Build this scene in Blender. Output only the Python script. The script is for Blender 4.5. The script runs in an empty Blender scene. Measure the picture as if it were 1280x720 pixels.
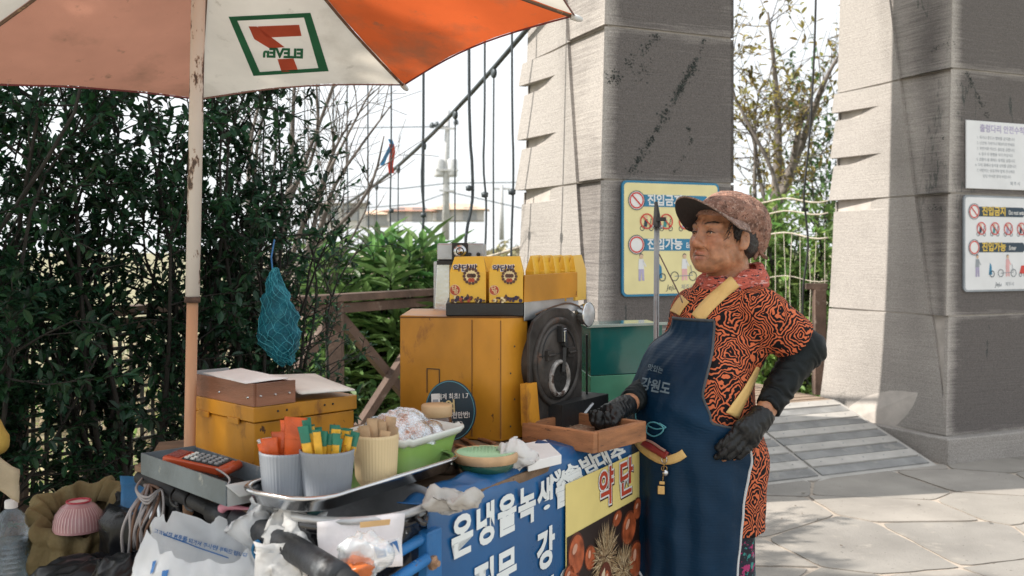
import bpy, bmesh, math, random
import numpy as np
from mathutils import Vector, Matrix, noise
from mathutils.bvhtree import BVHTree
random.seed(7)
rad = math.radians
sc = bpy.context.scene
# ---------------------------------------------------------------- camera, sky, sun, exposure
FOC, HOR, CAMZ = 1244.0, 315.0, 1.36
cam_d = bpy.data.cameras.new('camera'); cam = bpy.data.objects.new('camera', cam_d)
sc.collection.objects.link(cam); sc.camera = cam
cam.location = (0, 0, CAMZ); cam.rotation_euler = (rad(90), 0, 0)
cam_d.sensor_width = 36; cam_d.lens = 36 * FOC / 1280; cam_d.shift_y = -(360 - HOR) / 1280
cam_d.clip_start = .05; cam_d.clip_end = 3000
cam_d.dof.use_dof = True; cam_d.dof.focus_distance = 2.8; cam_d.dof.aperture_fstop = 5.6
SUN_DIR = Vector((-.98, -.19, 0)).normalized() * math.cos(rad(42)) + Vector((0, 0, math.sin(rad(42))))
w = bpy.data.worlds.new('World'); sc.world = w; w.use_nodes = True
nt = w.node_tree; nt.nodes.clear()
wo = nt.nodes.new('ShaderNodeOutputWorld'); bg = nt.nodes.new('ShaderNodeBackground')
sky = nt.nodes.new('ShaderNodeTexSky'); sky.sky_type = 'NISHITA'; sky.sun_disc = False
sky.sun_elevation = rad(42); sky.sun_rotation = math.atan2(SUN_DIR.x, SUN_DIR.y)
sky.air_density = 1.0; sky.dust_density = 3.5; sky.ozone_density = 1.0
# thin bright cloud veil mixed over the blue, the same in every direction
veil = nt.nodes.new('ShaderNodeMix'); veil.data_type = 'RGBA'
nz = nt.nodes.new('ShaderNodeTexNoise'); nz.inputs['Scale'].default_value = 2.2; nz.inputs['Detail'].default_value = 6
tc = nt.nodes.new('ShaderNodeTexCoord'); mp = nt.nodes.new('ShaderNodeMapping'); mp.inputs['Scale'].default_value = (1, 1, 2.5)
nt.links.new(tc.outputs['Generated'], mp.inputs[0]); nt.links.new(mp.outputs[0], nz.inputs['Vector'])
mr = nt.nodes.new('ShaderNodeMapRange'); mr.inputs['From Min'].default_value = .35; mr.inputs['From Max'].default_value = .6
mr.inputs['To Min'].default_value = .80; mr.inputs['To Max'].default_value = .95
nt.links.new(nz.outputs['Fac'], mr.inputs['Value']); nt.links.new(mr.outputs[0], veil.inputs['Factor'])
nt.links.new(sky.outputs[0], veil.inputs['A']); veil.inputs['B'].default_value = (5.9, 6.1, 6.25, 1)
nt.links.new(veil.outputs['Result'], bg.inputs['Color']); bg.inputs['Strength'].default_value = .10
nt.links.new(bg.outputs[0], wo.inputs[0])
sd = bpy.data.lights.new('sun', 'SUN'); sd.energy = 3.1; sd.angle = rad(.6); sd.color = (1, .93, .84)
sun = bpy.data.objects.new('sun', sd); sc.collection.objects.link(sun)
sun.rotation_euler = (-SUN_DIR).to_track_quat('-Z', 'Y').to_euler(); sun.location = (-8, -2, 9)
sc.view_settings.view_transform = 'Standard'; sc.view_settings.look = 'None'
sc.view_settings.exposure = 1.05; sc.view_settings.gamma = 1
sc.cycles.max_bounces = 8; sc.cycles.transparent_max_bounces = 24
try: sc.cycles.use_denoising = True
except Exception: pass

# ---------------------------------------------------------------- coordinates
def P(px, py, Y): return Vector(((px - 640) * Y / FOC, Y, CAMZ - (py - HOR) * Y / FOC))
def G(px, py, z):
    Y = (CAMZ - z) * FOC / (py - HOR); return Vector(((px - 640) * Y / FOC, Y, z))
def V(*a): return Vector(a)
Z = V(0, 0, 1)
# ---------------------------------------------------------------- materials
MATS = {}
def mat(name, col, rough=.6, metal=0., var=.12, scale=9., bump=.15, bscale=70., spots=None, spec=.5, trans=0., alpha=1., coat=0., stretch=(1, 1, 1), sss=0.):
    """Principled with object space colour variation, optional spots=(colour, threshold, scale[, softness]) and bump."""
    if name in MATS: return MATS[name]
    m = bpy.data.materials.new(name); m.use_nodes = True; n = m.node_tree; L = n.links
    b = n.nodes['Principled BSDF']; b.inputs['Roughness'].default_value = rough; b.inputs['Metallic'].default_value = metal
    b.inputs['Specular IOR Level'].default_value = spec
    if coat: b.inputs['Coat Weight'].default_value = coat; b.inputs['Coat Roughness'].default_value = .08
    if sss: b.inputs['Subsurface Weight'].default_value = sss; b.inputs['Subsurface Scale'].default_value = .012; b.inputs['Subsurface Radius'].default_value = (1, .35, .2)
    t = n.nodes.new('ShaderNodeTexCoord'); mpp = n.nodes.new('ShaderNodeMapping'); mpp.inputs['Scale'].default_value = stretch
    L.new(t.outputs['Object'], mpp.inputs[0]); vec = mpp.outputs[0]
    nz = n.nodes.new('ShaderNodeTexNoise'); nz.inputs['Scale'].default_value = scale; nz.inputs['Detail'].default_value = 6; L.new(vec, nz.inputs['Vector'])
    cr = n.nodes.new('ShaderNodeMix'); cr.data_type = 'RGBA'
    c = Vector(col[:3]); lo = c * (1 - var * 1.6); hi = c * (1 + var * 1.3)
    cr.inputs['A'].default_value = (*lo, 1); cr.inputs['B'].default_value = (*[min(1, x) for x in hi], 1)
    rr = n.nodes.new('ShaderNodeMapRange'); rr.inputs['From Min'].default_value = .3; rr.inputs['From Max'].default_value = .7
    L.new(nz.outputs['Fac'], rr.inputs['Value']); L.new(rr.outputs[0], cr.inputs['Factor']); out = cr.outputs['Result']
    for sp in (spots if isinstance(spots, list) else ([spots] if spots else [])):
        s2 = n.nodes.new('ShaderNodeTexNoise'); s2.inputs['Scale'].default_value = sp[2]; s2.inputs['Detail'].default_value = 8; s2.inputs['Roughness'].default_value = .65
        L.new(vec, s2.inputs['Vector']); soft = sp[3] if len(sp) > 3 else .02
        r2 = n.nodes.new('ShaderNodeMapRange'); r2.inputs['From Min'].default_value = sp[1]; r2.inputs['From Max'].default_value = sp[1] + soft
        L.new(s2.outputs['Fac'], r2.inputs['Value'])
        mx = n.nodes.new('ShaderNodeMix'); mx.data_type = 'RGBA'; L.new(r2.outputs[0], mx.inputs['Factor'])
        L.new(out, mx.inputs['A']); mx.inputs['B'].default_value = (*sp[0], 1); out = mx.outputs['Result']
    L.new(out, b.inputs['Base Color'])
    # roughness variation keeps highlights from looking uniform
    r3 = n.nodes.new('ShaderNodeMapRange'); r3.inputs['To Min'].default_value = max(.02, rough - .1); r3.inputs['To Max'].default_value = min(1, rough + .12)
    L.new(nz.outputs['Fac'], r3.inputs['Value']); L.new(r3.outputs[0], b.inputs['Roughness'])
    if bump:
        n3 = n.nodes.new('ShaderNodeTexNoise'); n3.inputs['Scale'].default_value = bscale; n3.inputs['Detail'].default_value = 4; L.new(vec, n3.inputs['Vector'])
        bp = n.nodes.new('ShaderNodeBump'); bp.inputs['Strength'].default_value = bump; bp.inputs['Distance'].default_value = .01
        L.new(n3.outputs['Fac'], bp.inputs['Height']); L.new(bp.outputs[0], b.inputs['Normal'])
    if alpha < 1: b.inputs['Alpha'].default_value = alpha
    if trans:
        o = n.nodes['Material Output']; ms = n.nodes.new('ShaderNodeMixShader'); tr = n.nodes.new('ShaderNodeBsdfTranslucent')
        L.new(out, tr.inputs['Color']); ms.inputs[0].default_value = trans
        L.new(b.outputs[0], ms.inputs[1]); L.new(tr.outputs[0], ms.inputs[2]); L.new(ms.outputs[0], o.inputs['Surface'])
    m['bsdf'] = 1; MATS[name] = m; return m
def glass(name, col=(1, 1, 1), rough=.03, alpha=.35, gloss=1.6):
    if name in MATS: return MATS[name]
    m = bpy.data.materials.new(name); m.use_nodes = True; n = m.node_tree; L = n.links; n.nodes.clear()
    o = n.nodes.new('ShaderNodeOutputMaterial'); g = n.nodes.new('ShaderNodeBsdfGlossy'); g.inputs['Roughness'].default_value = rough; g.inputs['Color'].default_value = (.9, .95, 1, 1)
    t = n.nodes.new('ShaderNodeBsdfTransparent'); t.inputs['Color'].default_value = (*col, 1)
    fr = n.nodes.new('ShaderNodeFresnel'); fr.inputs['IOR'].default_value = 1.45
    ma = n.nodes.new('ShaderNodeMath'); ma.operation = 'MULTIPLY_ADD'; ma.inputs[1].default_value = gloss; ma.inputs[2].default_value = alpha * .2
    nz = n.nodes.new('ShaderNodeTexNoise'); nz.inputs['Scale'].default_value = 40; bp = n.nodes.new('ShaderNodeBump'); bp.inputs['Strength'].default_value = .3; bp.inputs['Distance'].default_value = .01
    L.new(nz.outputs['Fac'], bp.inputs['Height']); L.new(bp.outputs[0], fr.inputs['Normal']); L.new(bp.outputs[0], g.inputs['Normal'])
    L.new(fr.outputs[0], ma.inputs[0]); mx = n.nodes.new('ShaderNodeMixShader'); L.new(ma.outputs[0], mx.inputs[0]); L.new(t.outputs[0], mx.inputs[1]); L.new(g.outputs[0], mx.inputs[2])
    d = n.nodes.new('ShaderNodeBsdfDiffuse'); d.inputs['Color'].default_value = (.8, .86, .88, 1); m2 = n.nodes.new('ShaderNodeMixShader'); m2.inputs[0].default_value = alpha * .35
    L.new(mx.outputs[0], m2.inputs[1]); L.new(d.outputs[0], m2.inputs[2]); L.new(m2.outputs[0], o.inputs['Surface'])
    MATS[name] = m; return m
# ---------------------------------------------------------------- mesh helpers
class MB:
    def __init__(s): s.v = []; s.f = []
    def add(s, vs, fs):
        k = len(s.v); s.v += [tuple(x) for x in vs]; s.f += [tuple(i + k for i in f) for f in fs]; return s
    def box(s, c, size, ex=V(1, 0, 0), ey=V(0, 1, 0), ez=V(0, 0, 1), taper=1.):
        c = Vector(c); hx, hy, hz = size[0] / 2, size[1] / 2, size[2] / 2; vs = []
        for dz in (-1, 1):
            t = 1 if dz < 0 else taper
            for dx, dy in ((-1, -1), (1, -1), (1, 1), (-1, 1)): vs.append(c + ex * dx * hx * t + ey * dy * hy * t + ez * dz * hz)
        return s.add(vs, [(0, 3, 2, 1), (4, 5, 6, 7), (0, 1, 5, 4), (1, 2, 6, 5), (2, 3, 7, 6), (3, 0, 4, 7)])
    def bar(s, a, b, w, h=None, up=Z):
        a, b = Vector(a), Vector(b); h = h or w; d = b - a; ez = d.normalized()
        if abs(ez.dot(up)) > .98: up = V(0, 1, 0)
        ex = ez.cross(up).normalized(); ey = ex.cross(ez)
        return s.box((a + b) / 2, (w, h, d.length), ex, ey, ez)
    def tube(s, pts, r, n=8, caps=True):
        pts = [Vector(p) for p in pts]; m = len(pts); rr = r if isinstance(r, (list, tuple)) else [r] * m
        vs = []; fr = None
        for i, p in enumerate(pts):
            t = (pts[min(i + 1, m - 1)] - pts[max(i - 1, 0)]); t = t.normalized() if t.length > 1e-9 else Z
            if fr is None: a = V(0, 0, 1) if abs(t.z) < .9 else V(1, 0, 0); fr = t.cross(a).normalized()
            fr = (fr - t * fr.dot(t)); fr = fr.normalized() if fr.length > 1e-6 else t.orthogonal().normalized(); g = t.cross(fr)
            for k in range(n):
                an = 2 * math.pi * k / n; vs.append(p + (fr * math.cos(an) + g * math.sin(an)) * rr[i])
        fs = [(i * n + k, i * n + (k + 1) % n, (i + 1) * n + (k + 1) % n, (i + 1) * n + k) for i in range(m - 1) for k in range(n)]
        if caps: fs += [tuple(range(n - 1, -1, -1)), tuple((m - 1) * n + k for k in range(n))]
        return s.add(vs, fs)
    def lathe(s, c, prof, n=32, ex=V(1, 0, 0), ey=V(0, 1, 0), ez=V(0, 0, 1), fn=None, close=False):
        c = Vector(c); vs = []
        for j, (r, z) in enumerate(prof):
            for k in range(n):
                a = 2 * math.pi * k / n; q = fn(a, r, z, j) if fn else r
                vs.append(c + (ex * math.cos(a) + ey * math.sin(a)) * q + ez * z)
        m = len(prof); fs = [(j * n + k, j * n + (k + 1) % n, (j + 1) * n + (k + 1) % n, (j + 1) * n + k) for j in range(m - 1) for k in range(n)]
        if close: fs += [tuple(range(n - 1, -1, -1)), tuple((m - 1) * n + k for k in range(n))]
        return s.add(vs, fs)
    def prism(s, poly, off):
        """poly: 3-D points of one face; off: extrusion vector"""
        a = [Vector(p) for p in poly]; b = [p + Vector(off) for p in a]; n = len(a)
        return s.add(a + b, [tuple(range(n - 1, -1, -1)), tuple(range(n, 2 * n))] + [(i, (i + 1) % n, n + (i + 1) % n, n + i) for i in range(n)])
    def grid(s, rows, closed=False):
        n = len(rows[0]); vs = [p for r in rows for p in r]; q = n if closed else n - 1
        return s.add(vs, [(i * n + k, i * n + (k + 1) % n, (i + 1) * n + (k + 1) % n, (i + 1) * n + k) for i in range(len(rows) - 1) for k in range(q)])
def mesh_obj(name, mb, m, parent=None, smooth=False, bevel=0, solid=0, sub=0, fixn=False):
    me = bpy.data.meshes.new(name); me.from_pydata(mb.v, [], mb.f); me.update()
    if fixn:
        bm = bmesh.new(); bm.from_mesh(me); bmesh.ops.recalc_face_normals(bm, faces=bm.faces); bm.to_mesh(me); bm.free()
    return link(name, me, m, parent, smooth, bevel, solid, sub)
def link(name, me, m, parent=None, smooth=False, bevel=0, solid=0, sub=0):
    if m: me.materials.append(m)
    if smooth: me.polygons.foreach_set('use_smooth', [True] * len(me.polygons))
    o = bpy.data.objects.new(name, me); sc.collection.objects.link(o)
    if parent:
        o.parent = parent
        o.matrix_parent_inverse = Matrix.Translation(-WPOS.get(parent.name, parent.location.copy()))
    if solid: md = o.modifiers.new('solid', 'SOLIDIFY'); md.thickness = solid; md.offset = 0
    if sub: md = o.modifiers.new('sub', 'SUBSURF'); md.levels = sub; md.render_levels = sub
    if bevel:
        md = o.modifiers.new('bevel', 'BEVEL'); md.width = bevel; md.segments = 2; md.limit_method = 'ANGLE'
        if smooth is False: me.polygons.foreach_set('use_smooth', [True] * len(me.polygons)); md.harden_normals = True
    return o
WPOS = {}
def tag(o, label, cat, group=None):
    o['label'] = label; o['category'] = cat
    if group: o['group'] = group
    return o
def thing(name, label, cat, loc=(0, 0, 0), group=None):
    o = bpy.data.objects.new(name, None); sc.collection.objects.link(o); o.location = loc; o.empty_display_size = .05
    WPOS[o.name] = Vector(loc)
    return tag(o, label, cat, group)
def stuff(o): o['kind'] = 'stuff'; return o
def struct(o): o['kind'] = 'structure'; return o
def part(name, mb, m, parent, **k): return mesh_obj(name, mb, m, parent, **k)
def nv(p, f, seed=0.): return noise.noise_vector(Vector(p) * f + V(seed, seed * 1.7, -seed))
def crumple(mb, amp, freq, seed=0., oct=2):
    out = []
    for p in mb.v:
        p = Vector(p); d = V(0, 0, 0)
        for o in range(oct): d += nv(p, freq * 2 ** o, seed + o * 3) * amp / 1.8 ** o
        out.append(tuple(p + d))
    mb.v = out; return mb
# ---------------------------------------------------------------- flat print and text
_tc = bpy.data.curves.new('scratch_text', 'FONT'); _to = bpy.data.objects.new('scratch_text', _tc); sc.collection.objects.link(_to)
def text2d(body, size=1., bold=.02, spacing=1.):
    _tc.body = body; _tc.size = 1; _tc.offset = bold; _tc.align_x = 'CENTER'; _tc.align_y = 'CENTER'; _tc.resolution_u = 3; _tc.space_character = spacing
    bpy.context.view_layer.update()
    dg = bpy.context.evaluated_depsgraph_get(); ev = _to.evaluated_get(dg); me = ev.to_mesh()
    vs = [(v.co.x * size, v.co.y * size) for v in me.vertices]; fs = [tuple(p.vertices) for p in me.polygons]; ev.to_mesh_clear()
    return vs, fs
class Flat:
    """flat print on a planar face: origin o, axes ex, ey, facing n; each layer lies 1.2 mm above the one below"""
    def __init__(s, o, ex, ey, parent, step=.0012, name='print'):
        s.o, s.ex, s.ey = Vector(o), Vector(ex), Vector(ey); s.n = s.ex.cross(s.ey).normalized(); s.d = {}; s.parent = parent; s.step = step; s.name = name
    def _put(s, vs, fs, m, layer, name):
        mb = s.d.setdefault((m.name, layer, name or s.name), (MB(), m))[0]
        mb.add([s.o + s.ex * x + s.ey * y + s.n * s.step * (layer + 1) for x, y in vs], fs)
    def poly(s, pts, m, layer=0, name=None): s._put(pts, [tuple(range(len(pts)))], m, layer, name)
    def rect(s, x0, y0, x1, y1, m, layer=0, name=None, r=0):
        if not r: return s.poly([(x0, y0), (x1, y0), (x1, y1), (x0, y1)], m, layer, name)
        pts = []
        for cx, cy, a0 in ((x1 - r, y0 + r, -90), (x1 - r, y1 - r, 0), (x0 + r, y1 - r, 90), (x0 + r, y0 + r, 180)):
            for k in range(5): a = rad(a0 + k * 22.5); pts.append((cx + r * math.cos(a), cy + r * math.sin(a)))
        s.poly(pts, m, layer, name)
    def disc(s, cx, cy, r, m, layer=0, ry=None, n=24, rot=0, name=None):
        ry = ry or r; c, sn = math.cos(rot), math.sin(rot)
        s.poly([(cx + c * r * math.cos(a) - sn * ry * math.sin(a), cy + sn * r * math.cos(a) + c * ry * math.sin(a)) for a in [2 * math.pi * k / n for k in range(n)]], m, layer, name)
    def ring(s, cx, cy, r, wd, m, layer=0, n=28, name=None):
        vs = []; fs = []
        for k in range(n):
            a = 2 * math.pi * k / n; vs += [(cx + r * math.cos(a), cy + r * math.sin(a)), (cx + (r - wd) * math.cos(a), cy + (r - wd) * math.sin(a))]
        for k in range(n): j = (k + 1) % n; fs.append((2 * k, 2 * j, 2 * j + 1, 2 * k + 1))
        s._put(vs, fs, m, layer, name)
    def line(s, x0, y0, x1, y1, wd, m, layer=0, name=None):
        d = Vector((x1 - x0, y1 - y0)); nrm = Vector((-d.y, d.x)).normalized() * wd / 2
        s.poly([(x0 - nrm.x, y0 - nrm.y), (x1 - nrm.x, y1 - nrm.y), (x1 + nrm.x, y1 + nrm.y), (x0 + nrm.x, y0 + nrm.y)], m, layer, name)
    def text(s, body, cx, cy, size, m, layer=0, bold=.03, sx=1., name='lettering', slant=0., spacing=1.):
        vs, fs = text2d(body, size, bold, spacing); s._put([(cx + x * sx + y * slant, cy + y) for x, y in vs], fs, m, layer, name)
    def done(s):
        for (mn, l, nm), (mb, m) in s.d.items(): mesh_obj(nm, mb, m, s.parent)
def bvh_of(*objs):
    vs = []; fs = []
    dg = bpy.context.evaluated_depsgraph_get()
    for o in objs:
        ev = o.evaluated_get(dg); me = ev.to_mesh(); k = len(vs); M = o.matrix_world
        vs += [M @ v.co for v in me.vertices]; fs += [tuple(i + k for i in p.vertices) for p in me.polygons]; ev.to_mesh_clear()
    return BVHTree.FromPolygons(vs, fs)
EYE = V(0, 0, CAMZ)
def cast(b, px, py):
    d = P(px, py, 1) - EYE; d.normalize(); h = b.ray_cast(EYE, d)
    return (h[0], h[1] if h[1].dot(d) < 0 else -h[1]) if h[0] else (None, None)
def lay_on(b, name, pts2, faces, m, parent, eps=.002):
    """lay a flat drawing (photograph pixels) onto the surface of a built object, eps proud of it"""
    vs = []
    for x, y in pts2:
        h, n = cast(b, x, y)
        vs.append(h + n * eps if h else None)
    good = [f for f in faces if all(vs[i] is not None for i in f)]
    good = [f for f in good if max((vs[i] - vs[f[0]]).length for i in f) < .25]
    if not good: return None
    mb = MB(); mb.add([v if v is not None else V(0, 0, -5) for v in vs], good)
    used = sorted({i for f in mb.f for i in f}); mp_ = {i: k for k, i in enumerate(used)}
    mb.v = [mb.v[i] for i in used]; mb.f = [tuple(mp_[i] for i in f) for f in mb.f]
    return mesh_obj(name, mb, m, parent)
def text_on(b, body, cx, cy, size, ang, m, parent, bold=.02, eps=.002, mirror=False, name='lettering', sx=1.):
    vs, fs = text2d(body, size, bold); c, s_ = math.cos(rad(ang)), math.sin(rad(ang))
    if mirror: vs = [(-x, y) for x, y in vs]
    vs = [(x * sx, y) for x, y in vs]
    return lay_on(b, name, [(cx + x * c - y * s_, cy - x * s_ - y * c) for x, y in vs], fs, m, parent, eps)
def ribbon_on(b, name, path, wd, m, parent, eps=.003, solid=.002, n=14):
    """a strip laid over a surface along a path of (px, py); wd pixels wide"""
    pts = smooth_path([(p[0], p[1], 0) for p in path], n); rows = []
    for i, p in enumerate(pts):
        t = pts[min(i + 1, len(pts) - 1)] - pts[max(i - 1, 0)]; t = Vector((t.x, t.y, 0)).normalized(); nn = Vector((-t.y, t.x, 0))
        ww = wd(i / (len(pts) - 1)) if callable(wd) else wd; r = []
        for k in (-1, -.33, .33, 1):
            h, nr = cast(b, p.x + nn.x * ww / 2 * k, p.y + nn.y * ww / 2 * k)
            r.append(h + nr * eps if h else None)
        if all(q is not None for q in r): rows.append(r)
    if len(rows) < 2: return None
    mb = MB(); mb.grid(rows); return mesh_obj(name, mb, m, parent, smooth=True, solid=solid)
def smooth_path(pts, n):
    pts = [Vector(p) for p in pts]
    if len(pts) < 3: return [pts[0].lerp(pts[-1], k / (n - 1)) for k in range(n)]
    out = []
    for k in range(n):
        t = k / (n - 1) * (len(pts) - 1); i = min(int(t), len(pts) - 2); f = t - i
        p0, p1, p2, p3 = pts[max(i - 1, 0)], pts[i], pts[i + 1], pts[min(i + 2, len(pts) - 1)]
        out.append(.5 * ((2 * p1) + (p2 - p0) * f + (2 * p0 - 5 * p1 + 4 * p2 - p3) * f * f + (3 * p1 - p0 - 3 * p2 + p3) * f ** 3))
    return out
WHITE = mat('white_print', (.78, .78, .76), .5, bump=0, var=.04)
BLACK = mat('black_print', (.02, .02, .022), .5, bump=0)
# ================================================================ SETTING
DF = V(.91, .41, 0).normalized()       # along the pillar fronts
DB = V(-.36, .933, 0).normalized()     # along the bridge, away from the camera
# ---- ground: one sheet to the horizon that falls away beyond the railing and rises to a far hillside
RA, RB = V(-2.13, 4.15, 0), V(-.53, 6.9, 0)  # line of the railing
RD = (RB - RA).normalized(); RN = V(-RD.y, RD.x, 0)
def ground_z(x, y):
    s = (V(x, y, 0) - RA).dot(RN)            # >0 beyond the railing
    behind = (y - 7.6) if x > -.6 else -9
    d = max(s - .35, behind)
    if d <= 0: return -.02
    z = -.02 - 1.3 * min(1, d / 3.) ** 1.2
    far = max(0, (math.hypot(x, y) - 12))
    z += min(far * .03, 1.5) + noise.noise(V(x * .08, y * .08, 0)) * min(1, far / 10) * .5
    return z
xs = sorted(set([-9 + .45 * i for i in range(41)] + [-30, -24, -18, -14, -11.5, 12, 15, 20, 30, -60, -45, 60, 45, -150, 150, -400, 400, -90, 90, -1200, 1200]))
ys = sorted(set([-3 + .45 * i for i in range(46)] + [-400, -60, -20, -8, 20, 23, 27, 32, 38, 45, 55, 70, 90, 130, 200, 400, 1200]))
mb = MB(); mb.grid([[V(x, y, ground_z(x, y)) for x in xs] for y in ys])
m_ground = mat('earth_dry_grass', (.30, .27, .17), .95, var=.35, scale=3, bump=.6, bscale=25, spots=((.16, .19, .08), .52, 2.2, .1))
struct(mesh_obj('ground', mb, m_ground, smooth=True))
# ---- flagstone pavement: bed of pale mortar and stones set in it
m_mortar = mat('pale_mortar', (.46, .395, .33), .95, var=.12, scale=20, bump=.4, bscale=120)
m_flag = [mat('flagstone_%d' % i, c, .88, var=.13, scale=2.5, bump=.3, bscale=90, spots=[((.11, .10, .09), .655, 42, .02), ((.36, .33, .29), .58, 6, .15)]) for i, c in enumerate([(.30, .278, .248), (.33, .303, .270), (.275, .258, .235)])]
pav = mesh_obj('pavement', MB().prism([V(-5, -2.5, -.03), V(7.5, -2.5, -.03), V(7.5, 9.3, -.03), V(1.6, 7.2, -.03), V(.1, 6.9, -.03), V(-2.2, 4.1, -.03), V(-5, -.9, -.03)], (0, 0, .03)), m_mortar); struct(pav)
def clip(poly, p, n):
    out = []
    for i in range(len(poly)):
        a, b = poly[i], poly[(i + 1) % len(poly)]; da, db = (a - p).dot(n), (b - p).dot(n)
        if da <= 0: out.append(a)
        if (da < 0 < db) or (db < 0 < da): out.append(a + (b - a) * (da / (da - db)))
    return out
rs = random.Random(5); seeds = []
for i in range(14):
    for j in range(15):
        seeds.append(Vector((-.6 + i * .62 + rs.uniform(-.24, .24) + (j % 2) * .3, .2 + j * .62 + rs.uniform(-.24, .24))))
ramp0 = V(1.42, 5.79, 0); rampN = Vector((-DF.y, DF.x))
for i, s in enumerate(seeds):
    if s.x < -.5 or s.x > 7 or s.y > 8.2: continue
    poly = [s + Vector(q) for q in ((-.9, -.9), (.9, -.9), (.9, .9), (-.9, .9))]
    for j, t in enumerate(seeds):
        if i != j and (t - s).length < 1.7: m_ = (s + t) / 2; n_ = (t - s).normalized(); poly = clip(poly, m_ - n_ * .009, n_)
        if len(poly) < 3: break
    poly = clip(poly, Vector((ramp0.x, ramp0.y)) - rampN * .02, rampN) if len(poly) > 2 else poly
    if len(poly) < 3: continue
    # round the corners a little
    q = []
    for k in range(len(poly)):
        a, b, c = poly[k - 1], poly[k], poly[(k + 1) % len(poly)]
        q += [b + (a - b) * .12, b + (a - b) * .03 + (c - b) * .03, b + (c - b) * .12]
    q2 = []
    for k in range(len(q)):
        a, b = q[k], q[(k + 1) % len(q)]; m = max(1, int((b - a).length / .05))
        for t_ in range(m):
            p_ = a.lerp(b, t_ / m); nn = noise.noise_vector(V(p_.x * 9, p_.y * 9, i)); q2.append(p_ + Vector((nn.x, nn.y)) * .009)
    q = q2 if len(q2) < 90 else q
    h = rs.uniform(.004, .007)
    mesh_obj('paving_stone', MB().prism([V(p.x, p.y, .001) for p in q], (0, 0, h)), m_flag[rs.randrange(3)], pav)
# a few wet spots/leaf scraps on the stones
m_dirt = mat('leaf_litter', (.09, .06, .035), .9)
mb = MB()
for k in range(70):
    x, y = rs.uniform(.9, 4.2), rs.uniform(2.6, 5.6); a = rs.uniform(0, 6.3); s_ = rs.uniform(.003, .012)
    mb.add([V(x + s_ * math.cos(a + q) * (1.6 if j % 2 else .8), y + s_ * math.sin(a + q), .0135 + .001 * (j % 2)) for j, q in enumerate((0, 1.4, 3.1, 4.6))], [(0, 1, 2, 3)])
tag(stuff(mesh_obj('leaf_litter', mb, m_dirt)), 'dark scraps of leaf scattered over the flagstones', 'litter')
# ---- ramp of anti-slip strips up to the bridge, then the plank deck
m_ramp = mat('ramp_concrete', (.46, .44, .41), .85, var=.1, scale=8, bump=.3)
m_strip = mat('ramp_mat_grey', (.29, .29, .285), .8, var=.2, scale=6, bump=.8, bscale=160, spots=((.34, .33, .31), .55, 9, .08))
m_plank = mat('deck_plank', (.30, .22, .16), .8, var=.25, scale=10, bump=.3, stretch=(1, 8, 8))
m_steel = mat('galvanised', (.42, .43, .44), .45, .8, var=.12, scale=14, bump=.1)
R0 = V(2.71, 6.31, 0); slope = (DB + Z * .29).normalized(); rup = DF.cross(slope).normalized()
rl = -2.75  # width toward the left pillar
dk = mesh_obj('bridge_ramp', MB().prism([R0 + DF * -.0, R0 + DF * rl, R0 + DF * rl + slope * 1.02, R0 + slope * 1.02], V(0, 0, -.6)).add([], []), m_ramp)
struct(dk)
for k in range(5):
    s0 = .05 + k * .195
    def Q(u, s, h=.006): return R0 + DF * u + slope * s + rup * h
    for j in range(3):
        u1 = -.04 - j * .9; u0 = u1 - .87
        mesh_obj('anti_slip_strip', MB().prism([Q(u0, s0, .001), Q(u1, s0, .001), Q(u1, s0 + .085, .001), Q(u0, s0 + .085, .001)], rup * .008), m_strip, dk)
        mesh_obj('ramp_cleat', MB().prism([Q(u0, s0 + .098, .001), Q(u1, s0 + .098, .001), Q(u1, s0 + .182, .001), Q(u0, s0 + .182, .001)], rup * .013), m_ramp, dk, bevel=.002)
        mb = MB()
        for q in range(5): mb.lathe(Q(u0 + .1 + q * .17, s0 + .14, .014), [(.006, 0), (.005, .003), (.0, .003)], 8, DF, slope, rup)
        mesh_obj('screw_head', mb, m_steel, dk)
D0 = R0 + slope * 1.03; m_beam = mat('bridge_beam', (.12, .09, .07), .8)
br = thing('footbridge', 'plank decked rope footbridge running off between the two stone pillars', 'bridge', D0)
mb = MB()
for u in (-.1, -2.6): mb.bar(D0 + DF * u - Z * .14, D0 + DF * u - Z * .14 + DB * 24, .12, .2)
part('beam', mb, m_beam, br)
pk = MB().box((0, 0, 0), (2.7, .085, .03), DF, DB, Z); pme = None
for k in range(120):
    c = D0 + DF * -1.36 + DB * (.05 + k * .105) + Z * (-.015 + rs.uniform(-.002, .002))
    if pme is None: o = mesh_obj('deck_plank', pk, m_plank, br); pme = o.data
    else: o = bpy.data.objects.new('deck_plank', pme); sc.collection.objects.link(o); o.parent = br; o.matrix_parent_inverse = Matrix.Translation(-WPOS[br.name])
    o.location = c; o.rotation_euler = (0, 0, rs.uniform(-.004, .004))
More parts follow.
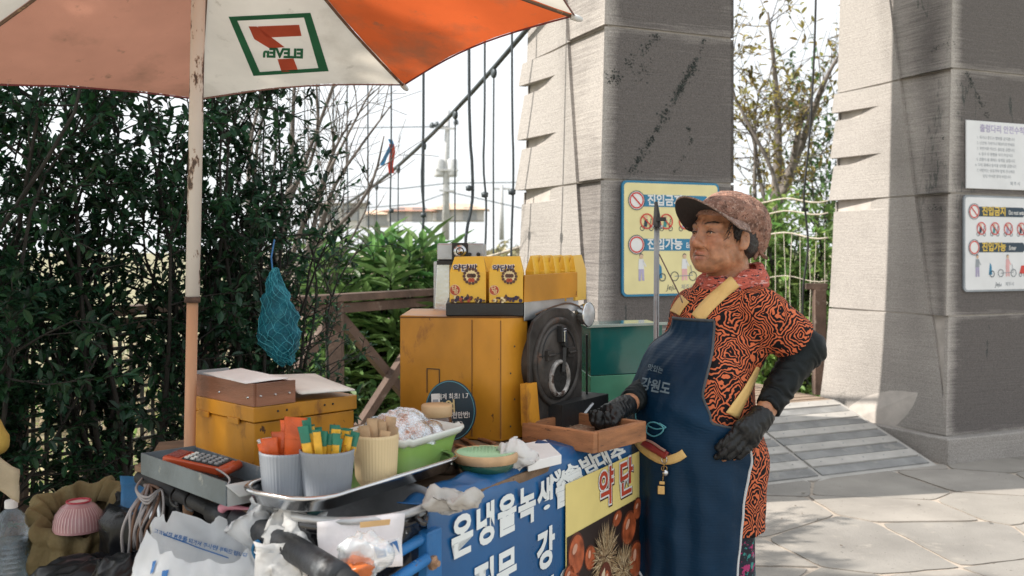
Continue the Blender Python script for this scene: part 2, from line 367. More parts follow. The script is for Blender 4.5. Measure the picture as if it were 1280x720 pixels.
# ================================================================ PILLARS
def granite(name, base, dark, light, grain, joint_z):
    """weathered granite: brushed horizontal grain, dark rain staining that thins out near the arris and the joints"""
    m = bpy.data.materials.new(name); m.use_nodes = True; n = m.node_tree; L = n.links; b = n.nodes['Principled BSDF']; b.inputs['Roughness'].default_value = .85
    t = n.nodes.new('ShaderNodeTexCoord'); mp1 = n.nodes.new('ShaderNodeMapping'); mp1.inputs['Scale'].default_value = (3, 3, 90)
    L.new(t.outputs['Object'], mp1.inputs[0]); gr = n.nodes.new('ShaderNodeTexNoise'); gr.inputs['Scale'].default_value = 1.2; gr.inputs['Detail'].default_value = 8; L.new(mp1.outputs[0], gr.inputs['Vector'])
    sp = n.nodes.new('ShaderNodeTexNoise'); sp.inputs['Scale'].default_value = 170; sp.inputs['Detail'].default_value = 3; L.new(t.outputs['Object'], sp.inputs['Vector'])
    bl = n.nodes.new('ShaderNodeTexNoise'); bl.inputs['Scale'].default_value = 2.2; bl.inputs['Detail'].default_value = 5; L.new(t.outputs['Object'], bl.inputs['Vector'])
    at = n.nodes.new('ShaderNodeAttribute'); at.attribute_name = 'stain'
    def math_(op, a, b_, c=None):
        q = n.nodes.new('ShaderNodeMath'); q.operation = op
        for i, x in enumerate((a, b_, c)):
            if x is None: continue
            if hasattr(x, 'links'): L.new(x, q.inputs[i])
            else: q.inputs[i].default_value = x
        return q.outputs[0]
    s = math_('ADD', math_('MULTIPLY', math_('SUBTRACT', gr.outputs['Fac'], .5), grain), math_('MULTIPLY', math_('SUBTRACT', bl.outputs['Fac'], .5), .7))
    s = math_('ADD', s, at.outputs['Fac'])
    rr = n.nodes.new('ShaderNodeMapRange'); rr.inputs['From Min'].default_value = .1; rr.inputs['From Max'].default_value = .75; L.new(s, rr.inputs['Value'])
    mx = n.nodes.new('ShaderNodeMix'); mx.data_type = 'RGBA'; mx.inputs['A'].default_value = (*light, 1); mx.inputs['B'].default_value = (*dark, 1); L.new(rr.outputs[0], mx.inputs['Factor'])
    m2 = n.nodes.new('ShaderNodeMix'); m2.data_type = 'RGBA'; m2.blend_type = 'OVERLAY'; m2.inputs['Factor'].default_value = .55
    L.new(mx.outputs['Result'], m2.inputs['A']); cc = n.nodes.new('ShaderNodeMapRange'); cc.inputs['From Min'].default_value = .3; cc.inputs['From Max'].default_value = .7; cc.inputs['To Min'].default_value = .2; cc.inputs['To Max'].default_value = .8
    L.new(sp.outputs['Fac'], cc.inputs['Value']); L.new(cc.outputs[0], m2.inputs['B'])
    # moss veins: thin dark lines along a distorted diagonal, only on stained stone
    wv = n.nodes.new('ShaderNodeTexNoise'); wv.inputs['Scale'].default_value = 1.1; wv.inputs['Detail'].default_value = 7; wv.inputs['Roughness'].default_value = .6
    mp2 = n.nodes.new('ShaderNodeMapping'); mp2.inputs['Rotation'].default_value = (0, -.62, .4); mp2.inputs['Scale'].default_value = (2.6, 2.6, .6); L.new(t.outputs['Object'], mp2.inputs[0]); L.new(mp2.outputs[0], wv.inputs['Vector'])
    vein = math_('LESS_THAN', math_('ABSOLUTE', math_('SUBTRACT', wv.outputs['Fac'], .60), None), .006)
    br_ = math_('GREATER_THAN', sp.outputs['Fac'], .44); vein = math_('MULTIPLY', math_('MULTIPLY', vein, br_), rr.outputs[0])
    m3 = n.nodes.new('ShaderNodeMix'); m3.data_type = 'RGBA'; L.new(vein, m3.inputs['Factor']); L.new(m2.outputs['Result'], m3.inputs['A']); m3.inputs['B'].default_value = (.045, .055, .05, 1)
    L.new(m3.outputs['Result'], b.inputs['Base Color'])
    bp = n.nodes.new('ShaderNodeBump'); bp.inputs['Strength'].default_value = .5; bp.inputs['Distance'].default_value = .006
    hh = math_('ADD', math_('MULTIPLY', gr.outputs['Fac'], 1.), math_('MULTIPLY', sp.outputs['Fac'], .6)); L.new(hh, bp.inputs['Height']); L.new(bp.outputs[0], b.inputs['Normal'])
    return m
m_gran = granite('granite_front', None, (.125, .112, .106), (.40, .37, .34), .75, None)
m_gside = granite('granite_side', None, (.19, .175, .16), (.37, .345, .32), .3, None)
m_joint = mat('joint_mortar', (.50, .46, .42), .9)
JZ = [.17, .943, 1.74, 2.55, 3.36, 4.17, 4.98, 5.8, 6.6]
def facegrid(A, B, nrm, z0, z1, fs, fz, off, stain, nx=16, nz=12, lean=None, thick=.05):
    """panel between plan points given as functions of z, with its back 5 cm inside"""
    rows = []; st = []
    zz = fz if fz else [z0 + (z1 - z0) * j / nz for j in range(nz + 1)]
    for z in zz:
        r = []
        for i in range(nx + 1):
            u = i / nx; p = A(z).lerp(B(z), u); z_ = z
            r.append(V(p.x, p.y, z_) + nrm * off(u, z)); st.append(stain(u, z))
        rows.append(r)
    mb = MB(); mb.grid(rows); n = nx + 1; m = len(rows)
    # back and rim
    back = [[p - nrm * thick for p in r] for r in rows]; k = len(mb.v); mb.add([p for r in back for p in r], []); st += [st[i] for i in range(n * m)]
    per = [(0, i) for i in range(n)] + [(j, n - 1) for j in range(1, m)] + [(m - 1, i) for i in range(n - 2, -1, -1)] + [(j, 0) for j in range(m - 2, 0, -1)]
    for a, b in zip(per, per[1:] + per[:1]):
        ia, ib = a[0] * n + a[1], b[0] * n + b[1]; mb.f.append((ib, ia, ia + k, ib + k))
    return mb, st
def panel(name, mb, st, m, par):
    o = mesh_obj(name, mb, m, par); at = o.data.attributes.new('stain', 'FLOAT', 'POINT'); at.data.foreach_set('value', st); return o
def pillar(C, Wf, Wd, label, loc_label):
    t = thing('bridge_pillar', label, 'pillar', C)
    top = 6.6; NF = V(DF.y, -DF.x, 0); NS = -DF
    lean = lambda z: DF * (.022 * (z - .17))              # left arris leans to the right going up
    ch = lambda z: max(0., (z - .25)) * .085              # width of the chamfer grows with height
    CA = lambda z: C + lean(z)                            # where front plane and side plane would meet
    F0 = lambda z: CA(z) + DF * ch(z) * .06
    F1 = lambda z: C + DF * Wf
    S1 = lambda z: CA(z) + DB * ch(z) * 2.3
    S0 = lambda z: C + DB * Wd + DF * (.03 * (z - .17)) - DF * (.12 * math.exp(-(z - .17) * 1.6))
    g = .006
    def stain_front(u, z):
        e = min(u * Wf / .10, 1); j = min(abs(z - q) for q in JZ) / .05
        return .15 + .75 * min(e, 1) * (.55 + .45 * min(j, 1)) - .1 * math.exp(-((1 - u) / .1) ** 2)
    def stain_ch(u, z): return (.52 if z < 1.74 and C.x < 2 else .28) + .10 * math.sin(z * 5) + (.38 * math.exp(-((u - .6) / .3) ** 2) if C.x > 2 else 0) - .3 * u ** 6
    def stain_side(u, z): return .12 + .18 * math.exp(-((u - .85) / .12) ** 2) + .1 * (z < .9)
    core = MB(); n_ = 14; rings = []
    for k in range(n_):
        z = .0 + top * k / (n_ - 1); q = [F0(z), F1(z), F1(z) + DB * Wd, S0(z), S1(z)]; c = sum(q, V(0, 0, 0)) / 5
        rings.append([V(*(p + (c - p).normalized() * .016).xy, z) for p in q])
    core.grid(rings, closed=True); core.f.append(tuple((n_ - 1) * 5 + i for i in range(5))); part('core', core, m_joint, t)
    for a, b in zip(JZ, JZ[1:]):
        z0, z1 = a + g, b - g
        mb, st = facegrid(F0, F1, NF, z0, z1, None, None, lambda u, z: 0, stain_front, 30, 16, thick=.03); panel('stone_panel', mb, st, m_gran, t)
        if a > .2:
            nc = (S1(z0) - F0(z0)); nc = V(nc.y, -nc.x, 0).normalized() * (1 if V(nc.y, -nc.x, 0).dot(NF) > 0 else -1)
            mb, st = facegrid(S1, F0, nc, z0, z1, None, None, lambda u, z: 0, stain_ch, 8, 14, thick=.02); panel('stone_panel', mb, st, m_gran, t)
        # side face, with the three stepped blocks between the second and the third joint
        step = (abs(a - 1.74) < .01) or (abs(a - .943) < .01 and False)
        if abs(a - 1.74) < .01: cuts = [1.74 + g, 2.06, 2.40, 2.55 - g]
        elif abs(a - .943) < .01: cuts = [z0, 1.65, z1]
        else: cuts = [z0, z1]
        for c0, c1 in zip(cuts, cuts[1:]):
            last = (c1 > 2.5 or abs(a - 1.74) > .01)
            base = .0
            def off(u, z, c0=c0, c1=c1, a=a):
                w_ = max(0, 1 - u / .62) ** 1.0
                if abs(a - 1.74) < .01 and c0 > 1.7:
                    # block swells downward to a sharp lip, its top set back in a recess
                    f = (z - c0) / .34
                    lip = .05 * max(0, 1 - f * 1.0); rec = -.045 if (z > c1 - .055 and c1 < 2.5) else 0
                    return w_ * (lip + rec + .015)
                if abs(a - .943) < .01 and z > 1.66: return -w_ * .035
                return w_ * .012
            zz = [c0 + (c1 - c0) * k / 10 for k in range(11)]
            if c1 < 2.5 and abs(a - 1.74) < .01: zz = sorted(zz + [c1 - .056, c1 - .0545])
            mb, st = facegrid(S0, S1, NS, c0, c1, None, zz, off, stain_side, 14, thick=.05); panel('stone_panel', mb, st, m_gside, t)
        # hidden right and back faces
        mb, st = facegrid(F1, lambda z: F1(z) + DB * Wd, DF, z0, z1, None, None, lambda u, z: 0, lambda u, z: .4, 4, 4, thick=.02); panel('stone_panel', mb, st, m_gran, t)
        mb, st = facegrid(lambda z: F1(z) + DB * Wd, S0, -NF, z0, z1, None, None, lambda u, z: 0, lambda u, z: .4, 4, 4, thick=.02); panel('stone_panel', mb, st, m_gran, t)
    pl = MB(); o_ = .07
    q = [C - DF * .06 + NF * o_, C + DF * (Wf + o_) + NF * o_, C + DF * (Wf + o_) + DB * (Wd + .1), C - DF * .17 + DB * (Wd + .1)]
    q1 = [p + Z * .0 for p in q]; pl.prism([V(p.x, p.y, -.01) for p in q1], V(0, 0, .178))
    o = part('plinth', pl, m_gside, t, bevel=.012); at = o.data.attributes.new('stain', 'FLOAT', 'POINT'); at.data.foreach_set('value', [.3] * len(o.data.vertices))
    return t, NF
CL, CR = V(.445, 5.2, 0), V(2.80, 6.42, 0)
pl_, NF = pillar(CL, .87, 1.12, 'tall granite bridge pillar behind the roaster, with a yellow notice on its dark face', '')
pr_, _ = pillar(CR, 1.3, 1.12, 'tall granite bridge pillar at the right edge, with two white notices on it', '')
# dark moss growing along cracks in the dark faces
m_moss = mat('moss_black', (.035, .042, .038), .95, var=.4, scale=40, bump=.6)
bpy.context.view_layer.update()
def moss(par, paths, seed_):
    pv = bvh_of(*[c for c in par.children if c.name.startswith('stone_panel')]); rm = random.Random(seed_); mb = MB()
    for pts, wd_, dens in paths:
        pts = smooth_path([(x, y, 0) for x, y in pts], 60); L_ = sum((a - b).length for a, b in zip(pts, pts[1:]))
        for k in range(int(L_ * dens)):
            p = pts[rm.randrange(59)]; ww = wd_ * (.3 + abs(noise.noise(p * .05))) ; x, y = p.x + rm.gauss(0, ww * .8 + 1.), p.y + rm.gauss(0, ww * .8 + .8); h, n_ = cast(pv, x, y)
            if not h or noise.noise(V(p.x * .11, p.y * .11, seed_)) < -.08: continue
            ex = V(-n_.y, n_.x, 0).normalized(); s1 = rm.uniform(.002, .0065); s2 = s1 * rm.uniform(.4, 1.1); nn = rm.choice((5, 6)); q = [h + n_ * .0012 + ex * s1 * math.cos(j * 6.283 / nn) * rm.uniform(.6, 1.3) + Z * s2 * math.sin(j * 6.283 / nn) * rm.uniform(.6, 1.3) for j in range(nn)]
            mb.add(q, [tuple(range(nn))])
    stuff(part('moss', mb, m_moss, par))
moss(pl_, [([(867, 83), (850, 112), (828, 150), (806, 188), (786, 219)], 4.5, 5), ([(880, 50), (872, 70), (866, 84)], 1.2, 2), ([(822, 46), (800, 66), (780, 86), (764, 100)], 6, 2.2), ([(812, 68), (808, 84), (796, 98)], 8, 2.6), ([(770, 96), (768, 112), (762, 124)], 6, 2), ([(860, 160), (864, 176), (842, 218)], 1., 1.2)], 3)
moss(pr_, [([(1207, 87), (1214, 104), (1226, 128), (1236, 148)], 2.2, 3), ([(1162, 68), (1175, 56), (1192, 54)], 1.6, 2), ([(1180, 170), (1178, 182)], 1.5, 2), ([(1150, 262), (1168, 260), (1180, 263)], 1.4, 2)], 5)
# ---- notices on the pillars
m_cream = mat('sign_cream', (.78, .70, .36), .35, var=.04, bump=0); m_blue = mat('sign_blue', (.02, .20, .36), .35, var=.05, bump=0)
m_wht = mat('sign_white', (.74, .75, .76), .35, var=.03, bump=0); m_navy = mat('sign_navy', (.015, .04, .07), .4, var=.05, bump=0)
m_red = mat('sign_red', (.62, .05, .04), .4, bump=0, var=.05); m_gold = mat('sign_gold', (.75, .52, .08), .4, bump=0, var=.04); m_grey = mat('sign_grey', (.30, .33, .36), .4, bump=0)
m_lav = mat('sign_lavender', (.42, .38, .55), .5, bump=0); m_pinkp = mat('sign_pink', (.75, .42, .42), .5, bump=0); m_skinp = mat('sign_skin', (.70, .48, .33), .5, bump=0); m_green = mat('sign_teal', (.05, .28, .27), .5, bump=0)
def notice(o, wd, ht, bgm, edge, barm, txtm, label):
    t = thing('notice_board', label, 'notice', o)
    b = MB(); c = o + DF * wd / 2 + Z * ht / 2
    fl = Flat(o + NF * .012, DF, Z, t)
    r_ = .03; pts = []
    for cx, cy, a0 in ((wd - r_, r_, -90), (wd - r_, ht - r_, 0), (r_, ht - r_, 90), (r_, r_, 180)):
        for k in range(5): a = rad(a0 + k * 22.5); pts.append((cx + r_ * math.cos(a), cy + r_ * math.sin(a)))
    b.prism([o + DF * x + Z * y for x, y in pts], NF * .012)
    part('board', b, edge, t)
    fl.rect(.012, .012, wd - .012, ht - .012, bgm, 0, r=.022, name='face')
    s = wd / .635
    for k, (yc, no) in enumerate(((ht - .105, True), (ht - .34, False))):
        fl.poly([(.10 * s, yc - .032), (wd - .09, yc - .032), (wd - .05, yc), (wd - .09, yc + .032), (.10 * s, yc + .032)], barm, 1, 'title_bar')
        fl.disc(.09 * s, yc, .048, WHITE, 2); fl.ring(.09 * s, yc, .052, .004, m_navy, 3); fl.ring(.09 * s, yc, .044, .008, m_red, 3)
        if no: fl.line(.09 * s - .028, yc + .028, .09 * s + .028, yc - .028, .008, m_red, 4)
        fl.text('진입금지' if no else '진입가능', .272 * s, yc, .064, txtm, 2, .03, sx=.95)
        fl.text('Do not enter' if no else 'Enter', (.492 if no else .445) * s, yc - .004, .040, WHITE, 2, .015, sx=.78)
    yc = ht - .215
    for k in range(4):
        cx = (.155 + k * .125) * s; col = (m_navy, m_green, m_lav, m_navy)[k]
        fl.ring(cx - .028, yc - .038, .014, .004, m_navy, 1, 14); fl.ring(cx + .028, yc - .038, .014, .004, m_navy, 1, 14)
        fl.line(cx - .028, yc - .036, cx + .03, yc - .036, .005, m_grey, 1); fl.line(cx + .02, yc - .03, cx + .028, yc + .015, .004, m_navy, 1)
        fl.poly([(cx - .02, yc - .03), (cx + .0, yc - .03), (cx + .006, yc + .01), (cx - .012, yc + .012)], col, 2); fl.disc(cx - .004, yc + .022, .009, m_skinp, 2, n=12)
        fl.ring(cx, yc, .042, .007, m_red, 3); fl.line(cx - .028, yc + .028, cx + .028, yc - .028, .007, m_red, 4)
    yc = ht - .47
    def person(cx, h, top, leg):
        fl.disc(cx, yc + h * .45, h * .075, m_skinp, 2, n=12); fl.disc(cx, yc + h * .48, h * .08, m_navy, 1, n=12); fl.poly([(cx - h * .12, yc + h * .0), (cx + h * .12, yc + h * .0), (cx + h * .10, yc + h * .36), (cx - h * .10, yc + h * .36)], top, 1); fl.poly([(cx + h * .08, yc + h * .34), (cx + h * .22, yc + h * .1), (cx + h * .18, yc + h * .08), (cx + h * .06, yc + h * .25)], top, 1)
        fl.poly([(cx - h * .11, yc - h * .42), (cx - h * .02, yc - h * .42), (cx + h * .02, yc + h * .0), (cx - h * .11, yc + h * .0)], leg, 1); fl.poly([(cx + h * .03, yc - h * .40), (cx + h * .13, yc - h * .42), (cx + h * .11, yc + h * .0), (cx + h * .02, yc + h * .0)], leg, 1)
    person(.12 * s, .15, m_wht if bgm is m_cream else m_grey, m_lav); person(.40 * s, .15, m_wht if bgm is m_cream else m_pinkp, m_pinkp)
    fl.ring(.255 * s, yc - .045, .022, .005, m_navy, 2); fl.poly([(.225 * s, yc - .05), (.255 * s, yc - .05), (.25 * s, yc + .01), (.235 * s, yc + .03)], m_blue, 1)
    for cx in (.335 * s, .455 * s): fl.ring(cx, yc - .04, .026, .004, m_navy, 2)
    fl.line(.335 * s, yc - .04, .455 * s, yc - .035, .004, m_grey, 2); fl.line(.45 * s, yc - .03, .44 * s, yc + .02, .004, m_grey, 2)
    for cx in (.52 * s, .565 * s): fl.ring(cx, yc - .052, .014, .004, m_navy, 2)
    fl.poly([(.51 * s, yc - .045), (.575 * s, yc - .045), (.57 * s, yc + .01), (.53 * s, yc + .01)], m_red if bgm is m_wht else m_blue, 1)
    fl.text('Jeju', .315 * s, .045, .04, m_navy, 1, .0, slant=.2); fl.text('제주시', .42 * s, .045, .03, m_grey, 1, .0)
    fl.done(); return t
o1 = V(CL.x, CL.y, 0) + DF * .14 + NF * .004
notice(V(o1.x, o1.y, 1.124), .62, .615, m_cream, m_blue, m_blue, WHITE, 'yellow no entry notice with blue edge on the dark pillar behind the woman')
o2 = V(CR.x, CR.y, 0) + DF * .14 + NF * .004
notice(V(o2.x, o2.y, 1.10), .635, .63, m_wht, m_grey, m_navy, m_gold, 'white no entry notice with dark title bars, lower notice on the right pillar')
o3 = V(CR.x, CR.y, 0) + DF * .165 + NF * .004; o3 = V(o3.x, o3.y, 1.775); t = thing('notice_sheet', 'white sheet of printed rules, upper notice on the right pillar', 'notice', o3)
part('board', MB().prism([o3, o3 + DF * .62, o3 + DF * .62 + Z * .445, o3 + Z * .445], NF * .01), m_wht, t, bevel=.002)
fl = Flat(o3 + NF * .01, DF, Z, t); fl.text('출렁다리 안전수칙', .33, .395, .055, m_lav, 0, .02)
lines = ['1. 뛰거나 흔드는 행위를 금지합니다', '2. 난간에 기대거나 매달리지 마세요', '3. 자전거와 킥보드 출입을 금합니다', '4. 음주 후 통행을 하지 마십시오', '5. 강풍이 불 때에는 통행을 금합니다', '6. 다리 위에서 음식물 섭취를 금합니다', '7. 어린이는 보호자와 함께 건너세요', '   담당 부서로 문의 바랍니다']
for k, s_ in enumerate(lines): fl.text(s_, .27, .335 - k * .036, .024, m_grey, 0, .0)
fl.text('제 주 시', .45, .04, .028, m_grey, 0, .01); fl.done()
# ================================================================ RAILING AND LATTICE
m_rail = mat('rail_wood', (.13, .085, .065), .75, var=.25, scale=6, bump=.4, stretch=(1, 1, 1), spots=((.22, .17, .14), .6, 14, .06))
m_latt = mat('lattice_dark', (.035, .04, .035), .7, var=.2)
def R(s, z=0): p = RA + RD * s; return V(p.x, p.y, z)
rail = thing('railing', 'dark brown wooden railing with crossed braces running behind the cart to the pillar', 'railing', R(0))
part('top_rail', MB().bar(R(-1.2, 1.085), R(3.25, 1.085), .11, .045), m_rail, rail, bevel=.004)
part('mid_rail', MB().bar(R(-1.2, 1.02) , R(3.25, 1.02), .05, .06), m_rail, rail, bevel=.003)
part('bottom_rail', MB().bar(R(-1.2, .12), R(3.25, .12), .06, .08), m_rail, rail, bevel=.003)
for s in (-1.1, .05, 1.15, 2.12, 3.2): part('post', MB().bar(R(s, -.02), R(s, 1.06), .095), m_rail, rail, bevel=.004)
for a, b in ((1.15, 2.12), (2.12, 3.2)):
    part('brace', MB().bar(R(a + .05, .98) + RN * .02, R(b - .05, .16) + RN * .02, .045, .06), m_rail, rail)
    part('brace', MB().bar(R(a + .05, .16) - RN * .028, R(b - .05, .98) - RN * .028, .045, .06), m_rail, rail)
lat = thing('lattice_panel', 'dark garden lattice under the railing, seen through the hedge on the left', 'lattice', R(-1.1))
for k in range(34):
    s = -1.03 + k * .064
    part('upright_slat', MB().bar(R(s, .17) + RN * .06, R(s, .99) + RN * .06, .017, .008), m_latt, lat)
for k in range(13): part('cross_slat', MB().bar(R(-1.04, .2 + k * .064) + RN * .048, R(1.1, .2 + k * .064) + RN * .048, .008, .017), m_latt, lat)
# ================================================================ PLANTS
def leafmat(name, col, var=.35, rough=.38, trans=.25):
    if name in MATS: return MATS[name]
    m = mat(name, col, rough, var=var, scale=5, bump=.1, trans=trans, spec=.4); n = m.node_tree; b = n.nodes['Principled BSDF']; lk = b.inputs['Base Color'].links[0]; src = lk.from_socket
    ge = n.nodes.new('ShaderNodeNewGeometry'); hs = n.nodes.new('ShaderNodeHueSaturation'); a = n.nodes.new('ShaderNodeMapRange'); a.inputs['To Min'].default_value = .45; a.inputs['To Max'].default_value = 1.7
    mu = n.nodes.new('ShaderNodeMath'); mu.operation = 'MULTIPLY'; mu.inputs[1].default_value = 7.3; fr = n.nodes.new('ShaderNodeMath'); fr.operation = 'FRACT'; hh = n.nodes.new('ShaderNodeMapRange'); hh.inputs['To Min'].default_value = .455; hh.inputs['To Max'].default_value = .52
    n.links.new(ge.outputs['Random Per Island'], a.inputs['Value']); n.links.new(a.outputs[0], hs.inputs['Value']); n.links.new(ge.outputs['Random Per Island'], mu.inputs[0]); n.links.new(mu.outputs[0], fr.inputs[0]); n.links.new(fr.outputs[0], hh.inputs['Value']); n.links.new(hh.outputs[0], hs.inputs['Hue'])
    n.links.new(src, hs.inputs['Color'])
    for l in list(src.links):
        if l.to_node != hs: n.links.new(hs.outputs[0], l.to_socket)
    return m
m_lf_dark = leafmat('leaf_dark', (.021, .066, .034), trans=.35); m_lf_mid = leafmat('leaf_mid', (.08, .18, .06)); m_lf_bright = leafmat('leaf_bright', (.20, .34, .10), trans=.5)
m_lf_lance = leafmat('leaf_lance', (.12, .26, .085), trans=.35); m_lf_yel = leafmat('leaf_yellow', (.28, .25, .07), trans=.4); m_lf_dry = leafmat('dry_scrub', (.46, .40, .27), trans=.4)
m_bark = mat('bark_dark', (.028, .026, .022), .9, var=.3, scale=20, bump=.5); m_barkl = mat('bark_pale', (.17, .15, .135), .9, var=.35, scale=12, bump=.5)
LEAF = {'oval': [(0, 0), (.3, .2), (.7, .2), (1, 0), (.7, -.2), (.3, -.2)], 'lance': [(0, 0), (.25, .085), (.6, .09), (1, 0), (.6, -.09), (.25, -.085)]}
def leaf_shape(mb, p, d, up, L, kind='oval', droop=.15):
    side = d.cross(up); side = side.normalized() if side.length > 1e-4 else d.orthogonal().normalized(); n = side.cross(d).normalized()
    pts = [p + d * (x * L) + side * (y * L) + n * (abs(y) * L * .35 - x * x * L * droop) for x, y in LEAF[kind]]
    k = len(mb.v); mb.v += [tuple(q) for q in pts]; mb.f += [(k, k + 1, k + 2, k + 3), (k, k + 3, k + 4, k + 5)]
def rvec(r): return Vector((r.gauss(0, 1), r.gauss(0, 1), r.gauss(0, 1))).normalized()
def woody(name, label, cat, base, targets, r0, leafm, nleaf, L, kind, seed, twigs=10, twl=.35, bark=None, group=None, twr=.004, fork=0., leafname='foliage', up=.25, spread=.55, extra=None):
    """a trunk fork at the base, one bent limb per target, twigs off the limbs, leaves along the twigs"""
    r = random.Random(seed); base = Vector(base); t = thing(name, label, cat, base, group); bark = bark or m_bark
    fk = base + Z * fork + V(r.uniform(-.03, .03), r.uniform(-.03, .03), 0); tb = MB(); bb = MB(); tw = MB(); lf = MB(); tips = []
    if fork > .02: tb.tube(smooth_path([base - Z * .05, base.lerp(fk, .5) + V(r.uniform(-.03, .03), 0, 0), fk], 6), [r0 * (1.15 - .03 * i) for i in range(6)], 9)
    for tg in targets:
        tg = Vector(tg); d = tg - fk; ln = d.length
        m1 = fk + d * .35 + rvec(r) * ln * .09; m2 = fk + d * .7 + rvec(r) * ln * .09 + Z * ln * .04
        pts = smooth_path([fk, m1, m2, tg], 12); rr = [r0 * (.75 - .62 * i / 11) for i in range(12)]; bb.tube(pts, rr, 6)
        for k in range(twigs):
            i = r.uniform(2.5, 11); q = pts[int(i)].lerp(pts[min(int(i) + 1, 11)], i % 1); ax = (pts[min(int(i) + 1, 11)] - pts[int(i) - 1]).normalized()
            td = (ax * .6 + rvec(r) * spread * 1.4 + Z * up).normalized(); tl = twl * r.uniform(.5, 1.25); mid = q + td * tl * .5 + rvec(r) * tl * .12; e = q + td * tl + rvec(r) * tl * .1
            tp = smooth_path([q, mid, e], 5); tw.tube(tp, [twr * (1.3 - .25 * j) for j in range(5)], 3, caps=False); tips.append((tp, td))
            for _ in range(2):
                q2 = tp[r.randrange(1, 4)]; d2 = (td + rvec(r) * .9).normalized(); l2 = tl * .5; tp2 = [q2, q2 + d2 * l2 * .5 + rvec(r) * l2 * .1, q2 + d2 * l2]
                tw.tube(tp2, twr * .55, 3, caps=False); tips.append((tp2, d2))
    if extra: extra(lf, tips, r)
    per = max(1, nleaf // max(1, len(tips))) if nleaf else 0
    for tp, td in tips:
        for j in range(per):
            u = r.uniform(.25, 1.05); i = min(int(u * (len(tp) - 1)), len(tp) - 2); f = u * (len(tp) - 1) - i; q = tp[i].lerp(tp[i + 1], min(f, 1.1))
            d = (td * .7 + rvec(r)).normalized(); leaf_shape(lf, q, d, (Z + rvec(r) * .5).normalized(), L * r.uniform(.6, 1.25), kind, r.uniform(0, .3))
    if tb.v: part('trunk', tb, bark, t, smooth=True)
    if bb.v: stuff(part('branches', bb, bark, t, smooth=True))
    if tw.v: stuff(part('twigs', tw, bark, t, smooth=True))
    if lf.v: stuff(part(leafname, lf, leafm, t))
    return t, tips
def spray(base, rx, ry, z0, z1, n, r, lean=(0, 0)):
    out = []
    for k in range(n):
        a = r.uniform(0, 6.28); q = math.sqrt(r.random()); z = r.uniform(z0, z1); out.append(V(base[0] + math.cos(a) * rx * q + lean[0], base[1] + math.sin(a) * ry * q + lean[1], z))
    return out
rr_ = random.Random(3)
# the dark hedge behind the cart: six shrubs side by side
hedge = [(-2.55, 3.75, .8, .35, .5, 2.75, 16, 8200), (-1.95, 3.6, .55, .4, .9, 2.6, 16, 7600), (-1.55, 4.0, .5, .4, 1.1, 2.4, 16, 7200), (-1.22, 4.25, .42, .4, 1.0, 2.3, 14, 6200), (-2.9, 4.4, .6, .4, .7, 2.7, 10, 3600), (-1.15, 4.3, .3, .25, .1, .75, 8, 1500), (-2.2, 3.4, .5, .3, .1, .75, 10, 3600)]
hl = ['dark leafy shrub at the left edge of the hedge, highest under the umbrella', 'dark leafy shrub just left of the umbrella pole', 'dark shrub of the hedge standing behind the umbrella pole', 'dark shrub at the right end of the tall hedge, thinning into bare twigs', 'dark shrub at the far left of the hedge, behind the others', 'low dark shrub behind the yellow box', 'low dark undergrowth shrub behind the sack']
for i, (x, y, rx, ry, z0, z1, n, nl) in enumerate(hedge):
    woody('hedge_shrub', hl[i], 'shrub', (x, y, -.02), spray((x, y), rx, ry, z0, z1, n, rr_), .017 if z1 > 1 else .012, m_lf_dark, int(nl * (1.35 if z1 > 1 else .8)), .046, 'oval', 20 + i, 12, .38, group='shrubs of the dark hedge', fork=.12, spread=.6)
woody('added_shade_tree', 'tall dark leaved tree added out of view left of the cart to shade the umbrella', 'tree', (-4.7, 2.0, -.02), spray((-4.6, 2.1), .7, 1.0, 4.4, 5.6, 22, rr_), .09, m_lf_dark, 14000, .12, 'oval', 77, 16, .5, fork=2.6, spread=.8)  # unseen tree, added for the shade it throws on the left canopy panel
# the airy twiggy shrub between hedge and railing, small leaves
woody('twiggy_shrub', 'airy shrub with thin dark twigs and small leaves, around the blue net bag', 'shrub', (-1.12, 4.6, -.02), [P(x, y, 4.5 + rr_.uniform(-.3, .3)) for x, y in ((300, 190), (330, 150), (345, 230), (380, 260), (410, 300), (430, 250), (455, 300), (360, 330), (330, 400), (370, 420), (300, 330), (280, 250), (290, 140))], .016, m_lf_dark, 2600, .034, 'oval', 41, 13, .26, twr=.003, fork=.2)
woody('low_shrub', 'low green shrub just beyond the railing, behind the roaster', 'shrub', (-.75, 7.4, -.3), [P(x, y, 7.2 + rr_.uniform(-.3, .5)) for x, y in ((420, 400), (450, 430), (480, 450), (500, 470), (470, 500), (430, 480), (400, 450), (520, 420), (390, 500), (350, 480))], .015, m_lf_mid, 3500, .07, 'oval', 42, 13, .4, fork=.1)
# bare tree behind them
woody('bare_tree', 'bare grey tree with rising branches in front of the white sky, left of the cables', 'tree', (-1.62, 6.6, -.1), [P(x, y, 6.4 + rr_.uniform(-.5, .5)) for x, y in ((360, 60), (395, 90), (430, 70), (465, 110), (490, 130), (440, 150), (340, 100), (480, 170), (380, 30))], .034, None, 0, .05, 'oval', 43, 11, .5, bark=m_barkl, twr=.004, fork=.9, up=.5)
woody('bare_tree', 'second bare grey tree, thinner, its twigs low over the railing', 'tree', (-1.3, 7.2, -.2), [P(x, y, 7.1 + rr_.uniform(-.5, .5)) for x, y in ((400, 200), (430, 230), (450, 190), (380, 180), (350, 150))], .020, None, 0, .05, 'oval', 44, 10, .45, bark=m_barkl, twr=.0035, fork=.7, up=.3)
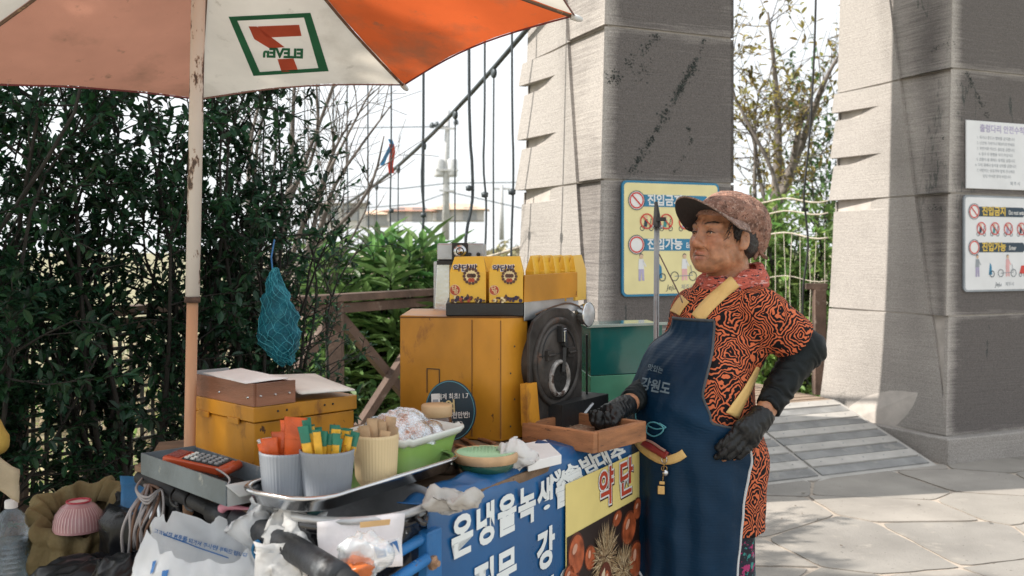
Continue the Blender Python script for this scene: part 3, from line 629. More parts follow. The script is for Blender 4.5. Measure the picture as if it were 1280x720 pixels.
# oleander: whorls of long lance leaves, the nearest leaves each a part
ol = thing('lance_leaf_bush', 'bright green bush with long narrow leaves standing beyond the railing', 'bush', (-.95, 7.6, -.4)); r = random.Random(9); st = MB(); sml = MB(); big = []
lm = MB(); leaf_shape(lm, V(0, 0, 0), V(1, 0, 0), Z, .2, 'lance', .25); lm.v.append(tuple(V(.1, 0, -.02))); lme = None
for k in range(85):
    px, py = r.uniform(395, 560), 0
    topy = 275 + abs(px - 475) * .45 + r.uniform(-4, 12); py = topy + r.random() ** 1.1 * 190; Yd = 7.35 + r.uniform(-.45, .6) ; tip = P(px, py, Yd)
    b = V(-.95 + r.uniform(-.25, .25), 7.6 + r.uniform(-.2, .2), -.4); st.tube(smooth_path([b, b.lerp(tip, .55) + V(r.uniform(-.1, .1), 0, .15), tip], 6), [.012, .011, .009, .008, .006, .004], 4)
    nl = 20
    for j in range(nl):
        h = tip - Z * (.012 * j) + rvec(r) * .01; a = j * 2.4; el = .95 - j * .065 + r.uniform(-.15, .15)
        d = V(math.cos(a) * math.cos(el), math.sin(a) * math.cos(el), math.sin(el)); big.append((h.y, h, d, r.uniform(.22, .34)))
big.sort(key=lambda q: q[0])
for k, (_, h, d, Ln) in enumerate(big):
    if k < 280:
        side = d.cross(Z).normalized(); n_ = side.cross(d); M = Matrix((d * Ln / .2, side * Ln / .2, n_ * Ln / .2)).transposed().to_4x4(); M.translation = h
        if lme is None:
            mbx = MB(); leaf_shape(mbx, V(0, 0, 0), V(1, 0, 0), Z, .2, 'lance', .25); o = mesh_obj('leaf', mbx, m_lf_lance, ol); lme = o.data
        else: o = bpy.data.objects.new('leaf', lme); sc.collection.objects.link(o); o.parent = ol; o.matrix_parent_inverse = Matrix.Translation(-WPOS[ol.name])
        o.matrix_basis = M
    else: leaf_shape(sml, h, d, Z, Ln, 'lance', .25)
stuff(part('stems', st, m_bark, ol)); stuff(part('foliage', sml, m_lf_lance, ol))
# ---- dry scrub and hillside beyond
def scrub(name, label, area, n, L, m, seed, hmax, kind='lance', cat='scrub'):
    r = random.Random(seed); mb = MB()
    for k in range(n):
        x, y = area(r); z = ground_z(x, y); cl = noise.noise(V(x * .9, y * .9, 3.)); h = max(0, .35 + cl) * hmax * r.uniform(.2, 1)
        leaf_shape(mb, V(x, y, z + h), (rvec(r) + Z * .8).normalized(), rvec(r), L * r.uniform(.5, 1.4), kind, .1)
    return tag(stuff(mesh_obj(name, mb, m)), label, cat)
scrub('dry_scrub', 'pale dry grass and scrub on the slope beyond the railing', lambda r: (r.uniform(-9, .6), r.uniform(8.5, 17)), 16000, .16, m_lf_dry, 1, 1.5)
scrub('green_scrub', 'green brush growing among the dry grass beyond the railing', lambda r: (r.uniform(-9, .6), r.uniform(8, 18)), 6000, .16, m_lf_bright, 2, 1.2)
scrub('green_scrub', 'green and yellow brush on the slope to the right of the bridge', lambda r: (r.uniform(1.2, 14), r.uniform(10.5, 24)), 9000, .24, m_lf_bright, 6, 2.4)
scrub('dry_scrub', 'dry brush mixed into the slope to the right of the bridge', lambda r: (r.uniform(1.2, 14), r.uniform(10.5, 26)), 6000, .2, m_lf_dry, 7, 2.0)
def hillveg(r):
    while True:
        y = r.uniform(30, 75); x = y * r.uniform(-.14, .03)
        if ground_z(x, y) > -3: return x, y
scrub('hillside_wood', 'brown and green trees covering the far hillside left of the pillar', hillveg, 16000, .42, leafmat('hill_leaf', (.30, .29, .15)), 4, 1.6, 'oval', 'woodland')
# ---- between the pillars
woody('forked_tree', 'tree with a thick forked leaning trunk between the two pillars', 'tree', (3.0, 11.3, -1.2), [P(1015, 130, 11), P(960, 15, 11), P(1048, 70, 10.8), P(935, -20, 10.6), P(1060, 30, 11.2), P(985, -40, 11.6)][:3], .085, m_lf_yel, 800, .085, 'oval', 51, 26, .75, bark=m_barkl, twr=.006, fork=3.1, up=.05, spread=.9)
woody('slender_tree', 'slender pale trunked tree close to the left pillar, sparse leaves', 'tree', (2.75, 10.4, -1.2), [P(925, 150, 10.4), P(918, 60, 10.2), P(950, 110, 10.6)], .042, m_lf_yel, 800, .075, 'oval', 52, 22, .65, bark=m_barkl, twr=.005, fork=2.7, up=.2, spread=.9)
woody('leafy_tree', 'thin tree with green leaves against the right pillar', 'tree', (3.7, 11.8, -1.2), [P(1035, 150, 12), P(1045, 200, 12), P(1010, 190, 12), P(1000, 100, 12)], .016, m_lf_mid, 1500, .085, 'oval', 53, 22, .6, bark=m_barkl, fork=2.4, spread=.9)
for i, (xs_, ys_, lab) in enumerate((((945, 985), (262, 420), 'bright green leafy bush right behind the woman and her cap'), ((985, 1035), (250, 420), 'bright green leafy bush beside the right pillar, behind the black cable'), ((930, 1000), (330, 450), 'low bright bush behind the shoulder of the woman'))):
    Yb = 9.6 + i * .5; cx = (sum(xs_) / 2 - 640) / FOC * Yb
    woody('bright_bush', lab, 'bush', (cx, Yb, -1.2), [P(rr_.uniform(*xs_), rr_.uniform(*ys_), Yb + rr_.uniform(-.4, .4)) for _ in range(18)], .03, m_lf_bright, 4200, .10, 'oval', 60 + i, 14, .38, group='bushes beside the bridge', fork=.9, spread=.8)
# ================================================================ CABLES OF THE BRIDGE
m_cable = mat('steel_cable', (.07, .085, .095), .5, .4, var=.15); m_rope = mat('pale_rope', (.55, .50, .42), .9); m_black = mat('black_rubber', (.018, .019, .02), .5, var=.1, bump=.1)
B0 = V(.075, 6.22, 0)
def Bp(t, z, off=0.): p = B0 + DB * t - DF * off; return V(p.x, p.y, z)
def cz(t): return 2.73 - .235 * t + .0155 * t * t if t < 7 else 2.73 - .235 * 7 + .0155 * 49 - .02 * (t - 7)
mc = thing('main_cable', 'thick dark bridge cable sagging down to the left from the pillar', 'cable', Bp(0, 0))
part('cable', MB().tube([Bp(t * .5, cz(t * .5)) for t in range(-1, 48)], .016, 8), m_cable, mc, smooth=True)
for k in range(14):
    t = .55 + k * .85
    part('clamp', MB().lathe(Bp(t, cz(t) - .035), [(.0, -.012), (.03, -.012), (.036, 0), (.03, .012), (0, .012)], 12, DB, Z, DF), m_cable, mc, smooth=True)
    h = part('hanger', MB().tube([Bp(t, cz(t) - .05), Bp(t + .01, max(.85, cz(t) - .6)), Bp(t, .55)], .006, 5), m_cable, mc)
for k in range(13):
    t = [-.5, -.04, .26, 1.31, 2.27, 3.13, 4.04, 4.75, 5.6, 6.6, 7.8, 9.2, 11.][k]; rk = random.Random(k); th = .011 if k in (2, 3) else .0075
    a = Bp(t, 4.6, .28); b = Bp(t, .45, .28); pts = [a, Bp(t, 2.4, .28)]
    for j in range(5): pts.append(Bp(t, 1.9 - j * .22, .28) + DF * rk.uniform(-.012, .012) * (2 if k in (2, 3) else 1))
    pts.append(b)
    mb = MB().tube(smooth_path(pts, 20), th, 6)
    for z in (1.72 + rk.uniform(-.1, .1), 1.25): mb.lathe(Bp(t, z, .28), [(0, -.02), (.02, -.015), (.022, .012), (0, .02)], 8)
    tag(mesh_obj('suspender_rope', mb, m_cable, smooth=True), ('hanging suspender rope of the bridge, %s' % ['touching the edge of the left pillar', 'first to the left of the pillar', 'thick and kinked, second from the pillar', 'thick and kinked, third from the pillar', 'holding the blue and red ribbon', 'fifth from the pillar, just left of the ribbon', 'sixth from the pillar', 'seventh from the pillar', 'eighth from the pillar', 'ninth from the pillar, among bare branches', 'tenth from the pillar, among bare branches', 'eleventh from the pillar, among bare branches', 'farthest from the pillar, behind the bare tree'][k]), 'rope', 'suspender ropes of the footbridge')
p = Bp(2.27, 1.36 + (315 - 182) * 8.34 / FOC, .28)
rb = thing('ribbon', 'blue and red ribbon tied to a suspender rope', 'ribbon', p)
part('blue_end', MB().grid([[p + DF * x + Z * z - DF * (abs(z) * .2), p + DF * (x + .035) + Z * z - DF * (abs(z) * .2)] for x, z in ((-.02, .04), (-.01, .0), (-.03, -.06), (-.05, -.12), (-.06, -.18))]), mat('ribbon_blue', (.05, .25, .5)), rb, solid=.004)
part('red_end', MB().grid([[p + DF * x + Z * z, p + DF * (x + .045) + Z * z] for x, z in ((-.02, .0), (-.01, -.06), (-.02, -.12), (-.03, -.18), (-.02, -.24))]), mat('ribbon_red', (.6, .06, .03)), rb, solid=.004)
# string of pale floats / rope rail swagged along the bridge
sw = thing('rope_rail', 'swagged pale rope rail with netting along the left side of the bridge', 'rope rail', Bp(0, 0))
for zz, sag in ((1.35, .16), (1.18, .16), (.95, .1)):
    pts = [Bp(s * .25, zz + .05 - sag * math.sin(math.pi * ((s * .25) % 4.2) / 4.2) + .008 * s * .25) for s in range(0, 62)]; part('rope', MB().tube(pts, .009, 5), m_rope, sw, smooth=True)
mb = MB()
for s in range(0, 150): t = s * .11; mb.tube([Bp(t, .32), Bp(t, 1.37 - .16 * math.sin(math.pi * (t % 4.2) / 4.2))], .003, 3)
stuff(part('netting', mb, m_rope, sw))
mb = MB()
for s in range(0, 60): t = s * .25; mb.lathe(Bp(t, 1.37 - .16 * math.sin(math.pi * (t % 4.2) / 4.2)), [(0, -.014), (.016, 0), (0, .014)], 6)
stuff(part('knots', mb, m_wht, sw))
tag(mesh_obj('bridge_post', MB().lathe(Bp(.9, .3, .0), [(.06, 0), (.058, .98), (.05, 1.05), (0, 1.06)], 12), mat('post_brown', (.26, .13, .08), .7, var=.3), smooth=True), 'round brown wooden post beside the pillar behind the paper bags', 'post')
# right side of the bridge, seen between the pillars
E0 = R0 + DF * -.06 + DB * 1.2
def Ep(t, z): p = E0 + DB * t; return V(p.x, p.y, z)
def Fp(px, py, Y): return P(px, py, Y)
sr = thing('rope_fence', 'white rope net fence on the far side of the bridge behind the woman', 'rope fence', P(990, 330, 8.6))
for y0, y1 in ((252, 250), (268, 265), (291, 296), (345, 350)):
    pts = [P(925 + k * 11, y0 + (y1 - y0) * k / 10 + 3 * math.sin(k * .9), 8.8 - k * .06) for k in range(11)]; part('rope', MB().tube(pts, .007 if y0 < 300 else .004, 5), m_rope, sr, smooth=True)
for k in range(11): x = 928 + k * 10.3; part('rope', MB().tube([P(x, 290, 8.75 - k * .05), P(x + (k % 3 - 1) * 3, 360, 8.75 - k * .05), P(x, 430, 8.75 - k * .05)], .003, 4), m_rope, sr)
bc = thing('black_cable', 'thin black cable hanging down between the pillars to the bridge deck', 'cable', P(1008, 300, 8))
part('cable', MB().tube(smooth_path([P(1021, -60, 8), P(1018, 60, 8), P(1012, 170, 8), P(1005, 240, 8), P(1007, 268, 8), P(1010, 310, 8), P(1004, 360, 8), P(1003, 415, 8)], 40), .009, 6), m_black, bc, smooth=True)
part('clip', MB().box(P(1006, 262, 8), (.05, .03, .03)), m_black, bc)
wp = thing('wooden_post', 'brown wooden bridge post with a short rail beside the right pillar', 'post', P(1023, 490, 7.9))
part('upright', MB().bar(P(1024, 493, 7.9), P(1024, 362, 7.9), .09), m_rail, wp, bevel=.004); part('rail', MB().bar(P(1007, 358, 7.92), P(1034, 358, 7.9), .05, .05), m_rail, wp, bevel=.004)
# ================================================================ FAR THINGS
m_far = mat('far_wall', (.62, .60, .58), .9, var=.06, bump=0); m_roofr = mat('roof_red', (.50, .27, .20), .9, bump=0); m_rooft = mat('roof_tan', (.62, .45, .33), .9, bump=0); m_fwin = mat('far_window', (.34, .35, .36), .3, bump=0); m_fgrey = mat('roof_grey', (.36, .37, .39), .9, bump=0)
def house(px0, px1, ytop, yeave, ybase, Y, roofm, label, hip=.5):
    a, b = P(px0, yeave, Y), P(px1, yeave, Y); zb = P(0, ybase, Y).z; t = thing('house', label, 'house', V((a.x + b.x) / 2, Y, zb)); D = (b.x - a.x) * .7; zt = P(0, ytop, Y).z; ze = a.z
    part('wall', MB().box(((a.x + b.x) / 2, Y + D / 2, (ze + zb) / 2), (b.x - a.x, D, ze - zb)), m_far, t); o = .4; cx = (a.x + b.x) / 2; hw = (b.x - a.x) / 2 * hip
    mb = MB().add([V(a.x - o, Y - o, ze), V(b.x + o, Y - o, ze), V(b.x + o, Y + D + o, ze), V(a.x - o, Y + D + o, ze), V(cx - hw, Y + D / 2, zt), V(cx + hw, Y + D / 2, zt)], [(0, 1, 5, 4), (1, 2, 5), (2, 3, 4, 5), (3, 0, 4), (3, 2, 1, 0)]); part('roof', mb, roofm, t)
    n = 2
    for k in range(n): x = a.x + (k + .5) * (b.x - a.x) / n; part('window', MB().box((x, Y - .03, (ze * .6 + zb * .4)), (.9, .1, .9)), m_fwin, t)
house(484, 538, 258, 264, 276, 62, m_roofr, 'far house with a dark red roof beyond the bridge')
house(538, 604, 253, 262, 276, 66, m_rooft, 'far house with a tan orange roof right of the utility pole', .35)
house(400, 452, 243, 254, 285, 58, m_fgrey, 'large pale far building with a grey roof behind the bare tree', .7)
house(452, 486, 262, 268, 284, 70, m_rooft, 'small far house with a tan roof left of the red roof', .3)
m_conc = mat('pole_concrete', (.52, .53, .54), .9, bump=0)  # lightened so that the colour carries the distance haze on the poles
up = thing('utility_pole', 'concrete utility pole with two transformers behind the bridge cables', 'utility pole', P(556, 290, 45))
part('pole', MB().tube([P(557, 300, 45), P(558, 200, 45), P(560, 138, 45)], [.17, .14, .10], 8), m_conc, up, smooth=True)
for x in (549, 565): part('transformer', MB().lathe(P(x, 221, 45), [(0, 0), (.22, 0), (.24, .1), (.24, .75), (.16, .82), (0, .84)], 12), mat('transformer_grey', (.55, .56, .57), .6), up, smooth=True)
for y, w_ in ((160, 10), (212, 13), (238, 9)): part('crossarm', MB().bar(P(558 - w_, y, 44.8), P(560 + w_, y + 1, 44.8), .09), m_conc, up)
for x, y in ((540, 158), (546, 157), (570, 154)): part('insulator', MB().lathe(P(x, y + 2, 44.8), [(0, 0), (.1, 0), (.12, .12), (.06, .25), (0, .26)], 8), m_cable, up)
u2 = thing('utility_pole', 'smaller utility pole with one crossarm close to the left pillar', 'utility pole', P(627, 290, 60))
part('pole', MB().tube([P(627, 300, 60), P(627, 231, 60)], [.15, .11], 8), m_conc, u2, smooth=True); part('crossarm', MB().bar(P(617, 236, 60), P(638, 236, 60), .12), m_conc, u2)
for k, (pts, lab) in enumerate(((((430, 232), (500, 236), (560, 229), (650, 228)), 'upper power line running to the pillar'), (((430, 262), (520, 255), (562, 240), (660, 262)), 'power line dipping below the transformers'), (((300, 165), (430, 160), (560, 158)), 'thin power line meeting the pole top from the left'))):
    tag(mesh_obj('power_line', MB().tube([P(x, y, 44.9) for x, y in pts], .022, 4), m_cable), lab, 'power line')
# ================================================================ UMBRELLA
def cloth(name, col, dirty, tr):
    return mat(name, col, .8, var=.10, scale=3.5, bump=.12, bscale=220, spots=[(dirty, .53, 3.2, .25), (dirty, .62, 16, .12)], trans=tr, spec=.2)
m_orange = cloth('canopy_orange', (.72, .14, .04), (.30, .13, .07), .40); m_shaded = cloth('canopy_shaded_orange', (.62, .31, .22), (.34, .19, .13), .42); m_white = cloth('canopy_white', (.74, .69, .60), (.50, .45, .37), .55)  # left panel: tree shade put into the cloth colour, with fading and dirt
m_ribm = mat('rib_brown', (.16, .10, .07), .6, .2, spots=((.30, .2, .12), .58, 30)); m_tipw = mat('tip_plastic', (.6, .62, .62), .4)
tips = [None] * 8
tips[1] = P(718, 18, 2.70); tips[2] = P(505, 105, 3.25); tips[3] = P(249, 123, 3.35); tips[4] = P(-118, 104, 2.75)
ucx, ucy = -.74, 2.40; zc = lambda a: 1.915 + .055 * math.cos(a)
for k, ang in ((5, 198), (6, 243), (7, 288), (0, 333)): a = rad(ang); tips[k] = V(ucx + .97 * math.cos(a), ucy + .97 * math.sin(a), zc(a))
apex = V(-.73, 2.44, 2.36)
umb = thing('umbrella', 'large orange and white market umbrella shading the cart, seen from below', 'umbrella', (-.79, 2.385, 0))
def canopy_pt(k, u, v, off=0.):
    a, b = tips[k], tips[(k + 1) % 8]; e = a.lerp(b, v); c = (ucx, ucy); s = math.sin(math.pi * v)
    inn = (V(ucx, ucy, e.z) - e); e = e + inn * .045 * s + Z * .012 * s          # scalloped edge
    p = apex.lerp(e, u); q = math.sin(math.pi * u)
    return p - Z * (.035 * q) - Z * (.02 * q * s) + Z * off
for k in range(8):
    rows = [[canopy_pt(k, u / 16, v / 14) + Z * .0025 * noise.noise(V(u * .5, v * .5, k * 3)) for v in range(15)] for u in range(17)]
    part('canopy_panel', MB().grid(rows), (m_shaded if k == 3 else m_orange) if k % 2 == 1 else m_white, umb, smooth=True)
    pts = [canopy_pt(k, u / 12, 0) - Z * .008 for u in range(13)]
    r_ = part('rib', MB().tube(pts, .0045, 6), m_ribm, umb, smooth=True)
    d = (pts[-1] - pts[-2]).normalized(); part('rib_tip', MB().lathe(pts[-1] - d * .01, [(0, 0), (.009, 0), (.009, .02), (.006, .032), (0, .036)], 10, d.orthogonal().normalized(), d.cross(d.orthogonal()).normalized(), d), m_tipw, umb, smooth=True)
    ed = [canopy_pt(k, 1, v / 12) - Z * .003 for v in range(13)]; part('hem', MB().tube(ed, .0028, 5), mat('hem_dark', (.20, .05, .06), .8) if k % 2 else mat('hem_grey', (.25, .13, .12), .8), umb, smooth=True)
    s0 = canopy_pt(k, .45, 0) - Z * .012; part('stretcher', MB().tube([s0, V(-.766, 2.435, 2.14)], .004, 6), m_ribm, umb)
m_polew = mat('pole_paint', (.62, .59, .55), .5, var=.06, bump=.1, spots=[((.30, .22, .17), .565, 13, .02), ((.07, .045, .035), .585, 13, .01)], stretch=(1, 1, .45))
m_polew2 = mat('pole_timber', (.46, .26, .15), .6, var=.15, scale=6, stretch=(4, 4, .5), bump=.15)
pj = P(240, 378, 2.38); pt = V(-.762, 2.44, 2.34); pb = V(-.79, 2.385, 0)
pm = pb.lerp(pt, pj.z / 2.34)
part('upper_pole', MB().tube([pm, pt], .0168, 20), m_polew, umb, smooth=True); part('lower_pole', MB().tube([pb, pm], .0135, 20), m_polew2, umb, smooth=True)
part('rust_collar', MB().tube([pm - Z * .002, pm + Z * .012], .0186, 20), mat('rust', (.10, .06, .045), .9, var=.4, scale=60), umb, smooth=True)
part('hub', MB().lathe(V(-.766, 2.435, 2.12), [(.02, 0), (.04, .01), (.04, .05), (.02, .06)], 16), m_black, umb, smooth=True)
part('foot', MB().lathe(pb, [(0, 0), (.22, 0), (.22, .05), (.05, .08), (.03, .25), (0, .25)], 24), m_conc, umb, smooth=True)
bpy.context.view_layer.update()
# shop mark printed through the cloth, so it reads mirrored from below
pan = [o for o in bpy.data.objects if o.name.startswith('canopy_panel')]; bc_ = bvh_of(*pan)
m_lg = mat('mark_green', (.03, .16, .08), .8, bump=.05, trans=.4); m_lr = mat('mark_red', (.55, .10, .05), .8, bump=.05, trans=.4)
def tri_fill(poly):
    return [tuple(range(len(poly)))]
def sub_quads(quads, n=6):
    """each quad a,b,c,d (px) subdivided so that it follows the cloth"""
    vs = []; fs = []
    for q in quads:
        a, b, c, d = [Vector(p) for p in q]; k = len(vs)
        for i in range(n + 1):
            for j in range(n + 1): u, v = i / n, j / n; vs.append(a.lerp(b, u).lerp(d.lerp(c, u), v))
        fs += [(k + i * (n + 1) + j, k + (i + 1) * (n + 1) + j, k + (i + 1) * (n + 1) + j + 1, k + i * (n + 1) + j + 1) for i in range(n) for j in range(n)]
    return [(p.x, p.y) for p in vs], fs
def frame_px(outer, inner):
    return [[outer[i], outer[(i + 1) % 4], inner[(i + 1) % 4], inner[i]] for i in range(4)]
outer = [(286, 20), (388, 15), (411, 88), (317, 94)]; inner = [(297, 25), (380, 21), (398, 84), (325, 89)]
lay_on(bc_, 'mark_frame', *sub_quads(frame_px(outer, inner)), m_lg, umb, eps=.003)
seven = [[(375, 30), (323, 33), (312, 33), (376, 43)], [(376, 43), (322, 33), (322, 33), (322, 33)]]
lay_on(bc_, 'mark_seven', *sub_quads([[(322, 32), (374, 30), (377, 44), (333, 46)], [(311, 32), (321, 32), (340, 46), (318, 48)], [(318, 48), (340, 46), (356, 58), (337, 59.5)], [(347, 73), (367, 72), (373, 88), (352, 89)]]), m_lr, umb, eps=.003)
text_on(bc_, 'ELEVEn', 354, 65.5, 16, -1.5, m_lg, umb, bold=.05, eps=.0045, mirror=True, name='mark_word', sx=1.02)
# ================================================================ CART
CU = V(.495, .869, 0).normalized(); CVv = V(.869, -.495, 0).normalized(); CO = V(.1167, 2.42, 0)
def CW(a, b, z): p = CO + CU * a - CVv * b; return V(p.x, p.y, z)
m_ply = mat('worn_plywood', (.20, .13, .08), .8, var=.3, scale=6, bump=.3, spots=((.10, .06, .04), .6, 12, .08), stretch=(1, 3, 3))
m_iron = mat('painted_iron', (.035, .037, .04), .55, .3, var=.3, spots=((.14, .07, .04), .62, 25, .03)); m_bluep = mat('blue_paint', (.02, .16, .42), .45, var=.15, spots=[((.16, .08, .05), .62, 18, .02), ((.45, .5, .52), .68, 30, .02)])
m_yel = mat('yellow_paint', (.56, .25, .020), .40, var=.25, scale=5, bump=.18, bscale=22, spots=[((.36, .14, .018), .54, 3.5, .22), ((.22, .085, .02), .60, 9, .10), ((.09, .04, .02), .655, 26, .02)], stretch=(1, 1, .6))
m_alu = mat('dull_aluminium', (.50, .52, .54), .38, .85, var=.2, scale=9, bump=.15, bscale=25, spots=((.20, .20, .20), .62, 8, .12)); m_chrome = mat('bright_steel', (.62, .63, .64), .18, 1, var=.1, bump=.03, spots=((.30, .29, .28), .63, 12, .1))
m_soot = mat('sooty_steel', (.065, .058, .053), .50, .4, var=.4, scale=12, bump=.3, bscale=50, spots=[((.13, .07, .045), .60, 16, .08), ((.22, .22, .22), .64, 9, .1)])
cart = thing('street_cart', 'chestnut seller cart with a plywood counter, blue banner front and yellow poster', 'cart', CW(-.1, .4, 0))
part('counter', MB().prism([V(-.14, 1.96, .838), V(.30, 2.735, .838), V(-.15, 3.05, .838), V(-.93, 2.62, .838), V(-.86, 2.33, .838), V(-.50, 2.15, .838), V(-.14, 2.13, .838)], (0, 0, .022)), m_ply, cart, bevel=.002)
for a, b in ((-.5, .02), (.33, .02), (.33, .6), (-.45, .85)): part('leg', MB().bar(CW(a, b, .12), CW(a, b, .838), .035), m_iron, cart)
part('lower_shelf', MB().prism([CW(-.54, .02, .56), CW(.34, .02, .56), CW(.34, .62, .56), CW(-.54, .62, .56)], (0, 0, .02)), m_ply, cart)
part('frame_rail', MB().bar(CW(-.56, .01, .80), CW(.36, .01, .80), .03), m_bluep, cart); part('frame_rail', MB().bar(CW(-.54, .03, .30), CW(.36, .03, .30), .03), m_bluep, cart)
for b in (.05, .62):
    wq = part('wheel', MB().lathe(CW(-.05, b, .20), [(.15, -.02), (.18, -.022), (.2, 0), (.18, .022), (.15, .02)], 28, CU, Z, CVv), m_black, cart, smooth=True)
    part('rim', MB().lathe(CW(-.05, b, .20), [(0, -.03), (.03, -.03), (.03, -.008), (.15, -.012), (.15, .012), (.03, .008), (.03, .03), (0, .03)], 20, CU, Z, CVv), m_alu, wq, smooth=True)
# push bar with foam grip, blue tube below
barp = [P(172, 597, 2.40), P(300, 651, 2.0), P(345, 672, 1.86)]
part('push_bar', MB().tube([P(176, 597, 2.38), P(240, 625, 2.17), P(345, 676, 1.88), P(440, 728, 1.66)], .017, 12), m_iron, cart, smooth=True)
part('foam_grip', MB().tube(smooth_path([P(296, 651, 1.985), P(302, 652, 1.975), P(350, 676, 1.86), P(425, 722, 1.68)], 12), [.006, .021] + [.0245] * 10, 16), mat('foam_grip', (.018, .021, .026), .5, var=.5, scale=18, bump=.25, bscale=60, spots=((.09, .10, .11), .60, 14, .1)), cart, smooth=True)
part('foam_grip', MB().tube([P(266, 640, 2.07), P(290, 649, 2.01)], .022, 14), MATS['foam_grip'], cart, smooth=True)
part('frame_tube', MB().tube([P(415, 735, 1.78), P(470, 706, 1.82), P(522, 676, 1.89), P(534, 668, 1.92)], .011, 10), m_bluep, cart, smooth=True)
part('frame_tube', MB().tube([P(470, 740, 1.80), P(535, 698, 1.88)], .011, 10), m_bluep, cart, smooth=True)
part('corner_plate', MB().box(P(536, 700, 1.92), (.05, .03, .12), CU, -CVv), m_bluep, cart, bevel=.004)
part('bolt', MB().lathe(P(539, 703, 1.885), [(.014, 0), (.014, .008), (.006, .01), (.006, .018), (0, .018)], 6, CU, Z, CVv), mat('rusty_bolt', (.35, .22, .14), .6, .5, var=.4, scale=40), cart)
# ---- banner: vinyl drape folded over the counter edge; wavy fold, flat face
m_vinyl = mat('blue_vinyl', (.012, .10, .27), .30, var=.10, scale=5, bump=.10, bscale=14, spots=((.02, .15, .36), .60, 5, .2)); m_poster = mat('yellow_poster', (.80, .66, .24), .45, var=.04, bump=.05)
rows = []
def wav(a, s): return noise.noise(V(a * 7, s * 3, 4.)) * .012
for j in range(26):
    r_ = []
    for i in range(61):
        a = -.575 + i * 1.0 / 60; s = j / 25
        if s < .22:  # on the counter, then rolls over the edge
            q = s / .22; b = .075 * (1 - q) + .012 * math.sin(a * 23) * (1 - q); z = .868 + .010 * math.sin(a * 17 + 1) * (1 - q) + .006 * abs(math.sin(a * 41))
        else:
            q = (s - .22) / .78; b = -.004 - .006 * min(1, q * 6); z = .864 - q * .56
            b -= .004 * math.sin(a * 17 + 1) * math.exp(-q * 9)
        r_.append(CW(a, b - (wav(a, s) * (.6 if s < .3 else .06)), z + (wav(a + 9, s) * .5 if s < .22 else 0)))
    rows.append(r_)
ban = part('banner', MB().grid(rows), m_vinyl, cart, smooth=True, solid=.0015)
fl = Flat(CW(0, -.0125, 0), CU, Z, ban, step=.0015)
m_bl = mat('banner_letter', (.76, .80, .80), .5, var=.05, bump=.05)
for k, c in enumerate('온냉율녹생솔'): fl.text(c, -.462 + .0905 * k, .782, .090, m_bl, 0, .04)
for k, c in ((0, '전'), (1, '문'), (3, '강'), ): fl.text(c, (-.375, -.283, 0, -.10)[k], .660, .097, m_bl, 0, .04)
for k, c in enumerate('저희가게밤은'): fl.text(c, -.47 + .095 * k, .545, .09, m_bl, 0, .04)
fl.done()
po = part('poster', MB().prism([CW(-.003, -.0165, .36), CW(.46, -.0165, .36), CW(.46, -.0165, .797), CW(-.003, -.0165, .797)], CVv * .0012), m_poster, cart)
bpy.context.view_layer.update()
bb_ = bvh_of(ban)
text_on(bb_, '생솔밤', 716, 592, 24, 27, m_bl, ban, .04, .003); text_on(bb_, '대추', 762, 571, 22, 25, m_bl, ban, .04, .003)
fl = Flat(CW(0, -.0180, 0), CU, Z, po, step=.0009)
m_ltr = mat('letter_red', (.50, .06, .025), .5, var=.15, bump=0); m_shd = mat('letter_shade', (.06, .025, .02), .5, bump=0)
for c, a, z in (('약', .228, .737), ('단', .36, .737)):
    fl.text(c, a + .005, z - .004, .105, m_shd, 0, .075); fl.text(c, a, z, .105, WHITE, 1, .065); fl.text(c, a, z, .105, m_ltr, 2, .02)
m_pd = mat('print_dark', (.025, .013, .010), .45, bump=0); fl.rect(0, .362, .458, .668, m_pd, 0, name='photo_ground')
pr = random.Random(4)
m_n1 = mat('print_chestnut', (.42, .10, .035), .4, var=.35, scale=30, bump=0); m_n2 = mat('print_highlight', (.72, .40, .28), .4, bump=0); m_n3 = mat('print_cream', (.75, .60, .42), .4, var=.2, scale=30, bump=0); m_n4 = mat('print_umber', (.13, .035, .018), .4, bump=0)
def nut(cx, cz, rx, ry, rot):
    fl.disc(cx, cz, rx * 1.05, m_n4, 1, ry * 1.05, rot=rot); fl.disc(cx, cz, rx * .94, m_n1, 2, ry * .92, rot=rot); fl.disc(cx - rx * .25, cz + ry * .3, rx * .34, m_n2, 3, ry * .2, rot=rot + .4)
for q in ((.05, .615, .045, .052, .2), (.03, .52, .05, .06, .5), (.38, .60, .05, .045, .3), (.43, .50, .05, .055, 1.), (.06, .42, .06, .05, .2), (.40, .40, .06, .05, 2.), (.13, .585, .03, .035, 1.), (.44, .64, .03, .03, 0), (.01, .57, .03, .03, 0), (.30, .645, .03, .02, .2)): nut(*q)
hc = [mat('print_husk_%d' % i, c, .6, bump=0) for i, c in enumerate([(.42, .29, .15), (.24, .15, .08), (.60, .46, .28), (.12, .07, .04), (.33, .20, .10)])]
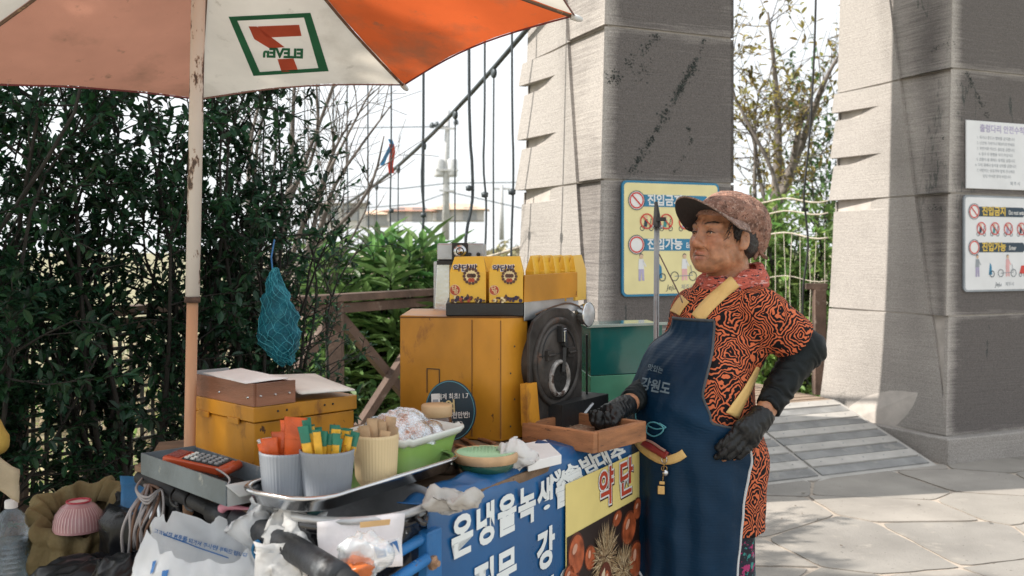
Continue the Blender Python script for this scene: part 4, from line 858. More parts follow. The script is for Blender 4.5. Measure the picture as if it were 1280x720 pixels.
for cx, cz, R_, n_ in ((.215, .565, .085, 420), (.33, .50, .075, 330), (.20, .42, .10, 420), (.10, .49, .035, 120)):
    fl.disc(cx, cz, R_ * .62, hc[3], 4)
    for k in range(n_):
        a = pr.uniform(0, 6.283); q = pr.uniform(.05, .7) * R_; L_ = R_ * pr.uniform(.3, .55); x0, y0 = cx + q * math.cos(a), cz + q * math.sin(a); a2 = a + pr.uniform(-.35, .35)
        x1, y1 = x0 + L_ * math.cos(a2), y0 + L_ * math.sin(a2)
        if not (.003 < x1 < .455 and .364 < y1 < .668): continue
        fl.poly([(x0 - .0016 * math.sin(a2), y0 + .0016 * math.cos(a2)), (x1, y1), (x0 + .0016 * math.sin(a2), y0 - .0016 * math.cos(a2))], hc[pr.choice([0, 0, 1, 2, 2, 4])], 5 + pr.randrange(4), 'husk_print')
for cx, cz, R_ in ((.205, .505, .05), (.315, .455, .03)):
    fl.disc(cx, cz, R_ * .8, m_n4, 10, R_, rot=.1); fl.poly([(cx - R_ * .5, cz + R_ * .5), (cx - R_ * .1, cz + R_ * .75), (cx + R_ * .1, cz - R_ * .8), (cx - R_ * .45, cz - R_ * .6)], m_n3, 11); fl.disc(cx + R_ * .2, cz - R_ * .1, R_ * .36, m_n1, 11, R_ * .65, rot=.2); fl.disc(cx + R_ * .15, cz + R_ * .25, R_ * .12, m_n2, 12)
fl.done()
# boards at the left end
for i, (pts, lab) in enumerate((([(168, 589), (182, 582), (402, 642), (385, 652)], 'board_edge'), ([(340, 637), (352, 622), (392, 628), (378, 645)], 'board'))):
    part('board', MB().prism([G(x, y, .838 + .004 * i) for x, y in pts], (0, 0, .014)), m_ply, cart, bevel=.002)
part('board', MB().prism([V(-.885, 2.42, .83), V(-.86, 2.52, .83), V(-.42, 2.05, .83), V(-.43, 1.93, .83), V(-.52, 1.95, .83)], (0, 0, .02)), m_ply, cart, bevel=.003)
# ---------------------------------------------------------------- roaster
rst = thing('chestnut_roaster', 'chestnut roaster in a worn yellow metal case with a round sooty steel door', 'roaster', V(.0, 2.75, .86))
case = [V(-.31, 2.80, .862), V(-.107, 2.66, .862), V(-.026, 2.61, .862), V(.043, 2.69, .862), V(.043, 3.05, .862), V(-.31, 3.08, .862)]
P1, P2, P3, P4 = [P(x, 397, y) for x, y in ((500, 2.72), (590, 2.64), (626, 2.61), (659, 2.68))]
base = [V(p.x, p.y, .862) for p in (P1, P2, P3, P4)] + [V(.05, 3.02, .862), V(-.31, 3.05, .862)]
tops = [p.copy() for p in base]
for q, p in zip(tops, (P1, P2, P3, P4, None, None)): q.z = 1.187
mb = MB().add(base + tops, [(0, 1, 7, 6), (1, 2, 8, 7), (2, 3, 9, 8), (3, 4, 10, 9), (4, 5, 11, 10), (5, 0, 6, 11), (6, 7, 8, 9, 10, 11), (5, 4, 3, 2, 1, 0)])
cs = part('case', mb, m_yel, rst, bevel=.004)
for p_, q_ in ((P2, 1), (P3, 1)): part('seam', MB().bar(V(p_.x, p_.y - .001, .87), V(p_.x, p_.y - .001, 1.18), .0022, .0022), mat('seam_dark', (.16, .07, .015), .7), cs)
part('top_edge', MB().tube([P1 + Z * .001, P2 + Z * .001, P3 + Z * .001, P4 + Z * .001], .0022, 6), MATS['seam_dark'], cs)
fe = (P2 - P1); fe = V(fe.x, fe.y, 0).normalized(); fnn = V(fe.y, -fe.x, 0)
o_ = V(P1.x, P1.y, 0) + fnn * .0016
mb = MB()
for a, b in (((.083, .98), (.083, 1.045)), ((.083, 1.045), (.12, 1.045)), ((.12, 1.045), (.12, .98))): mb.bar(o_ + fe * a[0] + Z * a[1], o_ + fe * b[0] + Z * b[1], .002, .002)
part('hatch_seam', mb, m_black, rst)
mb = MB()
for k in range(4): mb.lathe(V(P3.x, P3.y, 0).lerp(V(P4.x, P4.y, 0), .3 + .15 * (k % 2)) + Z * (.9 + .07 * k) + V(.004, -.006, 0), [(.003, 0), (.002, .002), (0, .002)], 6, Z, CU, CVv)
part('rivet', mb, m_soot, rst)
nD = V(.83, -.56, 0).normalized(); eD = V(.56, .83, 0).normalized()
DC = P(696, 447, 2.74)
def D(x, z, n=0.): return DC + eD * x + Z * z + nD * n
pts = [(-.155, -.17), (-.155, .09), (-.13, .125), (-.07, .152), (0, .16), (.07, .155), (.13, .13), (.158, .09), (.158, -.13), (.11, -.185), (-.07, -.185)]
part('front_plate', MB().prism([D(x, z, -.012) for x, z in pts], nD * .012), m_soot, rst, bevel=.002)
part('drum', MB().lathe(D(0, -.01, -.24), [(0, 0), (.135, 0), (.135, .23), (0, .23)], 40, eD, Z, nD), m_soot, rst, smooth=False, bevel=.003)
part('door_ring', MB().lathe(D(0, -.008, 0), [(.140, 0), (.140, .008), (.137, .011), (.127, .011), (.123, .008), (.119, .005)], 56, eD, Z, nD), m_soot, rst, smooth=True)
dr = part('door', MB().lathe(D(0, -.008, .004), [(0, .006), (.04, .006), (.085, .005), (.118, .003), (.119, 0)], 48, eD, Z, nD), m_soot, rst, smooth=True)
part('handle', MB().box(D(.004, .072, .026), (.013, .010, .036), eD, nD, Z).box(D(.004, .092, .018), (.022, .02, .010), eD, nD, Z), m_chrome, dr, bevel=.002); part('latch', MB().box(D(-.008, .080, .018), (.010, .02, .05), eD, nD, Z), m_black, dr, bevel=.002); part('lid_arc', MB().tube([D(.098 * math.cos(a), .012 + .088 * math.sin(a), .0085) for a in [math.pi * k / 24 for k in range(25)]], .0026, 6), m_black, dr, smooth=True)
for x in (-.062, .062):
    part('hinge', MB().box(D(x, .018, .013), (.04, .012, .03), eD, nD, Z).tube([D(x - .02, .018, .021), D(x + .02, .018, .021)], .004, 8), m_soot, dr, bevel=.001)
part('seam', MB().bar(D(-.115, .018, .0095), D(.115, .018, .0095), .002, .003), m_black, dr)
part('chute_ring', MB().lathe(D(-.005, -.058, .008), [(.044, 0), (.046, .012), (.053, .014), (.058, .010), (.058, 0)], 36, eD, Z, nD), mat('scorched_ring', (.42, .40, .38), .5, .5, var=.4, scale=30, spots=((.08, .05, .04), .52, 35, .04)), dr, smooth=True)
part('chute_mouth', MB().lathe(D(-.005, -.058, .0125), [(.047, .0), (.0, .0005)], 30, eD, Z, nD), mat('charred', (.012, .011, .010), .9, bump=.8), dr)
part('lever', MB().bar(D(.012, .045, .022), D(.004, -.04, .022), .012, .01).lathe(D(.012, .048, .016), [(.012, 0), (.012, .014), (0, .014)], 12, eD, Z, nD), m_black, dr, bevel=.002)
part('side_guard', MB().prism([D(.172, -.17, .0), D(.172, .05, .0), D(.205, .05, -.02), D(.205, -.17, -.02)], nD * -.006), m_black, rst)
part('chute_lip', MB().prism([D(.03, -.165, .004), D(.13, -.125, .004), D(.12, -.14, .05), D(.05, -.175, .05)], Z * .003), m_alu, rst)
part('base_skirt', MB().prism([D(-.165, -.165, .012), D(-.165, -.055, .008), D(-.115, -.055, .008), D(-.105, -.165, .012)], nD * -.02), m_yel, rst)
part('base_block', MB().box(V(.10, 2.86, .905), (.26, .26, .085), eD, nD, Z), m_black, rst)
part('wire', MB().tube(smooth_path([P(656, 399, 2.7), P(672, 392, 2.7), P(690, 384, 2.75), P(712, 379, 2.8), P(728, 385, 2.85)], 14), .0025, 6), m_ribm, rst, smooth=True)
bpy.context.view_layer.update()
for o_ in rst.children_recursive:
    if o_.name.split('.')[0] in ('front_plate', 'drum', 'door_ring', 'door', 'handle', 'latch', 'lid_arc', 'hinge', 'chute_ring', 'chute_mouth', 'lever') or (o_.parent and o_.parent.name.startswith('door')):
        if o_.parent in (rst, dr):
            for v_ in o_.data.vertices: v_.co = DC + (v_.co - DC) * .88 - Z * .004
g_ = thing('lamp', 'round chrome lamp head on a black bracket beside the roaster door', 'lamp', P(735, 394, 2.84))
part('head', MB().lathe(P(733, 393, 2.84), [(0, -.03), (.02, -.028), (.030, -.01), (.034, .004), (.036, .008), (.033, .010)], 28, eD, Z, nD), m_chrome, g_, smooth=True)
part('lens', MB().lathe(P(733, 393, 2.84), [(.033, .009), (.02, .013), (0, .015)], 24, eD, Z, nD), mat('lens_frost', (.55, .58, .60), .15, .2, var=.2, scale=30), g_, smooth=True)
part('bracket', MB().tube([P(733, 393, 2.87), P(722, 396, 2.86), P(722, 415, 2.86)], .007, 8), m_black, g_)
# steel box over the drum, black box, yellow bin of bags
sb = thing('steel_box', 'dull stainless box standing on the roaster under the orange bin', 'box', V(.12, 2.88, 1.19))
part('body', MB().prism([P(655, 402, 2.66), P(723, 388, 2.84), V(.20, 3.0, P(723, 388, 2.84).z), V(-.02, 3.0, P(655, 402, 2.66).z)], (0, 0, .055)), m_alu, sb, bevel=.003)
bk = thing('black_box', 'flat black box on the roaster that carries the paper bags', 'box', V(-.07, 2.75, 1.19))
TB = 1.226
mb = MB().prism([V(P(558, 380, 2.68).x, 2.66, 1.189), V(P(654, 380, 2.66).x, 2.65, 1.189), V(P(655, 380, 2.85).x, 2.98, 1.189), V(P(560, 380, 2.98).x, 2.98, 1.189)], (0, 0, .034)); part('body', mb, m_black, bk, bevel=.003)
part('tin_lid', MB().lathe(P(620, 396, 2.70) - Z * .004, [(0, 0), (.022, 0), (.022, .008), (0, .010)], 20), m_alu, bk, smooth=True)
bn = thing('snack_bin', 'orange open metal bin in front of the row of paper bags', 'bin', P(690, 378, 2.74))
part('front', MB().prism([P(655, 378, 2.66), P(722, 371, 2.80), P(722, 340, 2.80), P(656, 344, 2.66)], V(-.004, .01, 0)), m_yel, bn, bevel=.002)
part('floor', MB().prism([P(655, 378, 2.66), P(722, 371, 2.80), P(722, 371, 2.80) + V(-.1, .16, 0), P(655, 378, 2.66) + V(-.08, .16, 0)], (0, 0, .003)), m_yel, bn)
m_bag = mat('bag_card', (.76, .46, .05), .35, var=.05, scale=8, bump=.04); m_bagd = mat('bag_print_dark', (.10, .045, .03), .5, var=.4, scale=80, bump=0); m_bagr = mat('bag_print_red', (.42, .07, .03), .5, bump=0); m_bagc = mat('bag_print_cream', (.75, .62, .35), .5, bump=0); m_ink = mat('bag_ink', (.03, .02, .06), .5, bump=0)
def gable_bag(o, ex, w_, h, dp, label, printed=True, group='gable topped paper bags of roast chestnuts'):
    """o: front bottom left corner; ex along the front; the top folds to a ridge across the depth"""
    ey = V(-ex.y, ex.x, 0); t = thing('paper_bag', label, 'paper bag', o + ex * w_ / 2 + ey * dp / 2, group)
    hs = h * .66; A = lambda x, y, z: o + ex * x + ey * y + Z * z; i_ = .10 * w_
    v = [A(0, 0, 0), A(w_, 0, 0), A(w_, dp, 0), A(0, dp, 0), A(0, 0, hs), A(w_, 0, hs), A(w_, dp, hs), A(0, dp, hs), A(i_, dp * .42, h * .985), A(w_ - i_, dp * .42, h), A(w_ - i_, dp * .58, h), A(i_, dp * .58, h * .985), A(w_ * .93, dp * .5, hs * 1.05), A(w_ * .07, dp * .5, hs * 1.05)]
    f = [(0, 1, 5, 4), (1, 2, 6, 5), (2, 3, 7, 6), (3, 0, 4, 7), (3, 2, 1, 0), (4, 5, 9, 8), (6, 7, 11, 10), (8, 9, 10, 11), (5, 12, 9), (5, 6, 12), (6, 10, 12), (12, 10, 9), (7, 13, 11), (7, 4, 13), (4, 8, 13), (13, 8, 11)]
    part('body', MB().add(v, f), m_bag, t, bevel=.0012)
    if printed:
        fl = Flat(o - ey * .0015, ex, Z, t, step=.0006)
        fl.disc(w_ * .60, hs * .98 - .01, w_ * .21, m_bagc, 0, n=20)
        for k in range(14): a = k * .449; fl.disc(w_ * .60 + w_ * .20 * math.cos(a), hs * .98 - .01 + w_ * .2 * math.sin(a) * .98, w_ * .045, m_bagd, 1, n=8)
        for k in range(5): fl.disc(w_ * (.53 + .035 * k), hs * .88 - .012 * (k % 2), w_ * .06, m_bagr if k % 2 else m_bagd, 2, n=10)
        fl.disc(w_ * .15, h * .27, w_ * .15, m_bagc, 0); fl.disc(w_ * .15, h * .27, w_ * .137, m_bagr, 1); fl.text('단', w_ * .13, h * .30, w_ * .15, m_bagc, 2, .02); fl.text('밤', w_ * .18, h * .235, w_ * .13, m_bagc, 2, .02)
        rb_ = random.Random(int(o.x * 1000))
        for k in range(30): fl.disc(w_ * (.05 + .9 * rb_.random()), h * .012 + h * .09 * rb_.random() ** 1.4 + .002, w_ * rb_.uniform(.03, .06), (m_bagd, m_bagr, m_ink, m_bagc)[rb_.choice([0, 0, 0, 1, 2, 3])], 1 + k % 3, n=8)
        fl.poly([(w_ * .38, h * .05), (w_ * .5, h * .19), (w_ * .62, h * .05)], m_bagd, 0)
        sl = (A(i_, dp * .42, h * .985) - A(0, 0, hs)); up_ = (Z * (h - hs) + ey * dp * .42).normalized()
        f2 = Flat(A(0, 0, hs) - ey * .001, ex, up_, t, step=.0006)
        f2.text('약단밤', w_ * .42, (h - hs) * .25, w_ * .245, WHITE, 0, .09); f2.text('약단밤', w_ * .42, (h - hs) * .25, w_ * .245, m_ink, 1, .03)
        fl.done(); f2.done()
    return t
z0 = 1.224
bx = lambda px, Y: V(P(px, 0, Y).x, Y, z0)
b1, b2 = bx(562, 2.68), bx(611.5, 2.665)
gable_bag(b1, V(1, -.06, 0).normalized(), .0985, .125, .07, 'yellow printed gable bag at the left end of the bag row')
gable_bag(b2, V(1, -.06, 0).normalized(), .0905, .125, .07, 'yellow printed gable bag, second from the left, next to the orange bin')
gable_bag(bx(585, 2.775), V(1, -.05, 0).normalized(), .0985, .125, .07, 'yellow gable bag standing behind the two printed ones', False)
for k in range(5):
    q = P(655, 0, 2.67).lerp(P(722, 0, 2.81), (k + 1.) / 5.1); o = V(q.x - .002, q.y + .012, 1.222); ex = V(.42, .9, 0).normalized()
    gable_bag(o, ex, .085, .130, .0265, 'yellow gable bag in the orange bin, %s from the left' % ('first', 'second', 'third', 'fourth', 'last')[k], False)
# stainless machine behind on the left
mc_ = thing('dispenser', 'tall stainless dispenser with a black speaker panel behind the yellow roaster case', 'dispenser', V(-.17, 3.0, .86))
part('column', MB().prism([P(541, 420, 3.0), P(563, 420, 3.0), P(563, 325, 3.0), P(546, 325, 3.0)], V(0, .15, 0)), m_chrome, mc_, bevel=.004)
part('head', MB().prism([P(546, 326, 2.97), P(606, 326, 2.97), P(606, 304, 2.97), P(546, 304, 2.97)], V(0, .2, 0)), m_alu, mc_, bevel=.006)
part('stand', MB().prism([V(-.24, 3.05, .86), V(-.03, 3.05, .86), V(-.03, 3.05, 1.33), V(-.24, 3.05, 1.33)], V(0, .1, 0)), m_alu, mc_)
part('speaker', MB().box(P(575, 314, 2.962), (.048, .012, .05)), m_black, mc_, bevel=.003)
part('speaker_cone', MB().lathe(P(575, 314, 2.954), [(.019, 0), (.019, .004), (.010, -.004), (.006, .002), (0, .003)], 24, V(1, 0, 0), Z, V(0, -1, 0)), m_chrome, mc_, smooth=True)
for x in (587, 598): part('knob', MB().lathe(P(x, 318, 2.966), [(.006, 0), (.006, .01), (0, .011)], 12, V(1, 0, 0), Z, V(0, -1, 0)), m_black, mc_)
part('drip_lip', MB().prism([P(546, 331, 2.96), P(566, 331, 2.96), P(566, 326, 2.96), P(546, 326, 2.96)], V(0, .02, 0)), m_black, mc_)
# round navy notice leaning on the case
oc = P(562.5, 513, 2.585); ey_ = V(-.06, .13, .985).normalized(); ex_ = V(.86, -.49, .0).normalized(); ex_ = (ex_ - ey_ * ex_.dot(ey_)).normalized(); nn = ex_.cross(ey_)
rd = thing('round_sign', 'round navy blue card sign leaning against the yellow roaster case', 'sign', oc - Z * .08)
part('card', MB().lathe(oc, [(0, -.003), (.078, -.003), (.078, 0), (0, 0)], 48, ex_, ey_, nn), mat('navy_card', (.02, .045, .065), .4, var=.1, bump=.05), rd)
fl = Flat(oc, ex_, ey_, rd); fl.ring(0, 0, .076, .0022, mat('teal_ring', (.10, .30, .36), .4), 0, 48)
fl.text('세계 최초! 1.7', .012, .035, .017, WHITE, 1, .01, slant=0); fl.text('1억', -.005, .008, .036, mat('card_gold', (.70, .58, .30), .4), 1, .03); fl.text('4천만번!', .03, -.014, .018, WHITE, 1, .02); fl.text('눌러주세요', .005, -.036, .015, WHITE, 1, .01)
fl.rect(-.055, -.03, -.028, .045, WHITE, 1); fl.rect(-.05, .0, -.033, .03, m_grey, 2); fl.done()
# green tank behind
gt = thing('glass_tank', 'teal green glass tank with pale rim between the roaster and the woman', 'tank', P(780, 505, 3.25))
m_teal = mat('teal_panel', (.015, .16, .15), .12, var=.15, scale=3, bump=.02, coat=.5); m_tealL = mat('pale_green_panel', (.10, .34, .22), .15, var=.1, bump=.02)
a0, a1 = P(738, 505, 3.2), P(828, 505, 3.3); zt_, zm, zb_ = P(0, 408, 3.2).z, P(0, 470, 3.2).z, P(0, 506, 3.2).z
def strip(z0, z1, off): return MB().prism([V(a0.x, a0.y, z0), V(a1.x, a1.y, z0), V(a1.x, a1.y, z1), V(a0.x, a0.y, z1)], V(-.02, .22, 0))
part('upper_pane', strip(zm, zt_, 0), m_teal, gt, bevel=.003); part('lower_pane', strip(.86, zm - .001, 0), m_tealL, gt, bevel=.003)
part('rim', MB().bar(V(a0.x - .01, a0.y - .004, zt_), V(a1.x + .02, a1.y - .004, zt_ + .003), .012, .008), mat('rim_pale', (.45, .55, .5), .3), gt); part('stand', MB().prism([V(a0.x, a0.y, 0), V(a1.x, a1.y, 0), V(a1.x, a1.y, .858), V(a0.x, a0.y, .858)], V(-.02, .22, 0)), m_iron, gt)
# chestnut tray
A_, B_, C_ = V(.0315, 2.613, .862), V(.2075, 2.458, .862), V(.331, 2.624, .862)
t1 = (B_ - A_); L1 = t1.length; t1.normalize(); t2 = V(-t1.y, t1.x, 0); L2 = .215
m_tray = mat('tray_wood', (.36, .155, .065), .6, var=.25, scale=5, bump=.3, stretch=(2, 2, 10), spots=((.14, .06, .03), .60, 14, .08)); m_trayin = mat('tray_floor', (.26, .15, .09), .8, var=.3, scale=12, bump=.5, spots=((.48, .36, .25), .63, 60, .02))
wt = thing('wooden_tray', 'rough wooden tray under the gloved hand of the woman', 'tray', A_)
def T(x, y, z=.862): q = A_ + t1 * x + t2 * y; return V(q.x, q.y, z)
part('front_board', MB().bar(T(0, 0, .888), T(L1, 0, .888), .018, .052, Z), m_tray, wt, bevel=.003); part('side_board', MB().bar(T(L1 - .008, .0095, .888), T(L1 - .008, L2, .888), .02, .052, Z), m_tray, wt, bevel=.003)
part('back_board', MB().bar(T(0, L2, .888), T(L1, L2, .888), .016, .052, Z), m_tray, wt, bevel=.003); part('side_board', MB().bar(T(0.006, .0095, .888), T(.006, L2 - .01, .888), .014, .05, Z), m_tray, wt, bevel=.003)
part('base', MB().prism([T(.012, .009, .874), T(L1 - .018, .009, .874), T(L1 - .018, L2 - .008, .874), T(.012, L2 - .008, .874)], (0, 0, .010)), m_trayin, wt)
mb = MB(); rq = random.Random(2)
for k in range(240):
    p = T(rq.uniform(.02, L1 - .025), rq.uniform(.015, L2 - .015), .886); a = rq.uniform(0, 6.28); s_ = rq.uniform(.001, .003)
    mb.add([p + V(s_ * math.cos(a + q) * (1.8 if q_ % 2 else 1), s_ * math.sin(a + q), .0005 * q_) for q_, q in enumerate((0, 1.5, 3.1, 4.7))], [(0, 1, 2, 3)])
stuff(part('crumbs', mb, mat('crumbs', (.45, .34, .24), .9), wt))
# ---------------------------------------------------------------- pot and oval steel tray over it
potc = V(-.31, 1.965, 0)
pot = thing('stock_pot', 'big black speckled enamel pot under the steel tray, paper hung on its side', 'pot', V(potc.x, potc.y, .58))
m_enam = mat('speckled_enamel', (.012, .012, .014), .12, var=.2, bump=.1, spots=((.5, .52, .52), .635, 34, .02), coat=.6)
part('body', MB().lathe(V(potc.x, potc.y, 0), [(0, .58), (.13, .58), (.142, .60), (.146, .70), (.146, .855), (.15, .862)], 56), m_enam, pot, smooth=True)
part('rim', MB().lathe(V(potc.x, potc.y, 0), [(.150, .861), (.157, .864), (.159, .870), (.154, .877), (.146, .876), (.141, .870), (.142, .86), (.138, .62), (0, .60)], 64), mat('pot_rim', (.50, .51, .52), .35, .5, var=.2, spots=((.15, .14, .14), .64, 20, .05)), pot, smooth=True)
part('rim_band', MB().lathe(V(potc.x, potc.y, 0), [(.147, .842), (.1525, .846), (.1525, .856), (.150, .861)], 56), m_enam, pot, smooth=True)
hp = P(521, 640, 1.9); part('ear_handle', MB().tube(smooth_path([P(515, 640, 1.93), P(522, 648, 1.875), P(530, 655, 1.875), P(533, 645, 1.92)], 10), .006, 8), m_enam, pot, smooth=True)
e1 = V(.52, .854, 0).normalized(); e2 = V(-.854, .52, 0).normalized(); ct = V(-.352, 1.785, 0) + e1 * .235 + e2 * .10
def OT(x, y, z): q = ct + e1 * x + e2 * y; return V(q.x, q.y, z)
ot = thing('steel_tray', 'oblong steel tray with rounded corners lying across the black pot, carrying the cups', 'tray', OT(0, 0, .88))
def rr_rect(hx, hy, r, n=6):
    out = []
    for cx, cy, a0 in ((hx - r, -hy + r, -90), (hx - r, hy - r, 0), (-hx + r, hy - r, 90), (-hx + r, -hy + r, 180)):
        for k in range(n + 1): a = rad(a0 + 90 * k / n); out.append((cx + r * math.cos(a), cy + r * math.sin(a)))
    return out
rws = [[OT(x, y, z) for x, y in rr_rect(.25 - d, .11 - d, .075 - d * .5)] for d, z in ((.012, .915), (.004, .917), (0, .914), (.001, .911), (.010, .905), (.016, .888), (.024, .884), (.06, .884))]
mb = MB().grid(rws, closed=True); n0 = len(rws) - 1; mb.f.append(tuple(range(n0 * 28, n0 * 28 + 28))); part('pan', mb, m_chrome, ot, smooth=True, solid=.0012)
# ribbed cups with sachets
def ribbed_cup(c, r0, r1, h, col, label, rounded=0., group='ribbed plastic cups on the steel tray'):
    t = thing('ribbed_cup', label, 'cup', c, group); nr = 44
    def fn(a, r, z, j): return r + (.0011 * max(0, math.cos(a * nr)) if 0 < j < 9 else 0)
    pr_ = [(0, 0), (r0 * (.75 if rounded else .96), 0), (r0 + rounded * .0, .004 + rounded)] + [(r0 + (r1 - r0) * q, h * q + (.004 if q < .1 else 0)) for q in (.2, .4, .6, .8, .94)] + [(r1, h), (r1 - .003, h), (r1 - .004, h * .5), (r0 - .003, .01), (0, .008)]
    if rounded: pr_[1] = (r0 * .7, 0); pr_[2] = (r0 * .93, .012)
    part('cup', MB().lathe(c, pr_, nr * 3, fn=fn), col, t, smooth=True); return t
m_cg = mat('cup_grey', (.25, .275, .31), .45, var=.05, bump=.03); m_cc = mat('cup_cream', (.70, .55, .32), .45, var=.05, bump=.03)
c1, c2, c3 = G(409, 622, .885), G(357, 620, .885), G(470, 607, .885)
for q, o in ((c1, .0), (c2, 0), (c3, 0)): q += e2 * .0
ribbed_cup(c1, .043, .0525, .094, m_cg, 'light grey ribbed cup full of yellow and green sachets'); ribbed_cup(c2, .042, .050, .089, m_cg, 'light grey ribbed cup with orange packets, leftmost on the tray'); ribbed_cup(c3, .040, .0455, .106, m_cc, 'cream ribbed cup with brown sachets, in the middle of the tray', .01)
def stick(base, tip, w_, m, m2, label, cat='sachet', group=None, prn=None, th=.0035, k1_=.66):
    t = thing('sachet', label, cat, base, group); ax = (tip - base); L = ax.length; ax.normalize(); sd = ax.cross(V(.1, 1, .1)).normalized(); nn_ = sd.cross(ax)
    def sec(u, wf, tf): c = base + ax * L * u; return [c + sd * w_ * wf / 2 * math.cos(a) + nn_ * th * tf * math.sin(a) for a in [2 * math.pi * k / 10 for k in range(10)]]
    k1 = k1_
    part('wrapper', MB().grid([sec(u, wf, tf) for u, wf, tf in ((0, 1, .9), (.3, .98, 1), (k1, .97, 1))], closed=True), m, t, smooth=True)
    part('wrapper_end', MB().grid([sec(u, wf, tf) for u, wf, tf in ((k1 + .003, .97, 1), (.88, .98, .7), (.955, 1.04, .12), (1, 1.05, .10))], closed=True), m2, t, smooth=True)
    return t
m_sy = mat('sachet_yellow', (.75, .42, .04), .3, var=.15, scale=60, bump=.1, spots=((.45, .12, .03), .62, 45, .02)); m_sg = mat('sachet_green', (.02, .19, .13), .3, var=.15, scale=30, bump=.1); m_so = mat('sachet_orange', (.62, .10, .02), .28, var=.2, scale=25, bump=.2, bscale=30, spots=((.75, .5, .38), .68, 60, .02)); m_sb = mat('sachet_kraft', (.50, .34, .20), .6, var=.2, scale=30, bump=.2)
rs2 = random.Random(8)
for k in range(22):
    a = k * 2.4; q = .043 * math.sqrt((k + .5) / 22); b = c1 + V(q * .7 * math.cos(a), q * .7 * math.sin(a), .02); tp = c1 + V(q * 1.1 * math.cos(a), q * 1.1 * math.sin(a), rs2.uniform(.118, .158)) + V(rs2.uniform(-.014, .014), 0, 0)
    stick(b, tp, rs2.uniform(.016, .021), m_sy, m_sg, 'yellow and green drink sachet standing in the grey cup', group='yellow and green sachets in the grey cup', k1_=rs2.choice([.74, .8, .97]))
for k in range(14):
    a = k * 2.4; q = .037 * math.sqrt((k + .5) / 14); b = c3 + V(q * .7 * math.cos(a), q * .7 * math.sin(a), .03); tp = c3 + V(q * 1.1 * math.cos(a), q * 1.1 * math.sin(a), rs2.uniform(.112, .140)) + V(rs2.uniform(-.010, .010), 0, 0)
    stick(b, tp, .022, m_sb, m_sb, 'brown kraft sachet standing in the cream cup', group='brown sachets in the cream cup')
for k, (dx, dz, w_) in enumerate(((-.030, .115, .034), (-.012, .125, .034), (.006, .145, .040), (.022, .155, .044), (.034, .12, .034), (.0, .12, .036), (-.04, .105, .026))):
    b = c2 + V(dx * .7, -.006 + .01 * (k % 3), .03); stick(b, c2 + V(dx, -.01 + .012 * (k % 3), dz), w_, m_so, m_so, 'orange foil sachet standing in the leftmost grey cup', group='orange foil sachets in the leftmost cup', th=.005)
# white paper cup behind cup 2
t = thing('paper_cup', 'small white paper cup half hidden behind the leftmost grey cup', 'cup', G(336, 600, .886)); part('cup', MB().lathe(G(334, 600, .886) + V(.0, .06, 0), [(0, 0), (.026, 0), (.034, .07), (.036, .072), (.033, .072)], 28), WHITE, t, smooth=True)
# basket with a bag of chestnuts
bc0 = V(-.250, 2.225, 0)
def BK(x, y, z): q = bc0 + e1 * x + e2 * y; return V(q.x, q.y, z)
bk_ = thing('plastic_basket', 'lime green plastic tub nested in a white colander on the steel tray', 'basket', BK(0, 0, .886)); m_lime = mat('lime_plastic', (.30, .52, .13), .35, var=.06, bump=.03, sss=.1); m_wpl = mat('white_plastic', (.68, .72, .68), .3, var=.04, bump=.03)
mb = MB().grid([[BK(x, y, z) for x, y in rr_rect(.115 - d, .088 - d, .035)] for d, z in ((.03, .888), (.016, .888), (.010, .895), (.003, .935), (0, .945), (-.002, .947))], closed=True); mb.f.append(tuple(range(28))); part('tub', mb, m_lime, bk_, smooth=True, solid=.002)
part('colander_rim', MB().grid([[BK(x, y, z + .004 * math.sin(3 * k_)) for k_, (x, y) in enumerate(rr_rect(.124 - d, .097 - d, .04))] for d, z in ((.008, .946), (0, .952), (-.006, .962), (-.004, .966), (.004, .960), (.012, .945), (.03, .925))], closed=True), m_wpl, bk_, smooth=True, solid=.0015)
film = glass('clear_film', rough=.18, alpha=.12, gloss=.8)
cb = thing('chestnut_bag', 'clear plastic bag of roasted chestnuts heaped on the lime green tub', 'bag', BK(0, 0, .95)); mound = MB()
m_cn = mat('chestnut_shell', (.28, .15, .10), .35, var=.35, scale=15, bump=.1)
cn = [];
for k in range(60):
    a = k * 2.39996; q = math.sqrt(k / 60.); x, y = q * .098 * math.cos(a), q * .072 * math.sin(a); z = .948 + .042 * (1 - q * q) + rs2.uniform(-.004, .004); mound.v
    c = BK(x, y, z); u_ = rvec(rs2); w_ = u_.orthogonal().normalized(); v_ = u_.cross(w_)
    mb = MB().lathe(c, [(0, -.009), (.009, -.006), (.0125, 0), (.009, .006), (.003, .010), (0, .0115)], 10, u_, w_, v_); part('chestnut', mb, m_cn, cb, smooth=True)
mb = MB(); rws = []
for j in range(18):
    q = j / 17; rws.append([BK((.122 + .006 * math.sin(5 * a)) * q * math.cos(a), (.093 + .006 * math.sin(7 * a + 1)) * q * math.sin(a), .945 + .062 * (1 - q ** 2.4)) for a in [2 * math.pi * k / 48 for k in range(48)]])
mb.grid(rws, closed=True); crumple(mb, .010, 22, 3., 3); part('film', mb, film, cb, smooth=True)
